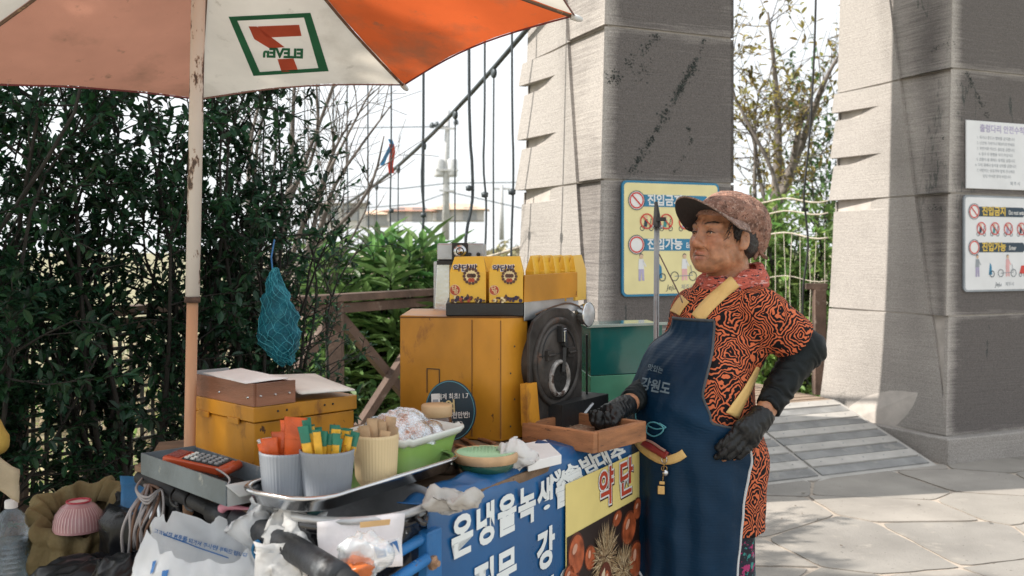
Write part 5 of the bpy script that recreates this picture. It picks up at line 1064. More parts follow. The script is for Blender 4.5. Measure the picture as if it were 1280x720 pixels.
# ---------------------------------------------------------------- yellow chest with board, papers
K_ = G(318, 588, .86); k1_ = V(.70, .71, 0).normalized(); k2_ = V(-.71, .70, 0).normalized()
def KB(x, y, z): q = K_ + k1_ * x + k2_ * y; return V(q.x, q.y, z)
yb = thing('yellow_chest', 'yellow painted wooden chest behind the cups, brown board and papers on its lid', 'chest', KB(.13, .15, .86))
part('body', MB().prism([KB(0, 0, .862), KB(.28, 0, .862), KB(.28, .31, .862), KB(0, .31, .862)], (0, 0, .105)), m_yel, yb, bevel=.003)
part('lid', MB().prism([KB(-.006, -.006, .969), KB(.285, -.006, .969), KB(.285, .315, .969), KB(-.006, .315, .969)], (0, 0, .036)), m_yel, yb, bevel=.003)
for x, y, n_, e_ in ((.07, -.0065, -k2_, k1_), (.2, -.0065, -k2_, k1_)):
    mb = MB()
    for q in (-.012, .012): mb.lathe(KB(x + q, y, .99), [(.003, 0), (.002, .002), (0, .002)], 8, e_, Z, n_)
    part('nail', mb, m_soot, yb)
for y in (.08, .22): part('hinge', MB().box(KB(-.008, y, .966), (.004, .05, .014), k1_, k2_), m_yel, yb, bevel=.001)
bb2 = thing('board_box', 'shallow brown wooden box with riveted sides on the yellow chest', 'box', KB(.06, .15, 1.005)); m_bw = mat('brown_veneer', (.26, .115, .065), .5, var=.2, scale=5, bump=.2, stretch=(1, 1, 6))
x0, x1, y0, y1 = -.002, .105, -.004, .30
part('side', MB().bar(KB(x0, y0, 1.032), KB(x0, y1, 1.032), .006, .052, Z), m_bw, bb2); part('front', MB().bar(KB(x0 + .003, y0, 1.032), KB(x1, y0, 1.032), .006, .052, Z), m_bw, bb2); part('side', MB().bar(KB(x1, y0 + .004, 1.030), KB(x1, y1, 1.030), .006, .05, Z), m_bw, bb2); part('back', MB().bar(KB(x0, y1, 1.034), KB(x1, y1, 1.034), .006, .056, Z), mat('grey_card', (.35, .38, .4), .7), bb2)
mb = MB()
for x in (.012, .05, .088): mb.lathe(KB(x, y0 - .003, 1.03), [(.0035, 0), (.002, .003), (0, .003)], 8, k1_, Z, -k2_)
for y in (.02, .15): mb.lathe(KB(x0 - .003, y, 1.025), [(.0035, 0), (.002, .003), (0, .003)], 8, k2_, Z, -k1_)
part('rivet', mb, m_chrome, bb2)
def sheet(name, label, cat, corners, m, bend=.006, th=.0015, seed=1, cr=.002):
    a, b, c, d = corners; rws = [[a.lerp(b, u / 8).lerp(d.lerp(c, u / 8), v / 8) + Z * (bend * math.sin(math.pi * u / 8) * math.sin(math.pi * v / 8)) + nv((u, v, seed), .31, seed) * cr for u in range(9)] for v in range(9)]
    return tag(mesh_obj(name, MB().grid(rws), m, smooth=True, solid=th), label, cat)
m_paper = mat('paper', (.80, .80, .79), .7, var=.05, bump=.05, spots=((.48, .44, .36), .66, 14, .1)); m_card = mat('old_card', (.74, .73, .68), .7, var=.1, bump=.1, spots=((.45, .38, .28), .62, 9, .15))
sheet('paper_sheet', 'folded white paper lying in the brown box on the yellow chest', 'paper', [KB(-.01, .02, 1.058), KB(.09, .0, 1.062), KB(.10, .23, 1.066), KB(.005, .25, 1.060)], m_paper, .012)
sheet('card_sheet', 'stained white cardboard sheet lying on the lid of the yellow chest', 'cardboard', [KB(.115, -.02, 1.026), KB(.26, -.03, 1.020), KB(.30, .20, 1.036), KB(.10, .22, 1.050)], m_card, .008, .004)
# ---------------------------------------------------------------- zinc tray with calculator
zA, zd1, zd2 = P(177, 567, 2.22), V(.69, -.72, 0).normalized(), V(.72, .69, 0).normalized(); ZL, ZW = .39, .128
def ZT(x, y, z): q = V(zA.x, zA.y, 0) + zd1 * x + zd2 * y; return V(q.x, q.y, z)
m_zinc = mat('zinc_tray', (.20, .24, .27), .45, .5, var=.2, scale=7, bump=.15, spots=((.40, .42, .42), .60, 12, .05)); m_dust = mat('tray_dark_lining', (.035, .035, .037), .9, var=.3, bump=.6, scale=60)
zt = thing('zinc_tray', 'long grey metal tray at the left end of the counter, holding the orange calculator', 'tray', ZT(.2, .06, .86))
o4 = [(0, 0), (ZL, 0), (ZL, ZW), (0, ZW)]; zz0, zz1 = .865, .912
part('side', MB().bar(ZT(0, 0, (zz0 + zz1) / 2), ZT(ZL, 0, (zz0 + zz1) / 2), .003, zz1 - zz0, Z), m_zinc, zt); part('side', MB().bar(ZT(0, ZW, .885), ZT(ZL, ZW, .885), .003, .045, Z), m_zinc, zt)
part('end', MB().bar(ZT(0, .002, .888), ZT(0, ZW, .888), .003, .046, Z), m_zinc, zt); part('end', MB().bar(ZT(ZL, .002, .885), ZT(ZL, ZW, .885), .003, .043, Z), mat('zinc_light', (.48, .50, .50), .5, .3, var=.15, bump=.3, bscale=30), zt)
part('floor', MB().prism([ZT(0, 0, zz0), ZT(ZL, 0, zz0), ZT(ZL, ZW, zz0), ZT(0, ZW, zz0)], (0, 0, .004)), m_dust, zt)
part('folded_lip', MB().prism([ZT(ZL + .002, -.002, .905), ZT(ZL + .002, ZW + .01, .905), ZT(ZL + .025, ZW + .015, .885), ZT(ZL + .016, .02, .882)], Z * .002), MATS['zinc_light'], zt)
m_or = mat('orange_plastic', (.42, .065, .02), .3, var=.08, bump=.03); cc = P(250, 578, 2.14); cx1 = V(.93, -.36, -.10).normalized(); cy1 = V(.36, .93, .1); cy1 = (cy1 - cx1 * cy1.dot(cx1)).normalized(); cz1 = cx1.cross(cy1)
cal = thing('calculator', 'orange calculator with dark keypad and metal clip in the grey tray', 'calculator', cc); hb = MB().box(cc, (.155, .058, .018), cx1, cy1, cz1); part('body', hb, m_or, cal, bevel=.004)
part('keypad', MB().box(cc + cx1 * .018 + cz1 * .010, (.095, .046, .002), cx1, cy1, cz1), m_black, cal); part('display', MB().box(cc - cx1 * .055 + cz1 * .010, (.03, .042, .002), cx1, cy1, cz1), mat('orange_dark', (.20, .03, .02), .25), cal)
for i in range(6):
    for j in range(4): part('key', MB().box(cc + cx1 * (-.022 + i * .0155) + cy1 * (-.016 + j * .0108) + cz1 * .0125, (.008, .006, .003), cx1, cy1, cz1), (m_wpl if (i < 2 and j < 2) or i == 0 else mat('key_grey', (.30, .32, .33), .5)), cal)
part('end_roll', MB().tube([cc + cx1 * .078 - cy1 * .03, cc + cx1 * .078 + cy1 * .03], .010, 12), m_or, cal, smooth=True)
tag(mesh_obj('cord', MB().tube(smooth_path([P(268, 585, 2.10), P(280, 592, 2.06), P(287, 600, 2.04), P(280, 608, 2.03), P(262, 603, 2.05)], 16), .0022, 6), mat('cord_grey', (.45, .45, .45), .4, .3), smooth=True), 'short grey cord curling from the calculator into the grey tray', 'cord')
# ---------------------------------------------------------------- small things on the counter
def bowl(c, r, h, label, m, n=36): pass
gb = thing('sieve_bowl', 'dark green bowl covered by a bamboo rimmed pale green mesh sieve', 'bowl', G(607, 606, .86)); gc = V(-.0585, 2.235, .861)
part('bowl', MB().lathe(gc, [(0, 0), (.045, 0), (.062, .018), (.066, .032), (.064, .034), (0, .012)], 40), mat('bowl_green', (.02, .10, .07), .25, coat=.4), gb, smooth=True)
part('sieve_rim', MB().lathe(gc, [(.066, .030), (.071, .031), (.073, .048), (.070, .052), (.064, .050), (.064, .034)], 48), mat('bamboo', (.55, .36, .20), .6, var=.15, scale=20, bump=.1), gb, smooth=True)
mb = MB(); m_mesh = mat('mesh_green', (.38, .58, .36), .5, bump=0)
for k in range(-8, 9):
    x = k * .0080; y = math.sqrt(max(0, .066 ** 2 - x * x)); dz = lambda q: .050 - .006 * (1 - (q / .066) ** 2)
    mb.tube([gc + V(x, q * y, dz(math.hypot(x, q * y))) for q in (-1, -.5, 0, .5, 1)], .0013, 4); mb.tube([gc + V(q * y, x, dz(math.hypot(x, q * y)) + .001) for q in (-1, -.5, 0, .5, 1)], .0013, 4)
part('mesh', mb, m_mesh, gb); part('cloth', MB().lathe(gc, [(0, .038), (.06, .043)], 24), mat('cloth_green', (.16, .27, .14), .8), gb)
jr = thing('jar', 'brown jar with a tan plastic lid beside the bag of chestnuts', 'jar', V(-.185, 2.48, .86)); jc = V(P(546, 0, 2.47).x, 2.47, .861)
part('glass', MB().lathe(jc, [(0, 0), (.035, 0), (.038, .006), (.038, .085), (.034, .095)], 32), mat('jar_brown', (.13, .06, .03), .12, var=.3, scale=25, coat=.6), jr, smooth=True)
part('lid', MB().lathe(jc, [(.037, .092), (.0385, .094), (.0385, .118), (.036, .121), (0, .121)], 36), mat('lid_tan', (.58, .40, .22), .5, var=.06), jr, smooth=True)
for k, (a, b, lab) in enumerate((((575, 546), (598, 560), 'short wooden stick lying in front of the round sign'), ((584, 543), (618, 554), 'long wooden stick at the foot of the roaster case'), ((570, 556), (600, 566), 'wooden stick nearest the green tub'))):
    p, q = G(*a, .866), G(*b, .866); tag(mesh_obj('wooden_stick', MB().bar(p, q, .012, .006), mat('stick_wood', (.30, .13, .06), .6, var=.25, scale=20), bevel=.001), lab, 'stick', 'wooden sticks by the roaster')
# steel canister tucked under the tray edge
t = thing('steel_canister', 'small shiny steel canister under the right end of the steel tray', 'canister', G(560, 600, .86)); part('body', MB().lathe(V(-.145, 2.25, .861) + V(.0, .0, 0), [(0, 0), (.028, 0), (.028, .035), (.025, .038), (0, .038)], 28), m_chrome, t, smooth=True)
m_tis = mat('tissue', (.80, .80, .79), .9, var=.06, bump=.2, trans=.25)
def wad(name, label, cat, c, rx, ry, rz, seed, m, amp=.5, freq=28, n=40, group=None):
    mb = MB(); rws = []
    for j in range(n // 2 + 1):
        th_ = math.pi * (j + .02) / (n // 2 + .04); rws.append([c + V(rx * math.sin(th_) * math.cos(a), ry * math.sin(th_) * math.sin(a), rz * math.cos(th_)) for a in [2 * math.pi * k / n for k in range(n)]])
    mb.grid(rws, closed=True); crumple(mb, amp * min(rx, ry, rz), freq, seed, 3); return tag(mesh_obj(name, mb, m, smooth=True), label, cat, group)
t2_ = wad('tissue', 'crumpled white tissue on top of the white paper box', 'tissue', G(650, 568, .90), .038, .03, .026, 2., m_tis, .9)
pbx = thing('paper_box', 'small white paper box lying on the counter in front of the wooden tray', 'box', G(675, 580, .86)); q = [G(660, 590, .862), G(702, 580, .862), G(682, 560, .862), G(650, 566, .862)]; part('body', MB().prism(q, (0, 0, .022)), m_paper, pbx, bevel=.002)
wad('cloth_rag', 'crumpled grey white rag on the left corner of the blue banner', 'rag', G(570, 626, .885), .052, .03, .022, 7., mat('rag', (.48, .46, .43), .9, var=.15, bump=.3), 1.0, 26)
# metal pole with a clip
mp_ = thing('metal_pole', 'thin steel stand pole with a black clip on top, in front of the yellow notice', 'pole', V(P(818, 0, 3.08).x, 3.08, 0)); a, b = P(821, 280, 3.08), V(P(818, 0, 3.08).x, 3.08, 0)
part('pole', MB().tube([b, a], .0085, 14), mat('pole_steel', (.30, .30, .30), .38, .85, var=.2), mp_, smooth=True); part('clip', MB().tube([a - Z * .01, a + Z * .03, P(820, 252, 3.08)], [.013, .010, .005], 10).box(P(826, 274, 3.07), (.03, .012, .012)), m_black, mp_); part('ring', MB().tube([P(816, 283, 3.08), P(828, 284, 3.08)], .006, 8), m_alu, mp_)
part('foot', MB().lathe(b, [(0, 0), (.12, 0), (.12, .015), (.02, .03), (0, .03)], 24), m_iron, mp_)
tag(mesh_obj('string', MB().tube(smooth_path([P(824, 318, 3.06), P(834, 338, 2.99), P(848, 366, 2.9), P(853, 378, 2.84)], 10), .0022, 5), m_ribm, smooth=True), 'thin brown string from the steel pole down to the shoulder of the woman', 'string')
# ---------------------------------------------------------------- hanging things at the left end
m_poly = mat('poly_bag_white', (.74, .77, .80), .24, var=.05, bump=.08, bscale=24, trans=.35, spec=.5)
wb = thing('plastic_bag', 'white plastic carrier bag with blue print hanging from the push bar', 'bag', P(268, 720, 1.93)); bcn = V(-.585, 1.91, 0)
rws = []; NB = 96
for j in range(34):
    q = j / 33; row = []
    for k in range(NB):
        a = 2 * math.pi * k / NB; ca, sa = math.cos(a), math.sin(a)
        rimz = .836 - .022 * math.sin(a) ** 2 + .020 * math.sin(a) - .03 * max(0, math.cos(a)) + .006 * math.sin(9 * a + 1) + .004 * math.sin(17 * a)
        z = rimz + (.56 - rimz) * q; bul = .72 + .32 * math.sin(min(1, q * 1.5) * math.pi * .5) - .25 * max(0, q - .75) ** 1 * 2
        row.append(V(bcn.x + .15 * bul * ca + .008 * math.sin(5 * a + q * 4) + .02 * q, bcn.y + .085 * bul * sa + .006 * math.sin(7 * a) - .02 * q, z))
    rws.append(row)
mb = MB().grid(rws, closed=True); mb.f.append(tuple(33 * NB + k for k in range(NB))); crumple(mb, .012, 12, 5., 4); wbo = part('bag', mb, m_poly, wb, smooth=True)
wad('bag_knot', 'white gathered handle of the carrier bag knotted around the foam grip', 'bag handle', P(318, 655, 1.93), .032, .03, .045, 12., m_poly, .8, 24, 36)
for px, py, Y in ((218, 612, 2.2), (236, 617, 2.15)):
    tag(mesh_obj('hook', MB().tube(smooth_path([P(px, py, Y - .02), P(px - 5, py + 8, Y - .06), P(px - 3, py + 18, Y - .14), P(px + 5, py + 22, Y - .16)], 12), .0028, 6), m_black, smooth=True), 'black wire hook %s holding the white bag on the bar' % ('farther left' if px < 230 else 'farther right'), 'hook')
bpy.context.view_layer.update(); wbv = bvh_of(wbo); m_inkb = mat('ink_blue', (.03, .15, .40), .5, bump=0)
text_on(wbv, '고객님께 봉투를 되가져 주시면 부탁드립니다', 250, 679, 6.6, -15, m_inkb, wb, .02, .003); lay_on(wbv, 'print_line', *sub_quads([[(203, 667), (286, 696), (286, 697.6), (203, 668.6)]], 8), m_inkb, wb, .003)
lay_on(wbv, 'print_mark', *sub_quads([[(192, 702), (197, 700), (193, 716), (189, 718)], [(204, 714), (212, 712), (209, 722), (203, 722)]], 4), m_inkb, wb, .003)
pk_ = thing('pink_tongs', 'pink plastic tongs lying over the board edge above the white bag', 'tongs', P(305, 632, 2.0)); m_pk = mat('pink_plastic', (.66, .26, .33), .35, bump=.02)
part('handle', MB().tube(smooth_path([P(276, 640, 1.99), P(281, 633, 1.99), P(295, 634, 1.98), P(315, 637, 1.97), P(334, 630, 1.97)], 16), [.006, .008, .010, .010, .009, .008, .007, .006, .005, .005, .005, .005, .005, .005, .004, .003], 10), m_pk, pk_, smooth=True)
part('handle', MB().tube(smooth_path([P(284, 634, 2.0), P(300, 637, 2.0), P(322, 640, 2.0)], 8), .004, 8), m_pk, pk_, smooth=True)
tk = thing('teal_pouch', 'small teal plastic pouch standing at the edge below the steel tray', 'pouch', P(391, 650, 1.86)); part('body', MB().prism([P(383, 655, 1.86), P(401, 652, 1.86), P(399, 622, 1.88), P(383, 624, 1.88)], V(.003, .02, 0)), mat('teal_plastic', (.04, .16, .19), .3, spots=((.3, .4, .42), .62, 30, .05)), tk, bevel=.003)
for k in range(4): part('ridge', MB().bar(P(388, 628 + k * 6, 1.868), P(397, 627 + k * 6, 1.868), .0025), m_tealL, tk)
tag(mesh_obj('bark_piece', MB().prism([G(336, 632, .868), G(350, 622, .868), G(380, 629, .868), G(366, 642, .868)], (0, 0, .006)), mat('rust_brown', (.33, .13, .07), .8, var=.35, scale=20, bump=.5), bevel=.002), 'rusty brown flat piece of wood under the grey cups', 'wood piece')
tag(mesh_obj('wood_piece', MB().prism([G(300, 630, .862), G(306, 620, .862), G(350, 617, .862), G(355, 622, .862)], (0, 0, .008)), m_ply, bevel=.002), 'flat grey wooden offcut right of the zinc tray', 'wood piece')
# crumpled papers and tape on the pot, paper rubbish
sheet('paper_sheet', 'large white paper taped around the front of the black pot', 'paper', [P(398, 716, 1.785), P(502, 706, 1.815), P(507, 643, 1.835), P(396, 652, 1.80)], mat('pot_paper', (.78, .75, .77), .5, bump=.1, spots=((.62, .50, .48), .6, 12, .2)), -.004, .0015, 5, .006)
tag(mesh_obj('tape_piece', MB().prism([P(450, 660, 1.785), P(487, 656, 1.79), P(488, 649, 1.79), P(450, 653, 1.785)], V(0, .0015, 0)), mat('tape_tan', (.60, .38, .17), .5)), 'strip of tan tape on the white paper of the pot', 'tape')
wad('clear_bag', 'crumpled clear plastic bag with blue print in front of the pot', 'bag', P(456, 692, 1.74), .045, .03, .040, 15., glass('clear_film2', rough=.2, alpha=.6, gloss=.7), .5, 26, 44)
fl = Flat(P(484, 687, 1.765), V(1, 0, .15).normalized(), V(-.1, 0, 1).normalized(), wb); t = thing('printed_wrap', 'scrap of clear wrap printed with blue letters on the pot paper', 'wrap', P(480, 690, 1.78)); part('sheet', MB().prism([P(468, 700, 1.778), P(503, 692, 1.778), P(500, 672, 1.778), P(466, 680, 1.778)], V(0, .001, 0)), glass('clear_film3', alpha=.5), t)
fl = Flat(P(484, 688, 1.777), V(1, 0, .2).normalized(), V(-.2, 0, 1).normalized(), t); fl.text('밤배', 0, 0, .024, m_inkb, 0, .06); fl.done()
wad('orange_wrap', 'crushed orange wrapper below the clear bag at the pot', 'wrapper', P(445, 712, 1.73), .04, .02, .018, 18., mat('wrap_orange', (.62, .16, .04), .3, bump=.2), .8, 30, 30)
t = thing('paper_scraps', 'crumpled pale paper napkins stuffed behind the foam grip', 'napkins', P(375, 670, 1.83))
for k, (x, y, Y, rx) in enumerate(((358, 655, 1.86, .03), (380, 665, 1.84, .034), (352, 668, 1.86, .028), (358, 690, 1.84, .04), (372, 694, 1.84, .030), (350, 705, 1.8, .04), (362, 718, 1.8, .035))):
    mb = MB(); c = P(x, y, Y); mb.grid([[c + V(u * rx / 4, v * .008 / 4 + .006 * math.sin(u * 1.3 + v), v * rx / 4) for u in range(-4, 5)] for v in range(-4, 5)]); crumple(mb, .016, 24, k * 2.3, 3); part('napkin', mb, m_tis if k != 4 else mat('napkin_tan', (.55, .42, .28), .8), t, smooth=True, solid=.0012)
cr_ = thing('carabiner', 'blue metal carabiner clipped to the knot of the white bag', 'carabiner', P(326, 692, 1.88)); cpts = [P(x, y, 1.865) for x, y in ((318, 680), (316, 688), (320, 698), (330, 708), (338, 708), (340, 702), (334, 694), (328, 684), (323, 676), (318, 680))]
part('body', MB().tube(smooth_path(cpts, 40), .0032, 8), mat('blue_anodised', (.03, .14, .30), .25, .8), cr_, smooth=True); part('gate', MB().tube([P(318, 689, 1.862), P(331, 706, 1.862)], .0022, 8), m_chrome, cr_, smooth=True)
tag(mesh_obj('cord', MB().tube(smooth_path([P(338, 708, 1.86), P(345, 712, 1.855), P(352, 709, 1.85), P(350, 716, 1.85), P(366, 713, 1.84), P(395, 722, 1.82), P(420, 735, 1.8)], 30), .002, 6), m_black, smooth=True), 'thin black cord knotted to the blue carabiner', 'cord')
# cable bundle
cbn = thing('cable_bundle', 'looped bundle of pale and grey cables tied to the left corner of the cart', 'cables', P(180, 620, 2.3)); rc = random.Random(6)
for k in range(9):
    x = 160 + k * 3.2; pale = k % 3 != 2
    pts = [P(184 + rc.uniform(-4, 4), 606, 2.30), P(x + 14, 618 + rc.uniform(-6, 6), 2.24), P(x + 2 + rc.uniform(-7, 7), 640, 2.2), P(x - 4 + rc.uniform(-7, 7), 665, 2.2), P(x + rc.uniform(-6, 6), 688 + rc.uniform(-6, 12), 2.22)]
    part('cable', MB().tube(smooth_path(pts, 20), .0036, 6), mat('cable_pale', (.33, .31, .31), .4) if pale else mat('cable_brown', (.16, .09, .06), .4), cbn, smooth=True)
for k in range(3): part('tie_loop', MB().tube(smooth_path([P(178, 598, 2.34), P(170, 612, 2.24), P(184, 622 + k * 4, 2.2), P(202, 612, 2.22), P(204, 640 + 6 * k, 2.2), P(196, 652, 2.2)], 20), .003, 6), MATS['cable_pale'], cbn, smooth=True)
m_garb = mat('bin_bag_black', (.008, .009, .011), .30, var=.1, bump=.2, bscale=25, spec=.3)
wad('bin_bag', 'black glossy bin bag below the cable bundle', 'bin bag', P(168, 745, 2.15), .10, .09, .10, 21., m_garb, .45, 10, 60)
wad('bin_bag', 'black bin bag behind the white carrier bag', 'bin bag', P(215, 690, 2.5), .15, .14, .16, 22., m_garb, .4, 8, 60); wad('bin_bag', 'black bin bag low between sack and cart', 'bin bag', P(120, 735, 2.3), .16, .12, .07, 23., m_garb, .4, 10, 60)
tag(mesh_obj('steel_tubes', MB().tube([P(190, 625, 2.35), P(194, 700, 2.35)], .009, 10).tube([P(199, 622, 2.33), P(205, 690, 2.33)], .008, 10), m_alu, smooth=True), 'two short upright steel tubes behind the cable bundle', 'tubes')
tag(mesh_obj('tarp', crumple(MB().grid([[P(150 + u * 6.5, 596 + v * 8 - u * 1.4, 2.6 - v * .03) for u in range(9)] for v in range(8)]), .02, 9, 2.), mat('tarp_blue', (.02, .14, .32), .5, bump=.2), smooth=True, solid=.003), 'blue tarpaulin bundled behind the left corner of the cart', 'tarpaulin')
# sack, bowl, bottle and the low crate that carries them
lt = thing('low_table', 'low dark folding table under the sack and the water bottle', 'table', V(-1.35, 2.62, 0)); part('top', MB().box((-1.3, 2.65, .485), (1.0, .5, .03)), m_iron, lt, bevel=.004)
for x in (-1.75, -.85):
    for y in (2.45, 2.85): part('leg', MB().bar(V(x, y, 0), V(x, y, .47), .03), m_iron, lt)
m_sack = mat('khaki_cloth', (.15, .115, .05), .85, var=.2, scale=6, bump=.5, bscale=60)
sk = thing('cloth_sack', 'khaki cloth sack standing open with an upturned pink bowl in its mouth', 'sack', V(-1.15, 2.6, .5)); sc_ = V(P(92, 0, 2.55).x, 2.58, 0)
rws = []
for j in range(32):
    q = j / 31
    row = []
    for k in range(90):
        a = 2 * math.pi * k / 90; fold = .008 * math.sin(11 * a + 2 * q) + .006 * math.sin(17 * a + 5 * q)
        top = .708 + .045 * math.sin(a) + .014 * math.sin(a * 2 + .6) + .006 * math.sin(a * 7)
        if q < .16: r_ = .070 + .04 * (q / .16); z = top - .05 + .05 * math.sin(q / .16 * math.pi / 2)
        elif q < .3: s_ = (q - .16) / .14; r_ = .11 + .010 * math.sin(s_ * math.pi); z = top - .045 * s_
        else: s_ = (q - .3) / .7; r_ = .103 + .012 * math.sin(s_ * math.pi) - .03 * s_ ** 3; z = (top - .045) * (1 - s_) + .502 * s_
        r_ += fold * (1 + q); row.append(V(sc_.x + r_ * math.cos(a) * 1.02, sc_.y + r_ * math.sin(a) * .9, z))
    rws.append(row)
mb = MB().grid(rws, closed=True); mb.f.append(tuple(31 * 90 + k for k in range(90))); crumple(mb, .006, 13, 31., 3); part('cloth', mb, m_sack, sk, smooth=True, solid=.002)
pbw = thing('pink_bowl', 'dusty pink striped bowl upside down in the mouth of the khaki sack', 'bowl', V(sc_.x + .01, sc_.y, .66)); pc_ = V(P(94, 0, 2.5).x, 2.52, .658)
m_pb = mat('bowl_pink', (.40, .22, .235), .3, var=.1, bump=.05, stretch=(1, 1, 1)); part('bowl', MB().lathe(pc_, [(.060, 0), (.061, .010), (.055, .040), (.040, .060), (.030, .066), (.029, .072), (.026, .072), (.026, .068), (0, .068)], 48), m_pb, pbw, smooth=True)
mb = MB(); m_stp = mat('bowl_stripe', (.55, .40, .40), .3, bump=0)
for k in range(44):
    a = 2 * math.pi * k / 44; d = V(math.cos(a), math.sin(a), 0); s_ = V(-d.y, d.x, 0) * .0012
    pr_ = [(.0618, .006), (.0605, .024), (.0562, .041), (.0412, .0607)]; mb.grid([[pc_ + d * r_ + Z * z - s_, pc_ + d * r_ + Z * z + s_] for r_, z in pr_])
part('stripe', mb, m_stp, pbw); part('foot_ring', MB().lathe(pc_, [(.0305, .070), (.030, .0735), (.026, .0735), (.0255, .069)], 40), mat('ring_red', (.35, .03, .05), .3), pbw, smooth=True)
part('base_disc', MB().lathe(pc_, [(.0255, .0690), (0, .0692)], 30), mat('base_pale', (.60, .48, .46), .4), pbw)
bt = thing('water_bottle', 'clear ribbed plastic water bottle with a white cap at the left edge', 'bottle', V(P(14, 0, 2.5).x, 2.5, .5)); pc_ = V(P(14, 0, 2.5).x, 2.5, .502)
pf = [(0, 0), (.036, 0), (.042, .008)]
for k in range(9): z = .02 + k * .0125; pf += [(.0425, z), (.0425, z + .006), (.0385, z + .009)]
pf += [(.0425, .138), (.0435, .15), (.0425, .165), (.036, .19), (.022, .207), (.0135, .213), (.0135, .228)]
part('bottle', MB().lathe(pc_, pf, 40), glass('bottle_pet', rough=.05, alpha=.08), bt, smooth=True)
part('water', MB().lathe(pc_, [(0, .002), (.033, .002), (.0385, .010), (.0385, .135), (0, .135)], 32), glass('water', (.86, .93, .95), .02, .1), bt, smooth=True)
part('cap', MB().lathe(pc_, [(.0155, .216), (.0155, .232), (.014, .235), (0, .235)], 28), WHITE, bt, smooth=True)
# things cut by the left edge
sh = thing('cloth_bag', 'yellow and tan cloth bag cut by the left edge of the photo', 'bag', P(-5, 610, 2.35))
mb = MB(); c = P(-22, 545, 2.4); rws = []
for j in range(15):
    th_ = math.pi * (j + .02) / 14.04; rws.append([c + V(.062 * math.sin(th_) * math.cos(a), .05 * math.sin(th_) * math.sin(a), .065 * math.cos(th_)) for a in [2 * math.pi * k / 28 for k in range(28)]])
mb.grid(rws, closed=True); crumple(mb, .012, 14, 5.); part('body', mb, mat('cloth_yellow', (.48, .33, .07), .8, bump=.3), sh, smooth=True)
mb = MB().grid([[P(-40 + u * 8, 560 + v * 6 + max(0, u - 2) * 4.2 - 0 * v, 2.36 - .01 * math.sin(u)) for u in range(9)] for v in range(8)]); crumple(mb, .01, 14, 8.); part('flap', mb, mat('cloth_tan', (.38, .32, .22), .85, bump=.3), sh, smooth=True, solid=.003)
part('handle', MB().tube([P(-25, 600, 2.42), V(P(-25, 600, 2.42).x, 2.42, .5)], .01, 8), m_iron, sh)
# blue net bag in the shrub
nb = thing('net_bag', 'blue net bag with crumpled plastic inside hanging in the shrub', 'net bag', P(345, 450, 3.55)); rws = []
cl = [(341, 338, .002), (342, 345, .012), (344, 358, .028), (346, 376, .046), (347, 398, .062), (348, 418, .066), (351, 436, .058), (356, 448, .036), (360, 455, .012)]
for x, y, r_ in cl: c = P(x, y, 3.55); rws.append([c + V(math.cos(a) * r_ * 1.05 + .004 * math.sin(5 * a), math.sin(a) * r_ * .8, .006 * math.sin(3 * a)) for a in [2 * math.pi * k / 36 for k in range(36)]])
rws2 = []
for i in range(len(rws) - 1):
    for f in (0, .25, .5, .75): rws2.append([a.lerp(b, f) for a, b in zip(rws[i], rws[i + 1])])
rws2.append(rws[-1]); mb = MB().grid(rws2, closed=True); crumple(mb, .015, 20, 2., 4); nv_ = [Vector(p) for p in mb.v]; part('net', mb, mat('net_blue', (.015, .20, .28), .35, var=.3, scale=14, bump=.7, bscale=150, trans=.45, spots=((.05, .36, .45), .56, 20, .1)), nb, smooth=True)
st_ = MB(); nr_n = len(rws2)
for s in range(12):
    for sg in (1, -1):
        pts_ = [nv_[i * 36 + (s * 3 + sg * i) % 36] * 1.0 for i in range(0, nr_n)]; c_ = V(P(346, 0, 3.55).x, 3.55, 0); pts_ = [p + V(p.x - c_.x, p.y - c_.y, 0) * .02 for p in pts_]; st_.tube(pts_, .0009, 3)
stuff(part('net_strands', st_, mat('net_strand', (.06, .42, .52), .4), nb))
part('string', MB().tube([P(341, 340, 3.55), P(339, 322, 3.55), P(343, 300, 3.6)], .003, 5), m_bluep, nb)
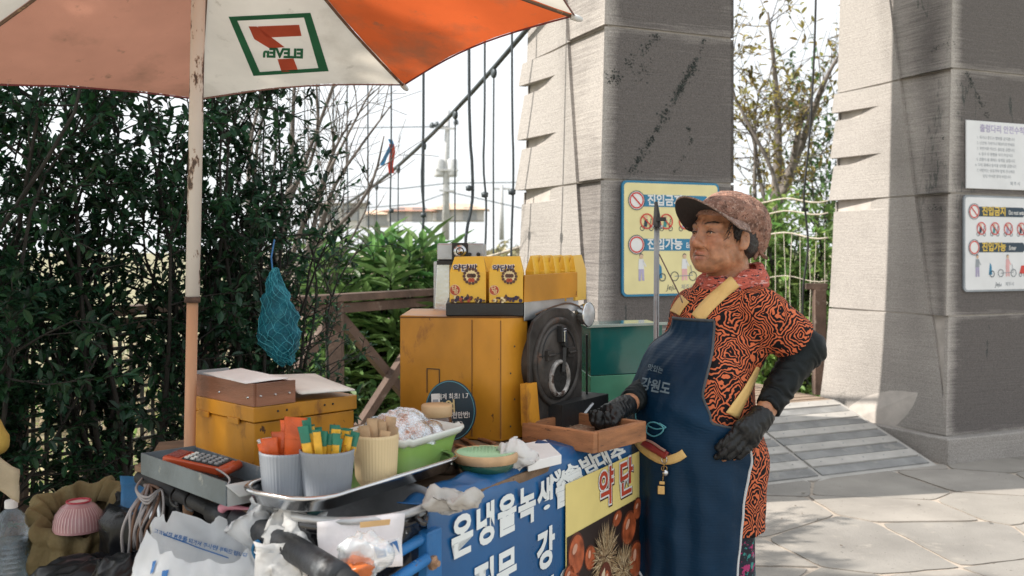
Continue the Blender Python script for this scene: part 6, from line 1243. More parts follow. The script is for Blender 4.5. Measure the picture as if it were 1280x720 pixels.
# ================================================================ WOMAN
import openvdb
class SDF:
    def __init__(s, lo, hi, vs, cap=.04):
        s.lo = np.array(lo, float); s.vs = vs; s.cap = cap; s.n = np.ceil((np.array(hi) - s.lo) / vs).astype(int) + 1
        s.a = np.full(s.n, cap, np.float32)
    def _box(s, blo, bhi, pad):
        i0 = np.maximum(0, np.floor((np.array(blo) - pad - s.lo) / s.vs).astype(int)); i1 = np.minimum(s.n, np.ceil((np.array(bhi) + pad - s.lo) / s.vs).astype(int) + 1)
        if (i1 <= i0).any(): return None
        g = [s.lo[k] + s.vs * np.arange(i0[k], i1[k]) for k in range(3)]
        return tuple(slice(i0[k], i1[k]) for k in range(3)), np.stack(np.meshgrid(*g, indexing='ij'), -1).astype(np.float32)
    def _mix(s, sl, d, k, op):
        a = s.a[sl]
        if op == 'sub': d = -d; a2 = -a; h = np.maximum(k - np.abs(a2 - (-d)), 0) / k; r = -(np.minimum(a2, -d) - h * h * k * .25)
        else: h = np.maximum(k - np.abs(a - d), 0) / k; r = np.minimum(a, d) - h * h * k * .25
        s.a[sl] = r
    def ell(s, c, r, axes=None, k=.02, op='add'):
        c = np.array(c, float); r = np.array(r, float); R_ = max(r); q = s._box(c - R_, c + R_, .035 + k)
        if q is None: return
        sl, p = q; p = p - c
        if axes is not None: p = p @ np.array([list(x) for x in axes]).T
        k0 = np.sqrt(((p / r) ** 2).sum(-1)); k1 = np.sqrt(((p / (r * r)) ** 2).sum(-1)) + 1e-9
        s._mix(sl, k0 * (k0 - 1) / k1, k, op)
    def cap_(s, a, b, ra, rb, k=.02, op='add'):
        a = np.array(a, float); b = np.array(b, float); m = max(ra, rb); q = s._box(np.minimum(a, b) - m, np.maximum(a, b) + m, .035 + k)
        if q is None: return
        sl, p = q; ba = b - a; pa = p - a; t = np.clip((pa @ ba) / (ba @ ba), 0, 1); d = np.linalg.norm(pa - t[..., None] * ba, axis=-1) - (ra + (rb - ra) * t)
        s._mix(sl, d, k, op)
    def cut(s, fn):
        g = [s.lo[k] + s.vs * np.arange(s.n[k]) for k in range(3)]; X, Y, Zz = np.meshgrid(*g, indexing='ij'); s.a = np.maximum(s.a, fn(X, Y, Zz)).astype(np.float32)
    def mesh(s):
        gr = openvdb.FloatGrid(float(s.cap)); gr.copyFromArray(np.clip(s.a, -s.cap, s.cap)); pts, quads = gr.convertToQuads(isovalue=0.0)
        return pts * s.vs + s.lo, quads
def sdf_obj(name, S, m, parent, smooth_it=2, colfn=None, disp=None):
    pts, quads = S.mesh(); me = bpy.data.meshes.new(name)
    me.from_pydata([tuple(map(float, p)) for p in pts], [], [tuple(int(i) for i in q) for q in quads]); me.update()
    bm = bmesh.new(); bm.from_mesh(me)
    for _ in range(smooth_it): bmesh.ops.smooth_vert(bm, verts=bm.verts, factor=.5, use_axis_x=True, use_axis_y=True, use_axis_z=True)
    bmesh.ops.recalc_face_normals(bm, faces=bm.faces)
    if disp:
        bm.normal_update()
        for v in bm.verts: v.co += v.normal * disp(v.co)
    bm.to_mesh(me); bm.free()
    if colfn:
        at = me.color_attributes.new('Col', 'FLOAT_COLOR', 'POINT'); arr = np.empty(len(me.vertices) * 3); me.vertices.foreach_get('co', arr); c = colfn(arr.reshape(-1, 3)); at.data.foreach_set('color', c.ravel())
    return link(name, me, m, parent, smooth=True)
TG = V(-.76, -.65, 0).normalized(); TL = V(.65, -.76, 0).normalized()       # torso: facing, her left
HF = V(-.84, -.54, -.0).normalized(); HL = V(.54, -.84, 0).normalized()      # head
HU = V(.06, .03, 1).normalized(); HF = (HF - HU * HF.dot(HU)).normalized(); HL = HU.cross(HF)
HC = V(.618, 2.90, 1.415)
def hp_(f, l, u): return HC + HF * f + HL * l + HU * u
def tp_(f, l, z, ax=None):
    cx = .60 - .05 * min(1, max(0, (1.15 - z) / .25)); c = V(cx, 2.90, z); return c + TG * f + TL * l
SL, SR = tp_(-.015, .143, 1.192), tp_(-.035, -.120, 1.185)
EL = P(1006, 436, 2.84); WL = P(953, 520, 2.725)
ER = V(.475, 3.08, .985); WR = P(788, 503, 2.77)
HLc = P(934, 542, 2.69); HRc = P(763, 519, 2.69)
woman = thing('person', 'elderly woman in brown cap, orange patterned dress and navy apron, hand on hip, looking left', 'person', V(.56, 2.9, .01))
AXH = (HF, HL, HU)
def add_head(S, k=.012):
    S.ell(hp_(-.012, 0, .03), (.092, .074, .083), AXH, .02); S.ell(hp_(.028, 0, -.02), (.066, .064, .08), AXH, .025); S.ell(hp_(.022, 0, -.066), (.058, .055, .046), AXH, .03)
    S.cap_(hp_(.0, .048, -.06), hp_(.065, .02, -.092), .018, .018, .03); S.cap_(hp_(.0, -.048, -.06), hp_(.065, -.02, -.092), .018, .018, .03); S.ell(hp_(.073, 0, -.096), (.020, .024, .018), AXH, .02)
    for s in (-1, 1):
        S.ell(hp_(.063, s * .038, -.030), (.024, .026, .020), AXH, .02); S.ell(hp_(.058, s * .038, -.066), (.026, .022, .026), AXH, .022)
        S.cap_(hp_(.084, s * .014, .020), hp_(.066, s * .052, .016), .010, .009, .012)
        S.ell(hp_(.094, s * .031, -.004), (.017, .019, .010), AXH, .012, 'sub')
        S.ell(hp_(.073, s * .032, -.003), (.0155, .0175, .0125), AXH, .006)           # lids
        S.cap_(hp_(.0915, s * .018, -.0045), hp_(.084, s * .046, -.0055), .0022, .0018, .002, 'sub')  # slit between them
        S.ell(hp_(.096, s * .0125, -.043), (.010, .0085, .008), AXH, .008)             # nostril wing
        S.ell(hp_(.102, s * .0065, -.051), (.004, .003, .004), AXH, .003, 'sub')
        S.cap_(hp_(.094, s * .024, -.048), hp_(.086, s * .036, -.072), .0018, .0016, .007, 'sub')  # nasolabial fold
        S.ell(hp_(-.008, s * .077, -.018), (.018, .008, .031), AXH, .008); S.ell(hp_(-.005, s * .086, -.014), (.010, .006, .018), AXH, .006, 'sub'); S.ell(hp_(.004, s * .076, -.040), (.009, .007, .011), AXH, .006)
        S.cap_(hp_(.052, s * .062, -.045), hp_(.022, s * .068, -.098), .0015, .0012, .012, 'sub'); S.cap_(hp_(.034, s * .068, -.045), hp_(.006, s * .068, -.09), .0015, .0012, .012, 'sub'); S.cap_(hp_(.074, s * .046, -.018), hp_(.060, s * .060, -.020), .001, .001, .006, 'sub')
    S.cap_(hp_(.086, 0, .002), hp_(.108, 0, -.034), .0075, .0115, .014); S.ell(hp_(.109, 0, -.039), (.0115, .0125, .010), AXH, .008)
    S.cap_(hp_(.090, -.016, -.068), hp_(.0985, 0, -.0635), .0055, .0062, .008); S.cap_(hp_(.090, .016, -.068), hp_(.0985, 0, -.0635), .0055, .0062, .008)
    S.cap_(hp_(.089, -.013, -.078), hp_(.095, .0, -.079), .006, .0075, .008); S.cap_(hp_(.089, .013, -.078), hp_(.095, .0, -.079), .006, .0075, .008)
    S.cap_(hp_(.093, -.026, -.0735), hp_(.103, 0, -.0708), .0012, .0016, .004, 'sub'); S.cap_(hp_(.093, .026, -.0735), hp_(.103, 0, -.0708), .0012, .0016, .004, 'sub')
    S.cap_(hp_(-.02, 0, -.055), hp_(-.045, 0, -.19), .054, .062, .02)
    for q in (.03, .055): S.cap_(hp_(.028 - q * .2, .045, -.10 - q), hp_(.05, -.01, -.108 - q * .8), .001, .001, .008, 'sub')
def hand(S, wr, c, fw, up, side, rs_, curl, thumb, w_=.074):
    """palm from the wrist to c; fingers leave its end with unequal lengths and bends"""
    pl = (c - wr).normalized(); fw = Vector(fw).normalized(); side = Vector(side).normalized(); nrm = Vector(up).normalized()
    S.cap_(wr, c - pl * .01, .026 + rs_, .027 + rs_, .02)
    for i in range(4):
        o = (i - 1.5) / 3 * w_ * .78; k0 = c + side * o + pl * (.012 - .006 * abs(i - 1.3)); S.cap_(wr + side * o * .4, k0, .017 + rs_, .0125 + rs_, .012)
        ln = (.040, .046, .043, .034)[i]; d = fw.copy(); p = k0; rad_ = (.0105, .0108, .0102, .009)[i] + rs_
        for j, f in enumerate((1, .66, .5)):
            q = p + d * ln * f; S.cap_(p, q, rad_ * (1 - .07 * j), rad_ * (.93 - .07 * j), .0035); p = q; axis = side; d = (Matrix.Rotation(curl[i] * (1. if j == 0 else .8), 3, axis) @ d).normalized()
    a, b, e = thumb; S.cap_(a, b, .015 + rs_, .0125 + rs_, .012); S.cap_(b, e, .0122 + rs_, .0095 + rs_, .004)
def add_arms(S, infl=0., glove=False, arms=True):
    if arms:
        S.cap_(SL, EL, .048 + infl, .040 + infl, .03); S.cap_(EL, WL, .041 + infl, .027 + infl, .012)
        S.cap_(SR, ER, .046 + infl, .038 + infl, .03); S.cap_(ER, WR, .038 + infl, .025 + infl, .012)
def add_hands(S, rs_=0.):
    # left hand on the hip: back of the hand toward the camera, fingers folded down and forward round the hip
    pl = (HLc - WL).normalized(); out = V(.15, -.98, .05); side = pl.cross(out).normalized()
    hand(S, WL + pl * .012, HLc, (pl * .75 + V(-.30, .05, -.35)).normalized(), out, side * -1, rs_, (.35, .4, .45, .5), (WL + pl * .03 + side * -.012 + V(-.005, 0, .01), HLc + V(-.022, -.012, .022), HLc + V(-.030, .006, -.006)))
    # right hand: a loose fist resting on the tray, knuckles to the left
    pl = (HRc - WR).normalized(); side = pl.cross(Z).normalized()
    hand(S, WR + pl * .02, HRc + V(0, 0, .004), (pl * .8 - Z * .5).normalized(), Z, side, rs_, (1.25, 1.3, 1.3, 1.2), (WR + pl * .035 - side * -.018, HRc - side * -.030 - Z * .010, HRc + pl * .018 - side * -.024 - Z * .024), .07)
def add_torso(S, f=0., legs=True):
    A3 = (TG, TL, Z)
    S.ell(tp_(-.01, .008, 1.10), (.095 + f, .140 + f, .135 + f), A3, .04); S.cap_(SL, SR, .052 + f, .052 + f, .05); S.cap_(tp_(-.025, 0, 1.25), tp_(-.01, 0, 1.16), .055 + f, .09 + f, .06)
    for s in (-1, 1): S.ell(tp_(.075, s * .07, 1.02), (.062 + f, .075 + f, .075 + f), A3, .06)
    S.ell(tp_(.03, 0, .90), (.145 + f, .165 + f, .16 + f), A3, .06); S.ell(tp_(.0, 0, .76), (.135 + f, .165 + f, .15 + f), A3, .06); S.ell(tp_(-.035, 0, .74), (.115 + f, .150 + f, .12 + f), A3, .05)
    if legs:
        for s in (-1, 1): S.cap_(tp_(0, s * .066, .70), tp_(.0, s * .072, .40), .080 + f, .055 + f, .05); S.cap_(tp_(.0, s * .072, .40), tp_(-.01, s * .095, .08), .056 + f, .036 + f, .03)
lo, hi = (.16, 2.52, .0), (1.0, 3.22, 1.60)
B = SDF(lo, hi, .0036, .03); add_torso(B, 0); add_head(B); add_arms(B); add_hands(B, -.0028)
for s in (-1, 1): B.cap_(tp_(-.02, s * .095, .045), tp_(.13, s * .10, .03), .036, .03, .03)
def skincol(p):
    n = len(p); c = np.tile(np.array([.45, .215, .118, 1.]), (n, 1)); d = p - np.array(HC); f, l, u = d @ np.array(HF), d @ np.array(HL), d @ np.array(HU)
    def blob(cf, cl, cu, rf, rl, ru): return np.exp(-(((f - cf) / rf) ** 2 + ((l - cl) / rl) ** 2 + ((u - cu) / ru) ** 2))
    def mix(w_, col): 
        for i in range(3): c[:, i] = c[:, i] * (1 - w_) + col[i] * w_
    for s in (-1, 1):
        mix(.5 * blob(.075, s * .042, -.035, .03, .022, .02), (.52, .19, .11)); mix(.75 * blob(.085, s * .032, .0225, .03, .020, .0042), (.06, .04, .035)); mix(.92 * blob(.085, s * .032, -.0035, .03, .0175, .0030), (.045, .025, .02)); mix(.45 * blob(.085, s * .032, .004, .03, .02, .006), (.20, .09, .055)); mix(.4 * blob(.08, s * .033, -.016, .03, .018, .006), (.30, .13, .08))  # brown shadow above each eye slit is painted into the skin colour
    mix(.75 * blob(.098, 0, -.064, .02, .022, .0055), (.42, .12, .10)); mix(.8 * blob(.095, 0, -.079, .02, .018, .006), (.48, .15, .12)); mix(.6 * blob(.10, 0, -.071, .02, .026, .0018), (.14, .04, .03)); mix(.35 * blob(.11, 0, -.04, .02, .018, .015), (.50, .17, .10))
    return c
m_skin = bpy.data.materials.new('skin'); m_skin.use_nodes = True; n = m_skin.node_tree; b = n.nodes['Principled BSDF']; at = n.nodes.new('ShaderNodeAttribute'); at.attribute_name = 'Col'
nzs = n.nodes.new('ShaderNodeTexNoise'); nzs.inputs['Scale'].default_value = 38; nzs.inputs['Detail'].default_value = 6; tcs = n.nodes.new('ShaderNodeTexCoord'); n.links.new(tcs.outputs['Object'], nzs.inputs['Vector'])
mrs = n.nodes.new('ShaderNodeMapRange'); mrs.inputs['From Min'].default_value = .35; mrs.inputs['From Max'].default_value = .65; mrs.inputs['To Min'].default_value = .68; mrs.inputs['To Max'].default_value = 1.16; n.links.new(nzs.outputs['Fac'], mrs.inputs['Value'])
vm = n.nodes.new('ShaderNodeVectorMath'); vm.operation = 'SCALE'; n.links.new(at.outputs['Color'], vm.inputs[0]); n.links.new(mrs.outputs[0], vm.inputs['Scale']); n.links.new(vm.outputs[0], b.inputs['Base Color'])
b.inputs['Roughness'].default_value = .38; b.inputs['Subsurface Weight'].default_value = .12; b.inputs['Subsurface Scale'].default_value = .01
nb2 = n.nodes.new('ShaderNodeTexNoise'); nb2.inputs['Scale'].default_value = 120; n.links.new(tcs.outputs['Object'], nb2.inputs['Vector']); bps = n.nodes.new('ShaderNodeBump'); bps.inputs['Strength'].default_value = .5; bps.inputs['Distance'].default_value = .004; n.links.new(nb2.outputs['Fac'], bps.inputs['Height']); n.links.new(bps.outputs[0], b.inputs['Normal'])
body = sdf_obj('body', B, m_skin, woman, 1, skincol); del B
m_eye = mat('eye_white', (.55, .50, .45), .2, bump=0, var=.02); m_iris = mat('eye_dark', (.012, .008, .006), .08, bump=0)
for s in (-1, 1):
    e = part('eye', MB().lathe(hp_(.0735, s * .032, -.0045), [(.0130 * math.sin(a), -.0130 * math.cos(a)) for a in [math.pi * k / 14 for k in range(15)]], 20, HF, HL, HU), m_eye, woman, smooth=True)
    gz = (HF * .93 + HL * (-.12) - HU * .05).normalized(); part('iris', MB().lathe(hp_(.0735, s * .032, -.0045) + gz * .0118, [(.0050, 0), (.0038, .0010), (0, .0014)], 16, gz.orthogonal().normalized(), gz.cross(gz.orthogonal()).normalized(), gz), m_iris, e, smooth=True)
# eyelid lines, brows and the line of the mouth follow the face
bpy.context.view_layer.update(); bf = bvh_of(body)
def on_face(l, u, e=.0004):
    o = hp_(.2, l, u); h = bf.ray_cast(o, -HF, .25); return h[0] + h[1] * e if h[0] else None
def face_line(name, pts, radii, m, e=.0004):
    q = [on_face(l, u, e) for l, u in pts]
    if all(x is not None for x in q): part(name, MB().tube(smooth_path(q, 14), [np.interp(k / 13, np.linspace(0, 1, len(radii)), radii) for k in range(14)], 6), m, woman, smooth=True)
m_lash = mat('lash', (.025, .015, .012), .5, bump=0); m_crease = mat('skin_crease', (.15, .06, .035), .6, bump=0); m_brow = mat('brow_hair', (.05, .035, .03), .7, bump=0)
for s in (-1, 1):
    face_line('eyelid', [(s * .017, -.0065), (s * .026, -.0015), (s * .036, -.0015), (s * .047, -.0065)], [.0006, .0019, .0021, .0006], m_lash)
    face_line('eyelid_fold', [(s * .017, -.001), (s * .028, .0045), (s * .038, .0045), (s * .050, -.002)], [.0003, .0007, .0007, .0003], m_crease, 0)
    face_line('eye_bag', [(s * .019, -.012), (s * .030, -.016), (s * .042, -.013)], [.0003, .0006, .0003], m_crease, -.0002)
    face_line('smile_line', [(s * .020, -.044), (s * .029, -.058), (s * .031, -.072)], [.0003, .0008, .0004], m_crease, -.0002)
    mbw = MB(); rw = random.Random(3)
    for k in range(60):
        q = rw.random(); l0 = s * (.015 + .036 * q); u0 = .019 + .006 * math.sin(q * 2.6) + rw.uniform(-.0022, .0022); a_, b_ = on_face(l0, u0), on_face(l0 + s * .006, u0 + rw.uniform(-.001, .002))
        if a_ and b_: mbw.tube([a_, b_], [.0006, .0003], 3)
    stuff(part('eyebrow', mbw, m_brow, woman))
face_line('mouth_line', [(-.026, -.0735), (-.013, -.071), (0, -.0722), (.013, -.071), (.026, -.0735)], [.0004, .0009, .0010, .0009, .0004], m_lash, 0)
# ---- hair: short, dark, showing at the temple and nape
m_hair = mat('hair', (.018, .014, .013), .45, var=.4, scale=60, bump=.6, bscale=160)
Hs = SDF((.50, 2.76, 1.25), (.78, 3.06, 1.56), .004, .03); Hs.ell(hp_(-.022, 0, .028), (.094, .079, .085), AXH, .01); Hs.ell(hp_(-.05, 0, -.03), (.062, .070, .052), AXH, .03)
for s in (-1, 1): Hs.ell(hp_(.014, s * .068, .006), (.018, .010, .028), AXH, .012); Hs.ell(hp_(-.035, s * .066, -.022), (.025, .016, .035), AXH, .015)
hc_ = np.array(HC); hf_, hl_, hu_ = np.array(HF), np.array(HL), np.array(HU)
def hcut(X, Y, Z_):
    f = (X - hc_[0]) * hf_[0] + (Y - hc_[1]) * hf_[1] + (Z_ - hc_[2]) * hf_[2]; u = (X - hc_[0]) * hu_[0] + (Y - hc_[1]) * hu_[1] + (Z_ - hc_[2]) * hu_[2]
    return np.minimum(f - .045 - .0 * u, .03)
Hs.cut(hcut); sdf_obj('hair', Hs, m_hair, woman, 2, disp=lambda c: noise.noise(c * 90) * .002 + noise.noise(V(c.x * 40, c.y * 40, c.z * 160)) * .002)
rh = random.Random(4); mb = MB()
for k in range(160):
    s = 1; p = hp_(.02 + rh.uniform(-.09, .035), .070 + rh.uniform(-.004, .008), .012 + rh.uniform(-.03, .03)); d = (HF * rh.uniform(.0, .5) - HU * rh.uniform(.5, 1.2) + rvec(rh) * .35).normalized(); L_ = rh.uniform(.008, .020)
    mb.tube([p, p + d * L_ * .5 + rvec(rh) * .002, p + d * L_], [.0011, .0009, .0004], 3)
stuff(part('hair_strands', mb, m_hair, woman))
# ---- cap
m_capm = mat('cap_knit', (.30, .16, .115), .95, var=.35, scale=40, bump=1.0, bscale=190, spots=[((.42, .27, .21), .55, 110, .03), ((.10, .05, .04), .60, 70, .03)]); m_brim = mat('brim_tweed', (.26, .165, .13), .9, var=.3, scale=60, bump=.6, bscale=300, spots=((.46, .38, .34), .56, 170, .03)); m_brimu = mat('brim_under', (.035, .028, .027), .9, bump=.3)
cap_o = SDF((.48, 2.74, 1.32), (.82, 3.10, 1.60), .004, .03); cu = (HU + HF * .0).normalized()
AXC = AXH
cap_o.ell(hp_(-.020, 0, .046), (.103, .092, .079), AXC, .01); cap_o.ell(hp_(-.065, 0, .034), (.075, .085, .072), AXC, .03); cap_o.ell(hp_(-.088, .02, -.008), (.042, .055, .060), AXC, .03)
def ccut(X, Y, Z_):
    f = (X - hc_[0]) * hf_[0] + (Y - hc_[1]) * hf_[1] + (Z_ - hc_[2]) * hf_[2]; u = (X - hc_[0]) * hu_[0] + (Y - hc_[1]) * hu_[1] + (Z_ - hc_[2]) * hu_[2]
    return (.016 + .85 * np.minimum(f, .06) * np.where(f > -.03, 1, 2.2) * .55 - u) * .9
cap_o.cut(ccut)
def cdisp(c):
    d = c - HC; f, l, u = d.dot(HF), d.dot(HL), d.dot(HU); an = math.atan2(l, f + .02); back = max(0, min(1, (-f) / .08))
    return .0035 * math.sin(an * 13 + noise.noise(c * 20) * 3) * back * max(0, min(1, (.13 - u) / .05)) + noise.noise(c * 45) * .003 + noise.noise(c * 110) * .0016
capo = sdf_obj('cap', cap_o, m_capm, woman, 2, disp=cdisp)
rows = []
for j in range(15):
    q = j / 14; row = []
    for i in range(37):
        a = rad(-88 + 176 * i / 36); r0f, r0l = .082, .084; out = .088 * math.cos(a * .96) ** .62 * q
        f = -.012 + (r0f + out * 1.08) * math.cos(a); l = (r0l + out * .62) * math.sin(a); u = .036 + .020 * math.cos(a) * 1 - .25 * out - .020 * math.sin(a) ** 2 * (.4 + q) + .010 * q * math.cos(a)
        row.append(hp_(f, l, u - .002))
    rows.append(row)
# lift the brim: peak rises away from the forehead
def lift(p):
    d = p - HC; f = d.dot(HF); return p + HU * max(0, f - .05) * .42
rows = [[lift(p) for p in r] for r in rows]
brim = part('brim', MB().grid(rows), m_brim, capo, smooth=True, solid=.005)
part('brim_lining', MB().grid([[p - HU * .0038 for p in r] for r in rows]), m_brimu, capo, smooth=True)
part('brim_band', MB().tube([r for r in rows[0]], .004, 6), m_brim, capo, smooth=True)
mb = MB(); tq = hp_(-.085, .055, -.038); mb.tube(smooth_path([tq, tq + V(.012, 0, -.02), tq + V(.028, -.004, -.032)], 6), [.008, .007, .006, .006, .005, .003], 8); mb.tube(smooth_path([tq, tq + V(-.006, 0, -.02), tq + V(-.012, -.004, -.034)], 6), [.008, .007, .006, .006, .005, .003], 8); part('cap_tie', mb, m_capm, capo, smooth=True)
# ---- dress
def stripes(name, ca, cb, per, freq, seed_):
    m = bpy.data.materials.new(name); m.use_nodes = True; n = m.node_tree; L = n.links; b = n.nodes['Principled BSDF']; b.inputs['Roughness'].default_value = .8; b.inputs['Specular IOR Level'].default_value = .2
    t = n.nodes.new('ShaderNodeTexCoord'); nz = n.nodes.new('ShaderNodeTexNoise'); nz.inputs['Scale'].default_value = 26; nz.inputs['Detail'].default_value = 2; L.new(t.outputs['Object'], nz.inputs['Vector'])
    mixv = n.nodes.new('ShaderNodeVectorMath'); mixv.operation = 'MULTIPLY_ADD'; L.new(nz.outputs['Color'], mixv.inputs[0]); mixv.inputs[1].default_value = (.04, .04, .04); L.new(t.outputs['Object'], mixv.inputs[2])
    rot = n.nodes.new('ShaderNodeMapping'); rot.inputs['Rotation'].default_value = (0, 0, math.atan2(.76, .65)); L.new(mixv.outputs[0], rot.inputs[0]); sx = n.nodes.new('ShaderNodeSeparateXYZ'); L.new(rot.outputs[0], sx.inputs[0])
    def mth(op, a, b_=None):
        q = n.nodes.new('ShaderNodeMath'); q.operation = op
        for i, x in enumerate((a, b_)):
            if x is None: continue
            if hasattr(x, 'links'): L.new(x, q.inputs[i])
            else: q.inputs[i].default_value = x
        return q.outputs[0]
    px = mth('PINGPONG', sx.outputs[0], per); pz = mth('MULTIPLY', mth('PINGPONG', sx.outputs[2], per * 1.25), .8); py = mth('MULTIPLY', mth('PINGPONG', sx.outputs[1], per * 1.1), .75)
    s = mth('ADD', mth('ADD', px, pz), py); s = mth('SINE', mth('MULTIPLY', s, freq))
    n2 = n.nodes.new('ShaderNodeTexNoise'); n2.inputs['Scale'].default_value = 75; n2.inputs['Detail'].default_value = 3; L.new(t.outputs['Object'], n2.inputs['Vector']); s = mth('ADD', s, mth('MULTIPLY', mth('SUBTRACT', n2.outputs['Fac'], .5), 2.4))
    r = n.nodes.new('ShaderNodeMapRange'); r.inputs['From Min'].default_value = .12; r.inputs['From Max'].default_value = .38; L.new(s, r.inputs['Value'])
    mx = n.nodes.new('ShaderNodeMix'); mx.data_type = 'RGBA'; mx.inputs['A'].default_value = (*cb, 1); mx.inputs['B'].default_value = (*ca, 1); L.new(r.outputs[0], mx.inputs['Factor']); L.new(mx.outputs['Result'], b.inputs['Base Color'])
    n3 = n.nodes.new('ShaderNodeTexNoise'); n3.inputs['Scale'].default_value = 22; L.new(t.outputs['Object'], n3.inputs['Vector']); bp = n.nodes.new('ShaderNodeBump'); bp.inputs['Strength'].default_value = .25; bp.inputs['Distance'].default_value = .01; L.new(n3.outputs['Fac'], bp.inputs['Height']); L.new(bp.outputs[0], b.inputs['Normal'])
    return m
m_dress = stripes('dress_print', (.66, .165, .07), (.010, .008, .010), .046, 540, 1)
Dd = SDF(lo, hi, .0045, .04); add_torso(Dd, .012, False)
SLE = EL + (SL - EL) * .28; SRE = ER + (SR - ER) * .35
Dd.cap_(SL, SLE, .062, .068, .03); Dd.cap_(SR, SRE, .052, .052, .03)
Dd.cap_(tp_(-.01, -.01, .80), tp_(-.01, -.01, .555), .152, .160, .05); Dd.cap_(tp_(-.01, .066, .76), tp_(0, .072, .55), .116, .114, .05); Dd.cap_(tp_(-.01, -.066, .76), tp_(0, -.072, .55), .116, .114, .05); Dd.cap_(tp_(0, .02, .80), tp_(0, .02, .56), .14, .147, .04); Dd.cap_(tp_(0, -.03, .80), tp_(0, -.03, .56), .145, .15, .04)
Dd.cap_(tp_(-.03, 0, 1.22), tp_(-.04, 0, 1.30), .078, .064, .04)
nl = (EL - SL).normalized(); nr_ = (ER - SR).normalized(); lc = SLE + nl * .01; rc_ = SRE + nr_ * .01
def dcut(X, Y, Z_):
    d1 = (X - lc.x) * nl.x + (Y - lc.y) * nl.y + (Z_ - lc.z) * nl.z; near = np.sqrt((X - EL.x) ** 2 + (Y - EL.y) ** 2 + (Z_ - EL.z) ** 2) - .14; a = np.minimum(d1, -near)
    d2 = (X - rc_.x) * nr_.x + (Y - rc_.y) * nr_.y + (Z_ - rc_.z) * nr_.z; near2 = np.sqrt((X - ER.x) ** 2 + (Y - ER.y) ** 2 + (Z_ - ER.z) ** 2) - .12; b = np.minimum(d2, -near2) * 0 - 1
    return np.maximum(np.maximum(a, .568 - Z_), Z_ - 1.285 - .35 * ((X - .62) * .84 + (Y - 2.9) * .54))
Dd.cut(dcut)
def ddisp(c):
    w1 = math.sin((c - SL).dot(nl) * 95 + noise.noise(c * 14) * 4) * .0018; sl = max(0, 1 - ((c - SL).length / .2)); v = noise.noise(c * 13) * .005 + noise.noise(V(c.x * 22, c.y * 22, c.z * 6)) * .005 * (1 if c.z < 1.0 else .5); return v + w1 * sl * 1.4
dress = sdf_obj('dress', Dd, m_dress, woman, 2, disp=ddisp); del Dd
# frilled collar scarf
m_scarf = mat('collar_print', (.55, .12, .08), .85, var=.3, scale=40, bump=.5, stretch=(1, 1, 3.2), spots=[((.70, .38, .34), .56, 34, .03), ((.03, .015, .02), .55, 40, .02)]); rows = []
for j in range(9):
    q = j / 8; row = []
    for k in range(72):
        a = 2 * math.pi * k / 72; r_ = .068 + .040 * q + .008 * math.sin(q * math.pi) + .004 * math.sin(9 * a + 3 * q) * q; fz = math.cos(a)  # +1 front
        c = hp_(-.045, 0, -.165); c.z = 1.302 - .020 * fz - .046 * q + .022 * math.sin(q * math.pi) + .004 * math.sin(5 * a + 1) + .005 * math.sin(13 * a) * q; row.append(V(c.x, c.y, c.z) + V(HF.x, HF.y, 0) * (r_ * fz) + V(HL.x, HL.y, 0) * (r_ * .98 * math.sin(a)))
    rows.append(row)
mb = MB().grid(rows, closed=True); crumple(mb, .007, 24, 2., 3); collar = part('collar', mb, m_scarf, woman, smooth=True, solid=.004, sub=1)
# trousers
m_tr = mat('trouser_floral', (.018, .02, .035), .8, var=.3, scale=30, bump=.2, spots=[((.45, .04, .16), .55, 38, .01), ((.04, .28, .25), .57, 50, .01), ((.14, .06, .26), .63, 35, .01)])
Tt = SDF(lo, (1., 3.22, .75), .006, .04)
for s in (-1, 1): Tt.cap_(tp_(-.01, s * .066, .72), tp_(.0, s * .074, .38), .100, .090, .04); Tt.cap_(tp_(.0, s * .074, .38), tp_(-.01, s * .095, .12), .094, .075, .03)
A3t = (TG, TL, Z); Tt.ell(tp_(.0, 0, .76), (.134, .166, .150), A3t, .03)
Tt.cut(lambda X, Y, Z_: np.maximum(.12 - Z_, Z_ - .64)); sdf_obj('trousers', Tt, m_tr, woman, 2, disp=lambda c: noise.noise(V(c.x * 14, c.y * 14, c.z * 5)) * .008); del Tt
for s in (-1, 1):
    S_ = SDF((.2, 2.5, -.02), (1., 3.2, .16), .005, .03); S_.cap_(tp_(-.03, s * .095, .045), tp_(.15, s * .105, .032), .044, .038, .02); S_.cut(lambda X, Y, Z_: np.maximum(.013 - Z_, Z_ - .08)); sdf_obj('shoe', S_, m_black, woman, 2); del S_
# arm sleeves and gloves
m_slv = mat('arm_sleeve', (.004, .007, .008), .55, var=.2, bump=.15, bscale=120, spec=.25); m_glv = mat('glove', (.008, .009, .010), .34, var=.2, bump=.3, bscale=60, spec=.4)
def armdisp(a, b): 
    d = (b - a).normalized(); return lambda c: .0020 * math.sin((c - a).dot(d) * 170 + noise.noise(c * 22) * 7) * (.4 + abs(noise.noise(c * 9)) * 2) + noise.noise(c * 30) * .003
S_ = SDF((.6, 2.6, .85), (1., 3.1, 1.3), .004, .03); S_.cap_(SL + (EL - SL) * .25, EL, .054, .050, .012); S_.cap_(EL, WL - (WL - EL).normalized() * .030, .0515, .037, .016); S_.ell(EL + V(.006, .004, .0), (.054, .052, .052), None, .02)
nd = (WL - EL).normalized(); pc2 = WL - nd * .030; S_.cut(lambda X, Y, Z_: (X - pc2.x) * nd.x + (Y - pc2.y) * nd.y + (Z_ - pc2.z) * nd.z); sdf_obj('arm_sleeve', S_, m_slv, woman, 2, disp=armdisp(EL, WL))
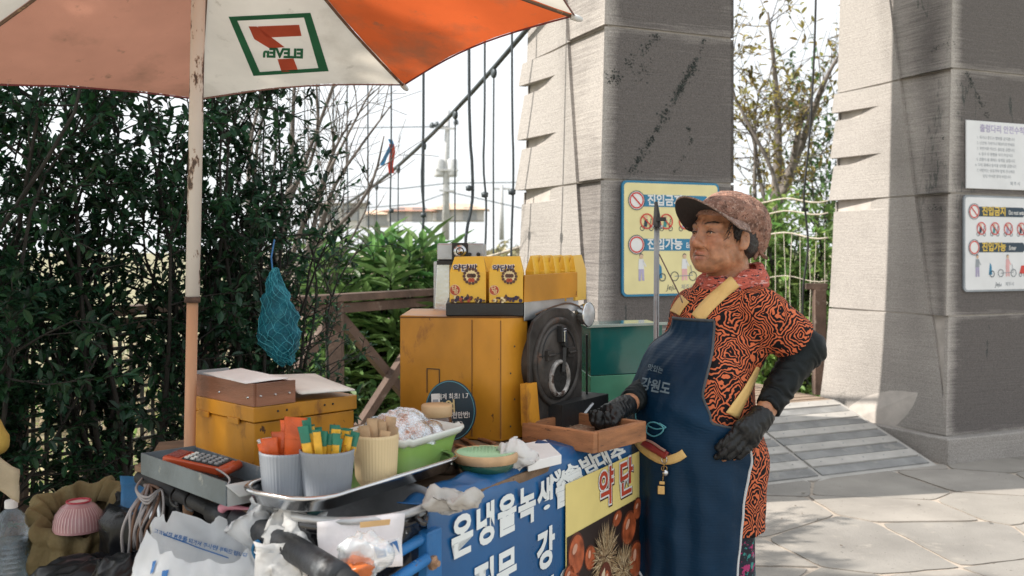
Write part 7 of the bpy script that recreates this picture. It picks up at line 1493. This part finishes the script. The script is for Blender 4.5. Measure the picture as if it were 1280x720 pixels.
S_ = SDF((.2, 2.6, .85), (.7, 3.1, 1.2), .004, .03); S_.cap_(SR + (ER - SR) * .3, ER, .05, .047, .012); S_.cap_(ER, WR, .046, .034, .012); nd2 = (WR - ER).normalized(); pc3 = WR - nd2 * .004
S_.cut(lambda X, Y, Z_: (X - pc3.x) * nd2.x + (Y - pc3.y) * nd2.y + (Z_ - pc3.z) * nd2.z); sdf_obj('arm_sleeve', S_, m_slv, woman, 2, disp=armdisp(ER, WR))
GG = SDF((.15, 2.5, .80), (1., 2.95, 1.05), .0026, .02); add_hands(GG, .0022); GG.cap_(WL - nd * .008, WL + nd * .02, .033, .030, .01)
pL = WL - nd * .012; nRh = (HRc - WR).normalized(); pR = WR + nRh * .012
GG.cut(lambda X, Y, Z_: np.where(X > .5, -((X - pL.x) * nd.x + (Y - pL.y) * nd.y + (Z_ - pL.z) * nd.z), -((X - pR.x) * nRh.x + (Y - pR.y) * nRh.y + (Z_ - pR.z) * nRh.z)))
gd = lambda c: noise.noise(c * 60) * .0014 + .0009 * math.sin(c.x * 400 + noise.noise(c * 40) * 6)
pts, quads = GG.mesh(); isl = pts[:, 0] > .5
for sel in (isl, ~isl):
    idx = np.where(sel)[0]; mpi = -np.ones(len(pts), int); mpi[idx] = np.arange(len(idx)); qs = quads[sel[quads[:, 0]]]; mb = MB(); mb.v = [tuple(map(float, p)) for p in pts[idx]]; mb.f = [tuple(int(mpi[i]) for i in q) for q in qs]
    me_ = bpy.data.meshes.new('glove'); me_.from_pydata(mb.v, [], mb.f); bm = bmesh.new(); bm.from_mesh(me_)
    bmesh.ops.smooth_vert(bm, verts=bm.verts, factor=.4, use_axis_x=True, use_axis_y=True, use_axis_z=True); bmesh.ops.recalc_face_normals(bm, faces=bm.faces); bm.normal_update()
    for v in bm.verts: v.co += v.normal * gd(v.co)
    bm.to_mesh(me_); bm.free(); link('glove', me_, m_glv, woman, smooth=True)
del GG
# ---- apron: rays cast outward-in onto the dress at each height and angle, then hung
bpy.context.view_layer.update(); bd = bvh_of(dress)
def ap_axis(z): return tp_(0, 0, z)
def lerpk(z, ks):
    for (z0, v0), (z1, v1) in zip(ks, ks[1:]):
        if z0 >= z >= z1: t = (z0 - z) / (z0 - z1); t = t * t * (3 - 2 * t); return v0 + (v1 - v0) * t
    return ks[0][1] if z > ks[0][0] else ks[-1][1]
LB = [(1.17, 33), (1.08, 37), (.98, 36), (.90, 46), (.865, 76), (.80, 80), (.66, 72), (.42, 64)]; RB_ = [(1.17, -42), (1.08, -50), (.98, -62), (.90, -78), (.86, -88), (.7, -92), (.42, -95)]
NZ, NT = 90, 70; zt0 = 1.168; grid_r = np.zeros((NZ, NT)); rows = [None] * NZ
def hem(th): return .43 + .0 if th > -5 else .43 + .165 * min(1, (-5 - th) / 38) ** 1.3
for j in range(NZ):
    for i in range(NT):
        q = j / (NZ - 1); z_lb = 0
        # parametrise: column i runs between the two side borders at this height
        u = i / (NT - 1); zz = zt0 - (zt0 - .43) * q; th = RB_v = lerpk(zz, RB_) + (lerpk(zz, LB) - lerpk(zz, RB_)) * u
        zb = hem(th); zz = zt0 + .010 * math.cos(u * math.pi * 2) * (1 - q) * 0 - (zt0 - zb) * q
        d = TG * math.cos(rad(th)) + TL * math.sin(rad(th)); c = ap_axis(zz); h = bd.ray_cast(c + d * .5, -d, .5); r_ = (h[0] - c).length if h[0] else (grid_r[j - 1, i] - .011 if j else .1)
        grid_r[j, i] = r_ + .011
# hang: below the belly the cloth keeps most of the radius above it
for j in range(1, NZ): grid_r[j] = np.maximum(grid_r[j], grid_r[j - 1] - (.0014 if j < 35 else -.0003))
for _ in range(8): grid_r[:, 1:-1] = (grid_r[:, :-2] + 2 * grid_r[:, 1:-1] + grid_r[:, 2:]) / 4
for j in range(NZ):
    q = j / (NZ - 1); rows[j] = []
    for i in range(NT):
        u = i / (NT - 1); zz = zt0 - (zt0 - .43) * q; th = lerpk(zz, RB_) + (lerpk(zz, LB) - lerpk(zz, RB_)) * u; zb = hem(th); z = zt0 - (zt0 - zb) * q
        d = TG * math.cos(rad(th)) + TL * math.sin(rad(th)); fold = .0 + (.004 * math.sin(th * .13 + 1) + .004 * math.sin(th * .31 + z * 3)) * min(1, max(0, (.9 - z) / .3)) + .006 * noise.noise(V(th * .05 + z * 6, z * 9, 2)) + .0035 * noise.noise(V(th * .12 - z * 10, z * 16, 7)) + .004 * math.exp(-((z - .86 + (th - 60) * .0016) / .016) ** 2) * max(0, (th + 10) / 80) - .004 * math.exp(-((z - .80 + (th - 60) * .0022) / .018) ** 2) * max(0, (th) / 80) + .0025 * math.sin(z * 60 + th * .12) * math.exp(-((z - .93) / .08) ** 2)
        rows[j].append(ap_axis(z) + d * (grid_r[j, i] + fold))
m_apron = mat('apron_navy', (.002, .024, .058), .45, var=.2, scale=4, bump=.18, bscale=40, spec=.22); 
# fine horizontal weave ribs
nn_ = m_apron.node_tree; tc_ = nn_.nodes.new('ShaderNodeTexCoord'); wv_ = nn_.nodes.new('ShaderNodeTexWave'); wv_.bands_direction = 'Z'; wv_.inputs['Scale'].default_value = 42; wv_.inputs['Distortion'].default_value = .3; nn_.links.new(tc_.outputs['Object'], wv_.inputs['Vector']); bp_ = nn_.nodes.new('ShaderNodeBump'); bp_.inputs['Strength'].default_value = .06; bp_.inputs['Distance'].default_value = .004
nn_.links.new(wv_.outputs['Fac'], bp_.inputs['Height']); old = [x for x in nn_.nodes if x.type == 'BUMP' and x != bp_][0]; nn_.links.new(old.outputs[0], bp_.inputs['Normal']); nn_.links.new(bp_.outputs[0], nn_.nodes['Principled BSDF'].inputs['Normal'])
apron = part('apron', MB().grid(rows), m_apron, woman, smooth=True, solid=.0022)
m_pipg = mat('piping_grey', (.07, .08, .09), .7); m_pipw = mat('piping_white', (.55, .56, .56), .7, bump=.2)
jb = [j for j in range(NZ) if zt0 - (zt0 - .43) * j / (NZ - 1) > .865][-1]
part('piping', MB().tube([rows[j][-1] for j in range(0, jb + 1)], .004, 6), m_pipg, apron, smooth=True); part('piping', MB().tube([rows[j][0] for j in range(0, jb + 1)], .004, 6), m_pipg, apron, smooth=True)
part('piping', MB().tube([rows[j][-1] for j in range(jb + 1, NZ)], .0042, 6), m_pipw, apron, smooth=True); part('piping', MB().tube(rows[-1], .0042, 6), m_pipw, apron, smooth=True); part('piping', MB().tube(rows[0], .005, 6), m_pipg, apron, smooth=True)
bpy.context.view_layer.update(); ba = bvh_of(apron); bdn = bvh_of(dress, body, collar); ball = bvh_of(dress, apron)
m_strap = mat('strap_yellow', (.72, .48, .18), .7, var=.06, bump=.2, bscale=160)
ribbon_on(bdn, 'shoulder_strap', [(872, 399), (886, 382), (903, 366), (919, 352)], 17, m_strap, apron, .004, .002)
ribbon_on(bdn, 'shoulder_strap', [(845, 392), (851, 382), (858, 374)], 13, m_strap, apron, .004, .002)
ribbon_on(ball, 'waist_strap', [(914, 519), (922, 505), (932, 488), (941, 470), (946, 458)], lambda u: 17 - 13 * u, m_strap, apron, .005, .002)
# pocket: yellow trimmed opening with a red wallet, blue glasses cord, key charm
ribbon_on(ba, 'pocket_trim', [(796, 535), (800, 552), (812, 565), (830, 575), (846, 572), (856, 566)], 11, m_strap, apron, .005, .003)
ribbon_on(ba, 'pocket_lining', [(804, 552), (816, 560), (832, 570), (840, 570)], 7, mat('lining_dark', (.08, .03, .03), .8), apron, .0045, .001)
wl_ = thing('wallet', 'dark red wallet sticking out of the apron pocket', 'wallet', P(822, 560, 2.70)); 
ribbon_on(ba, 'cover', [(808, 552), (815, 557), (826, 563), (836, 569)], 9, mat('wallet_red', (.32, .035, .03), .35, bump=.1), wl_, .011, .008); ribbon_on(ba, 'spine', [(812, 549), (822, 553), (835, 562)], 2.5, mat('wallet_pale', (.45, .25, .2), .5), wl_, .016, .003)
m_cord = mat('cord_teal', (.10, .36, .42), .5)
def cord_on(b, name, path, r_, m, par, eps=.006, n=40):
    pts = []
    for p in smooth_path([(x, y, 0) for x, y in path], n):
        h, nr = cast(b, p.x, p.y)
        if h: pts.append(h + nr * eps)
    return mesh_obj(name, MB().tube(pts, r_, 6), m, par, smooth=True) if len(pts) > 2 else None
gl_ = thing('glasses_cord', 'teal cord with folded small glasses on the front of the apron', 'cord', P(818, 535, 2.70))
cord_on(ba, 'cord', [(797, 512), (797, 522), (803, 530), (810, 537)], .0022, m_cord, gl_); cord_on(ba, 'loop', [(810, 537), (812, 530), (820, 528), (830, 534), (828, 541), (819, 545), (811, 541), (810, 537)], .0022, m_cord, gl_); cord_on(ba, 'loop', [(812, 532), (822, 536), (833, 534), (826, 529)], .002, m_cord, gl_)
ky = thing('key_charm', 'gold and silver key charm hanging from the apron pocket', 'key charm', P(833, 585, 2.68)); m_gold2 = mat('gold_metal', (.50, .34, .15), .25, .9, var=.1, bump=.1); hk, nk = cast(ba, 833, 590)
def KP(px, py, e=.008): 
    h, n_ = cast(ba, px, py); return h + n_ * e
part('ring', MB().tube([KP(833 + 3.2 * math.cos(a), 574 + 4.5 * math.sin(a), .010) for a in [2 * math.pi * k / 14 for k in range(15)]], .0016, 6), m_chrome, ky, smooth=True); part('ring', MB().tube([KP(833 + 3.6 * math.cos(a), 585 + 3 * math.sin(a), .010) for a in [2 * math.pi * k / 14 for k in range(15)]], .0014, 6), m_gold2, ky, smooth=True)
part('disc', MB().lathe(KP(835, 591, .010), [(0, -.002), (.009, -.0015), (.009, .0015), (0, .002)], 18, V(1, 0, 0), Z, V(0, -1, 0)), m_chrome, ky, smooth=True)
part('tag', MB().box(KP(830, 612, .011), (.020, .006, .024), V(.97, -.2, 0).normalized(), V(.2, .97, 0).normalized()), m_gold2, ky, bevel=.002); part('tag', MB().box(KP(831, 603, .011), (.016, .006, .010), V(.97, -.2, 0).normalized(), V(.2, .97, 0).normalized()), m_gold2, ky, bevel=.002); part('chain', MB().tube([KP(833, 578, .010), KP(832, 600, .011)], .0013, 6), m_gold2, ky)
m_apt = mat('apron_print', (.14, .20, .24), .6, bump=0, var=.2)
text_on(ba, '강원도', 820, 484, 17, -12, m_apt, apron, .03, .003, sx=.8); text_on(ba, '맛있는', 820, 462, 9, -14, m_apt, apron, .01, .003, sx=.8)
bpy.data.objects.remove(_to)
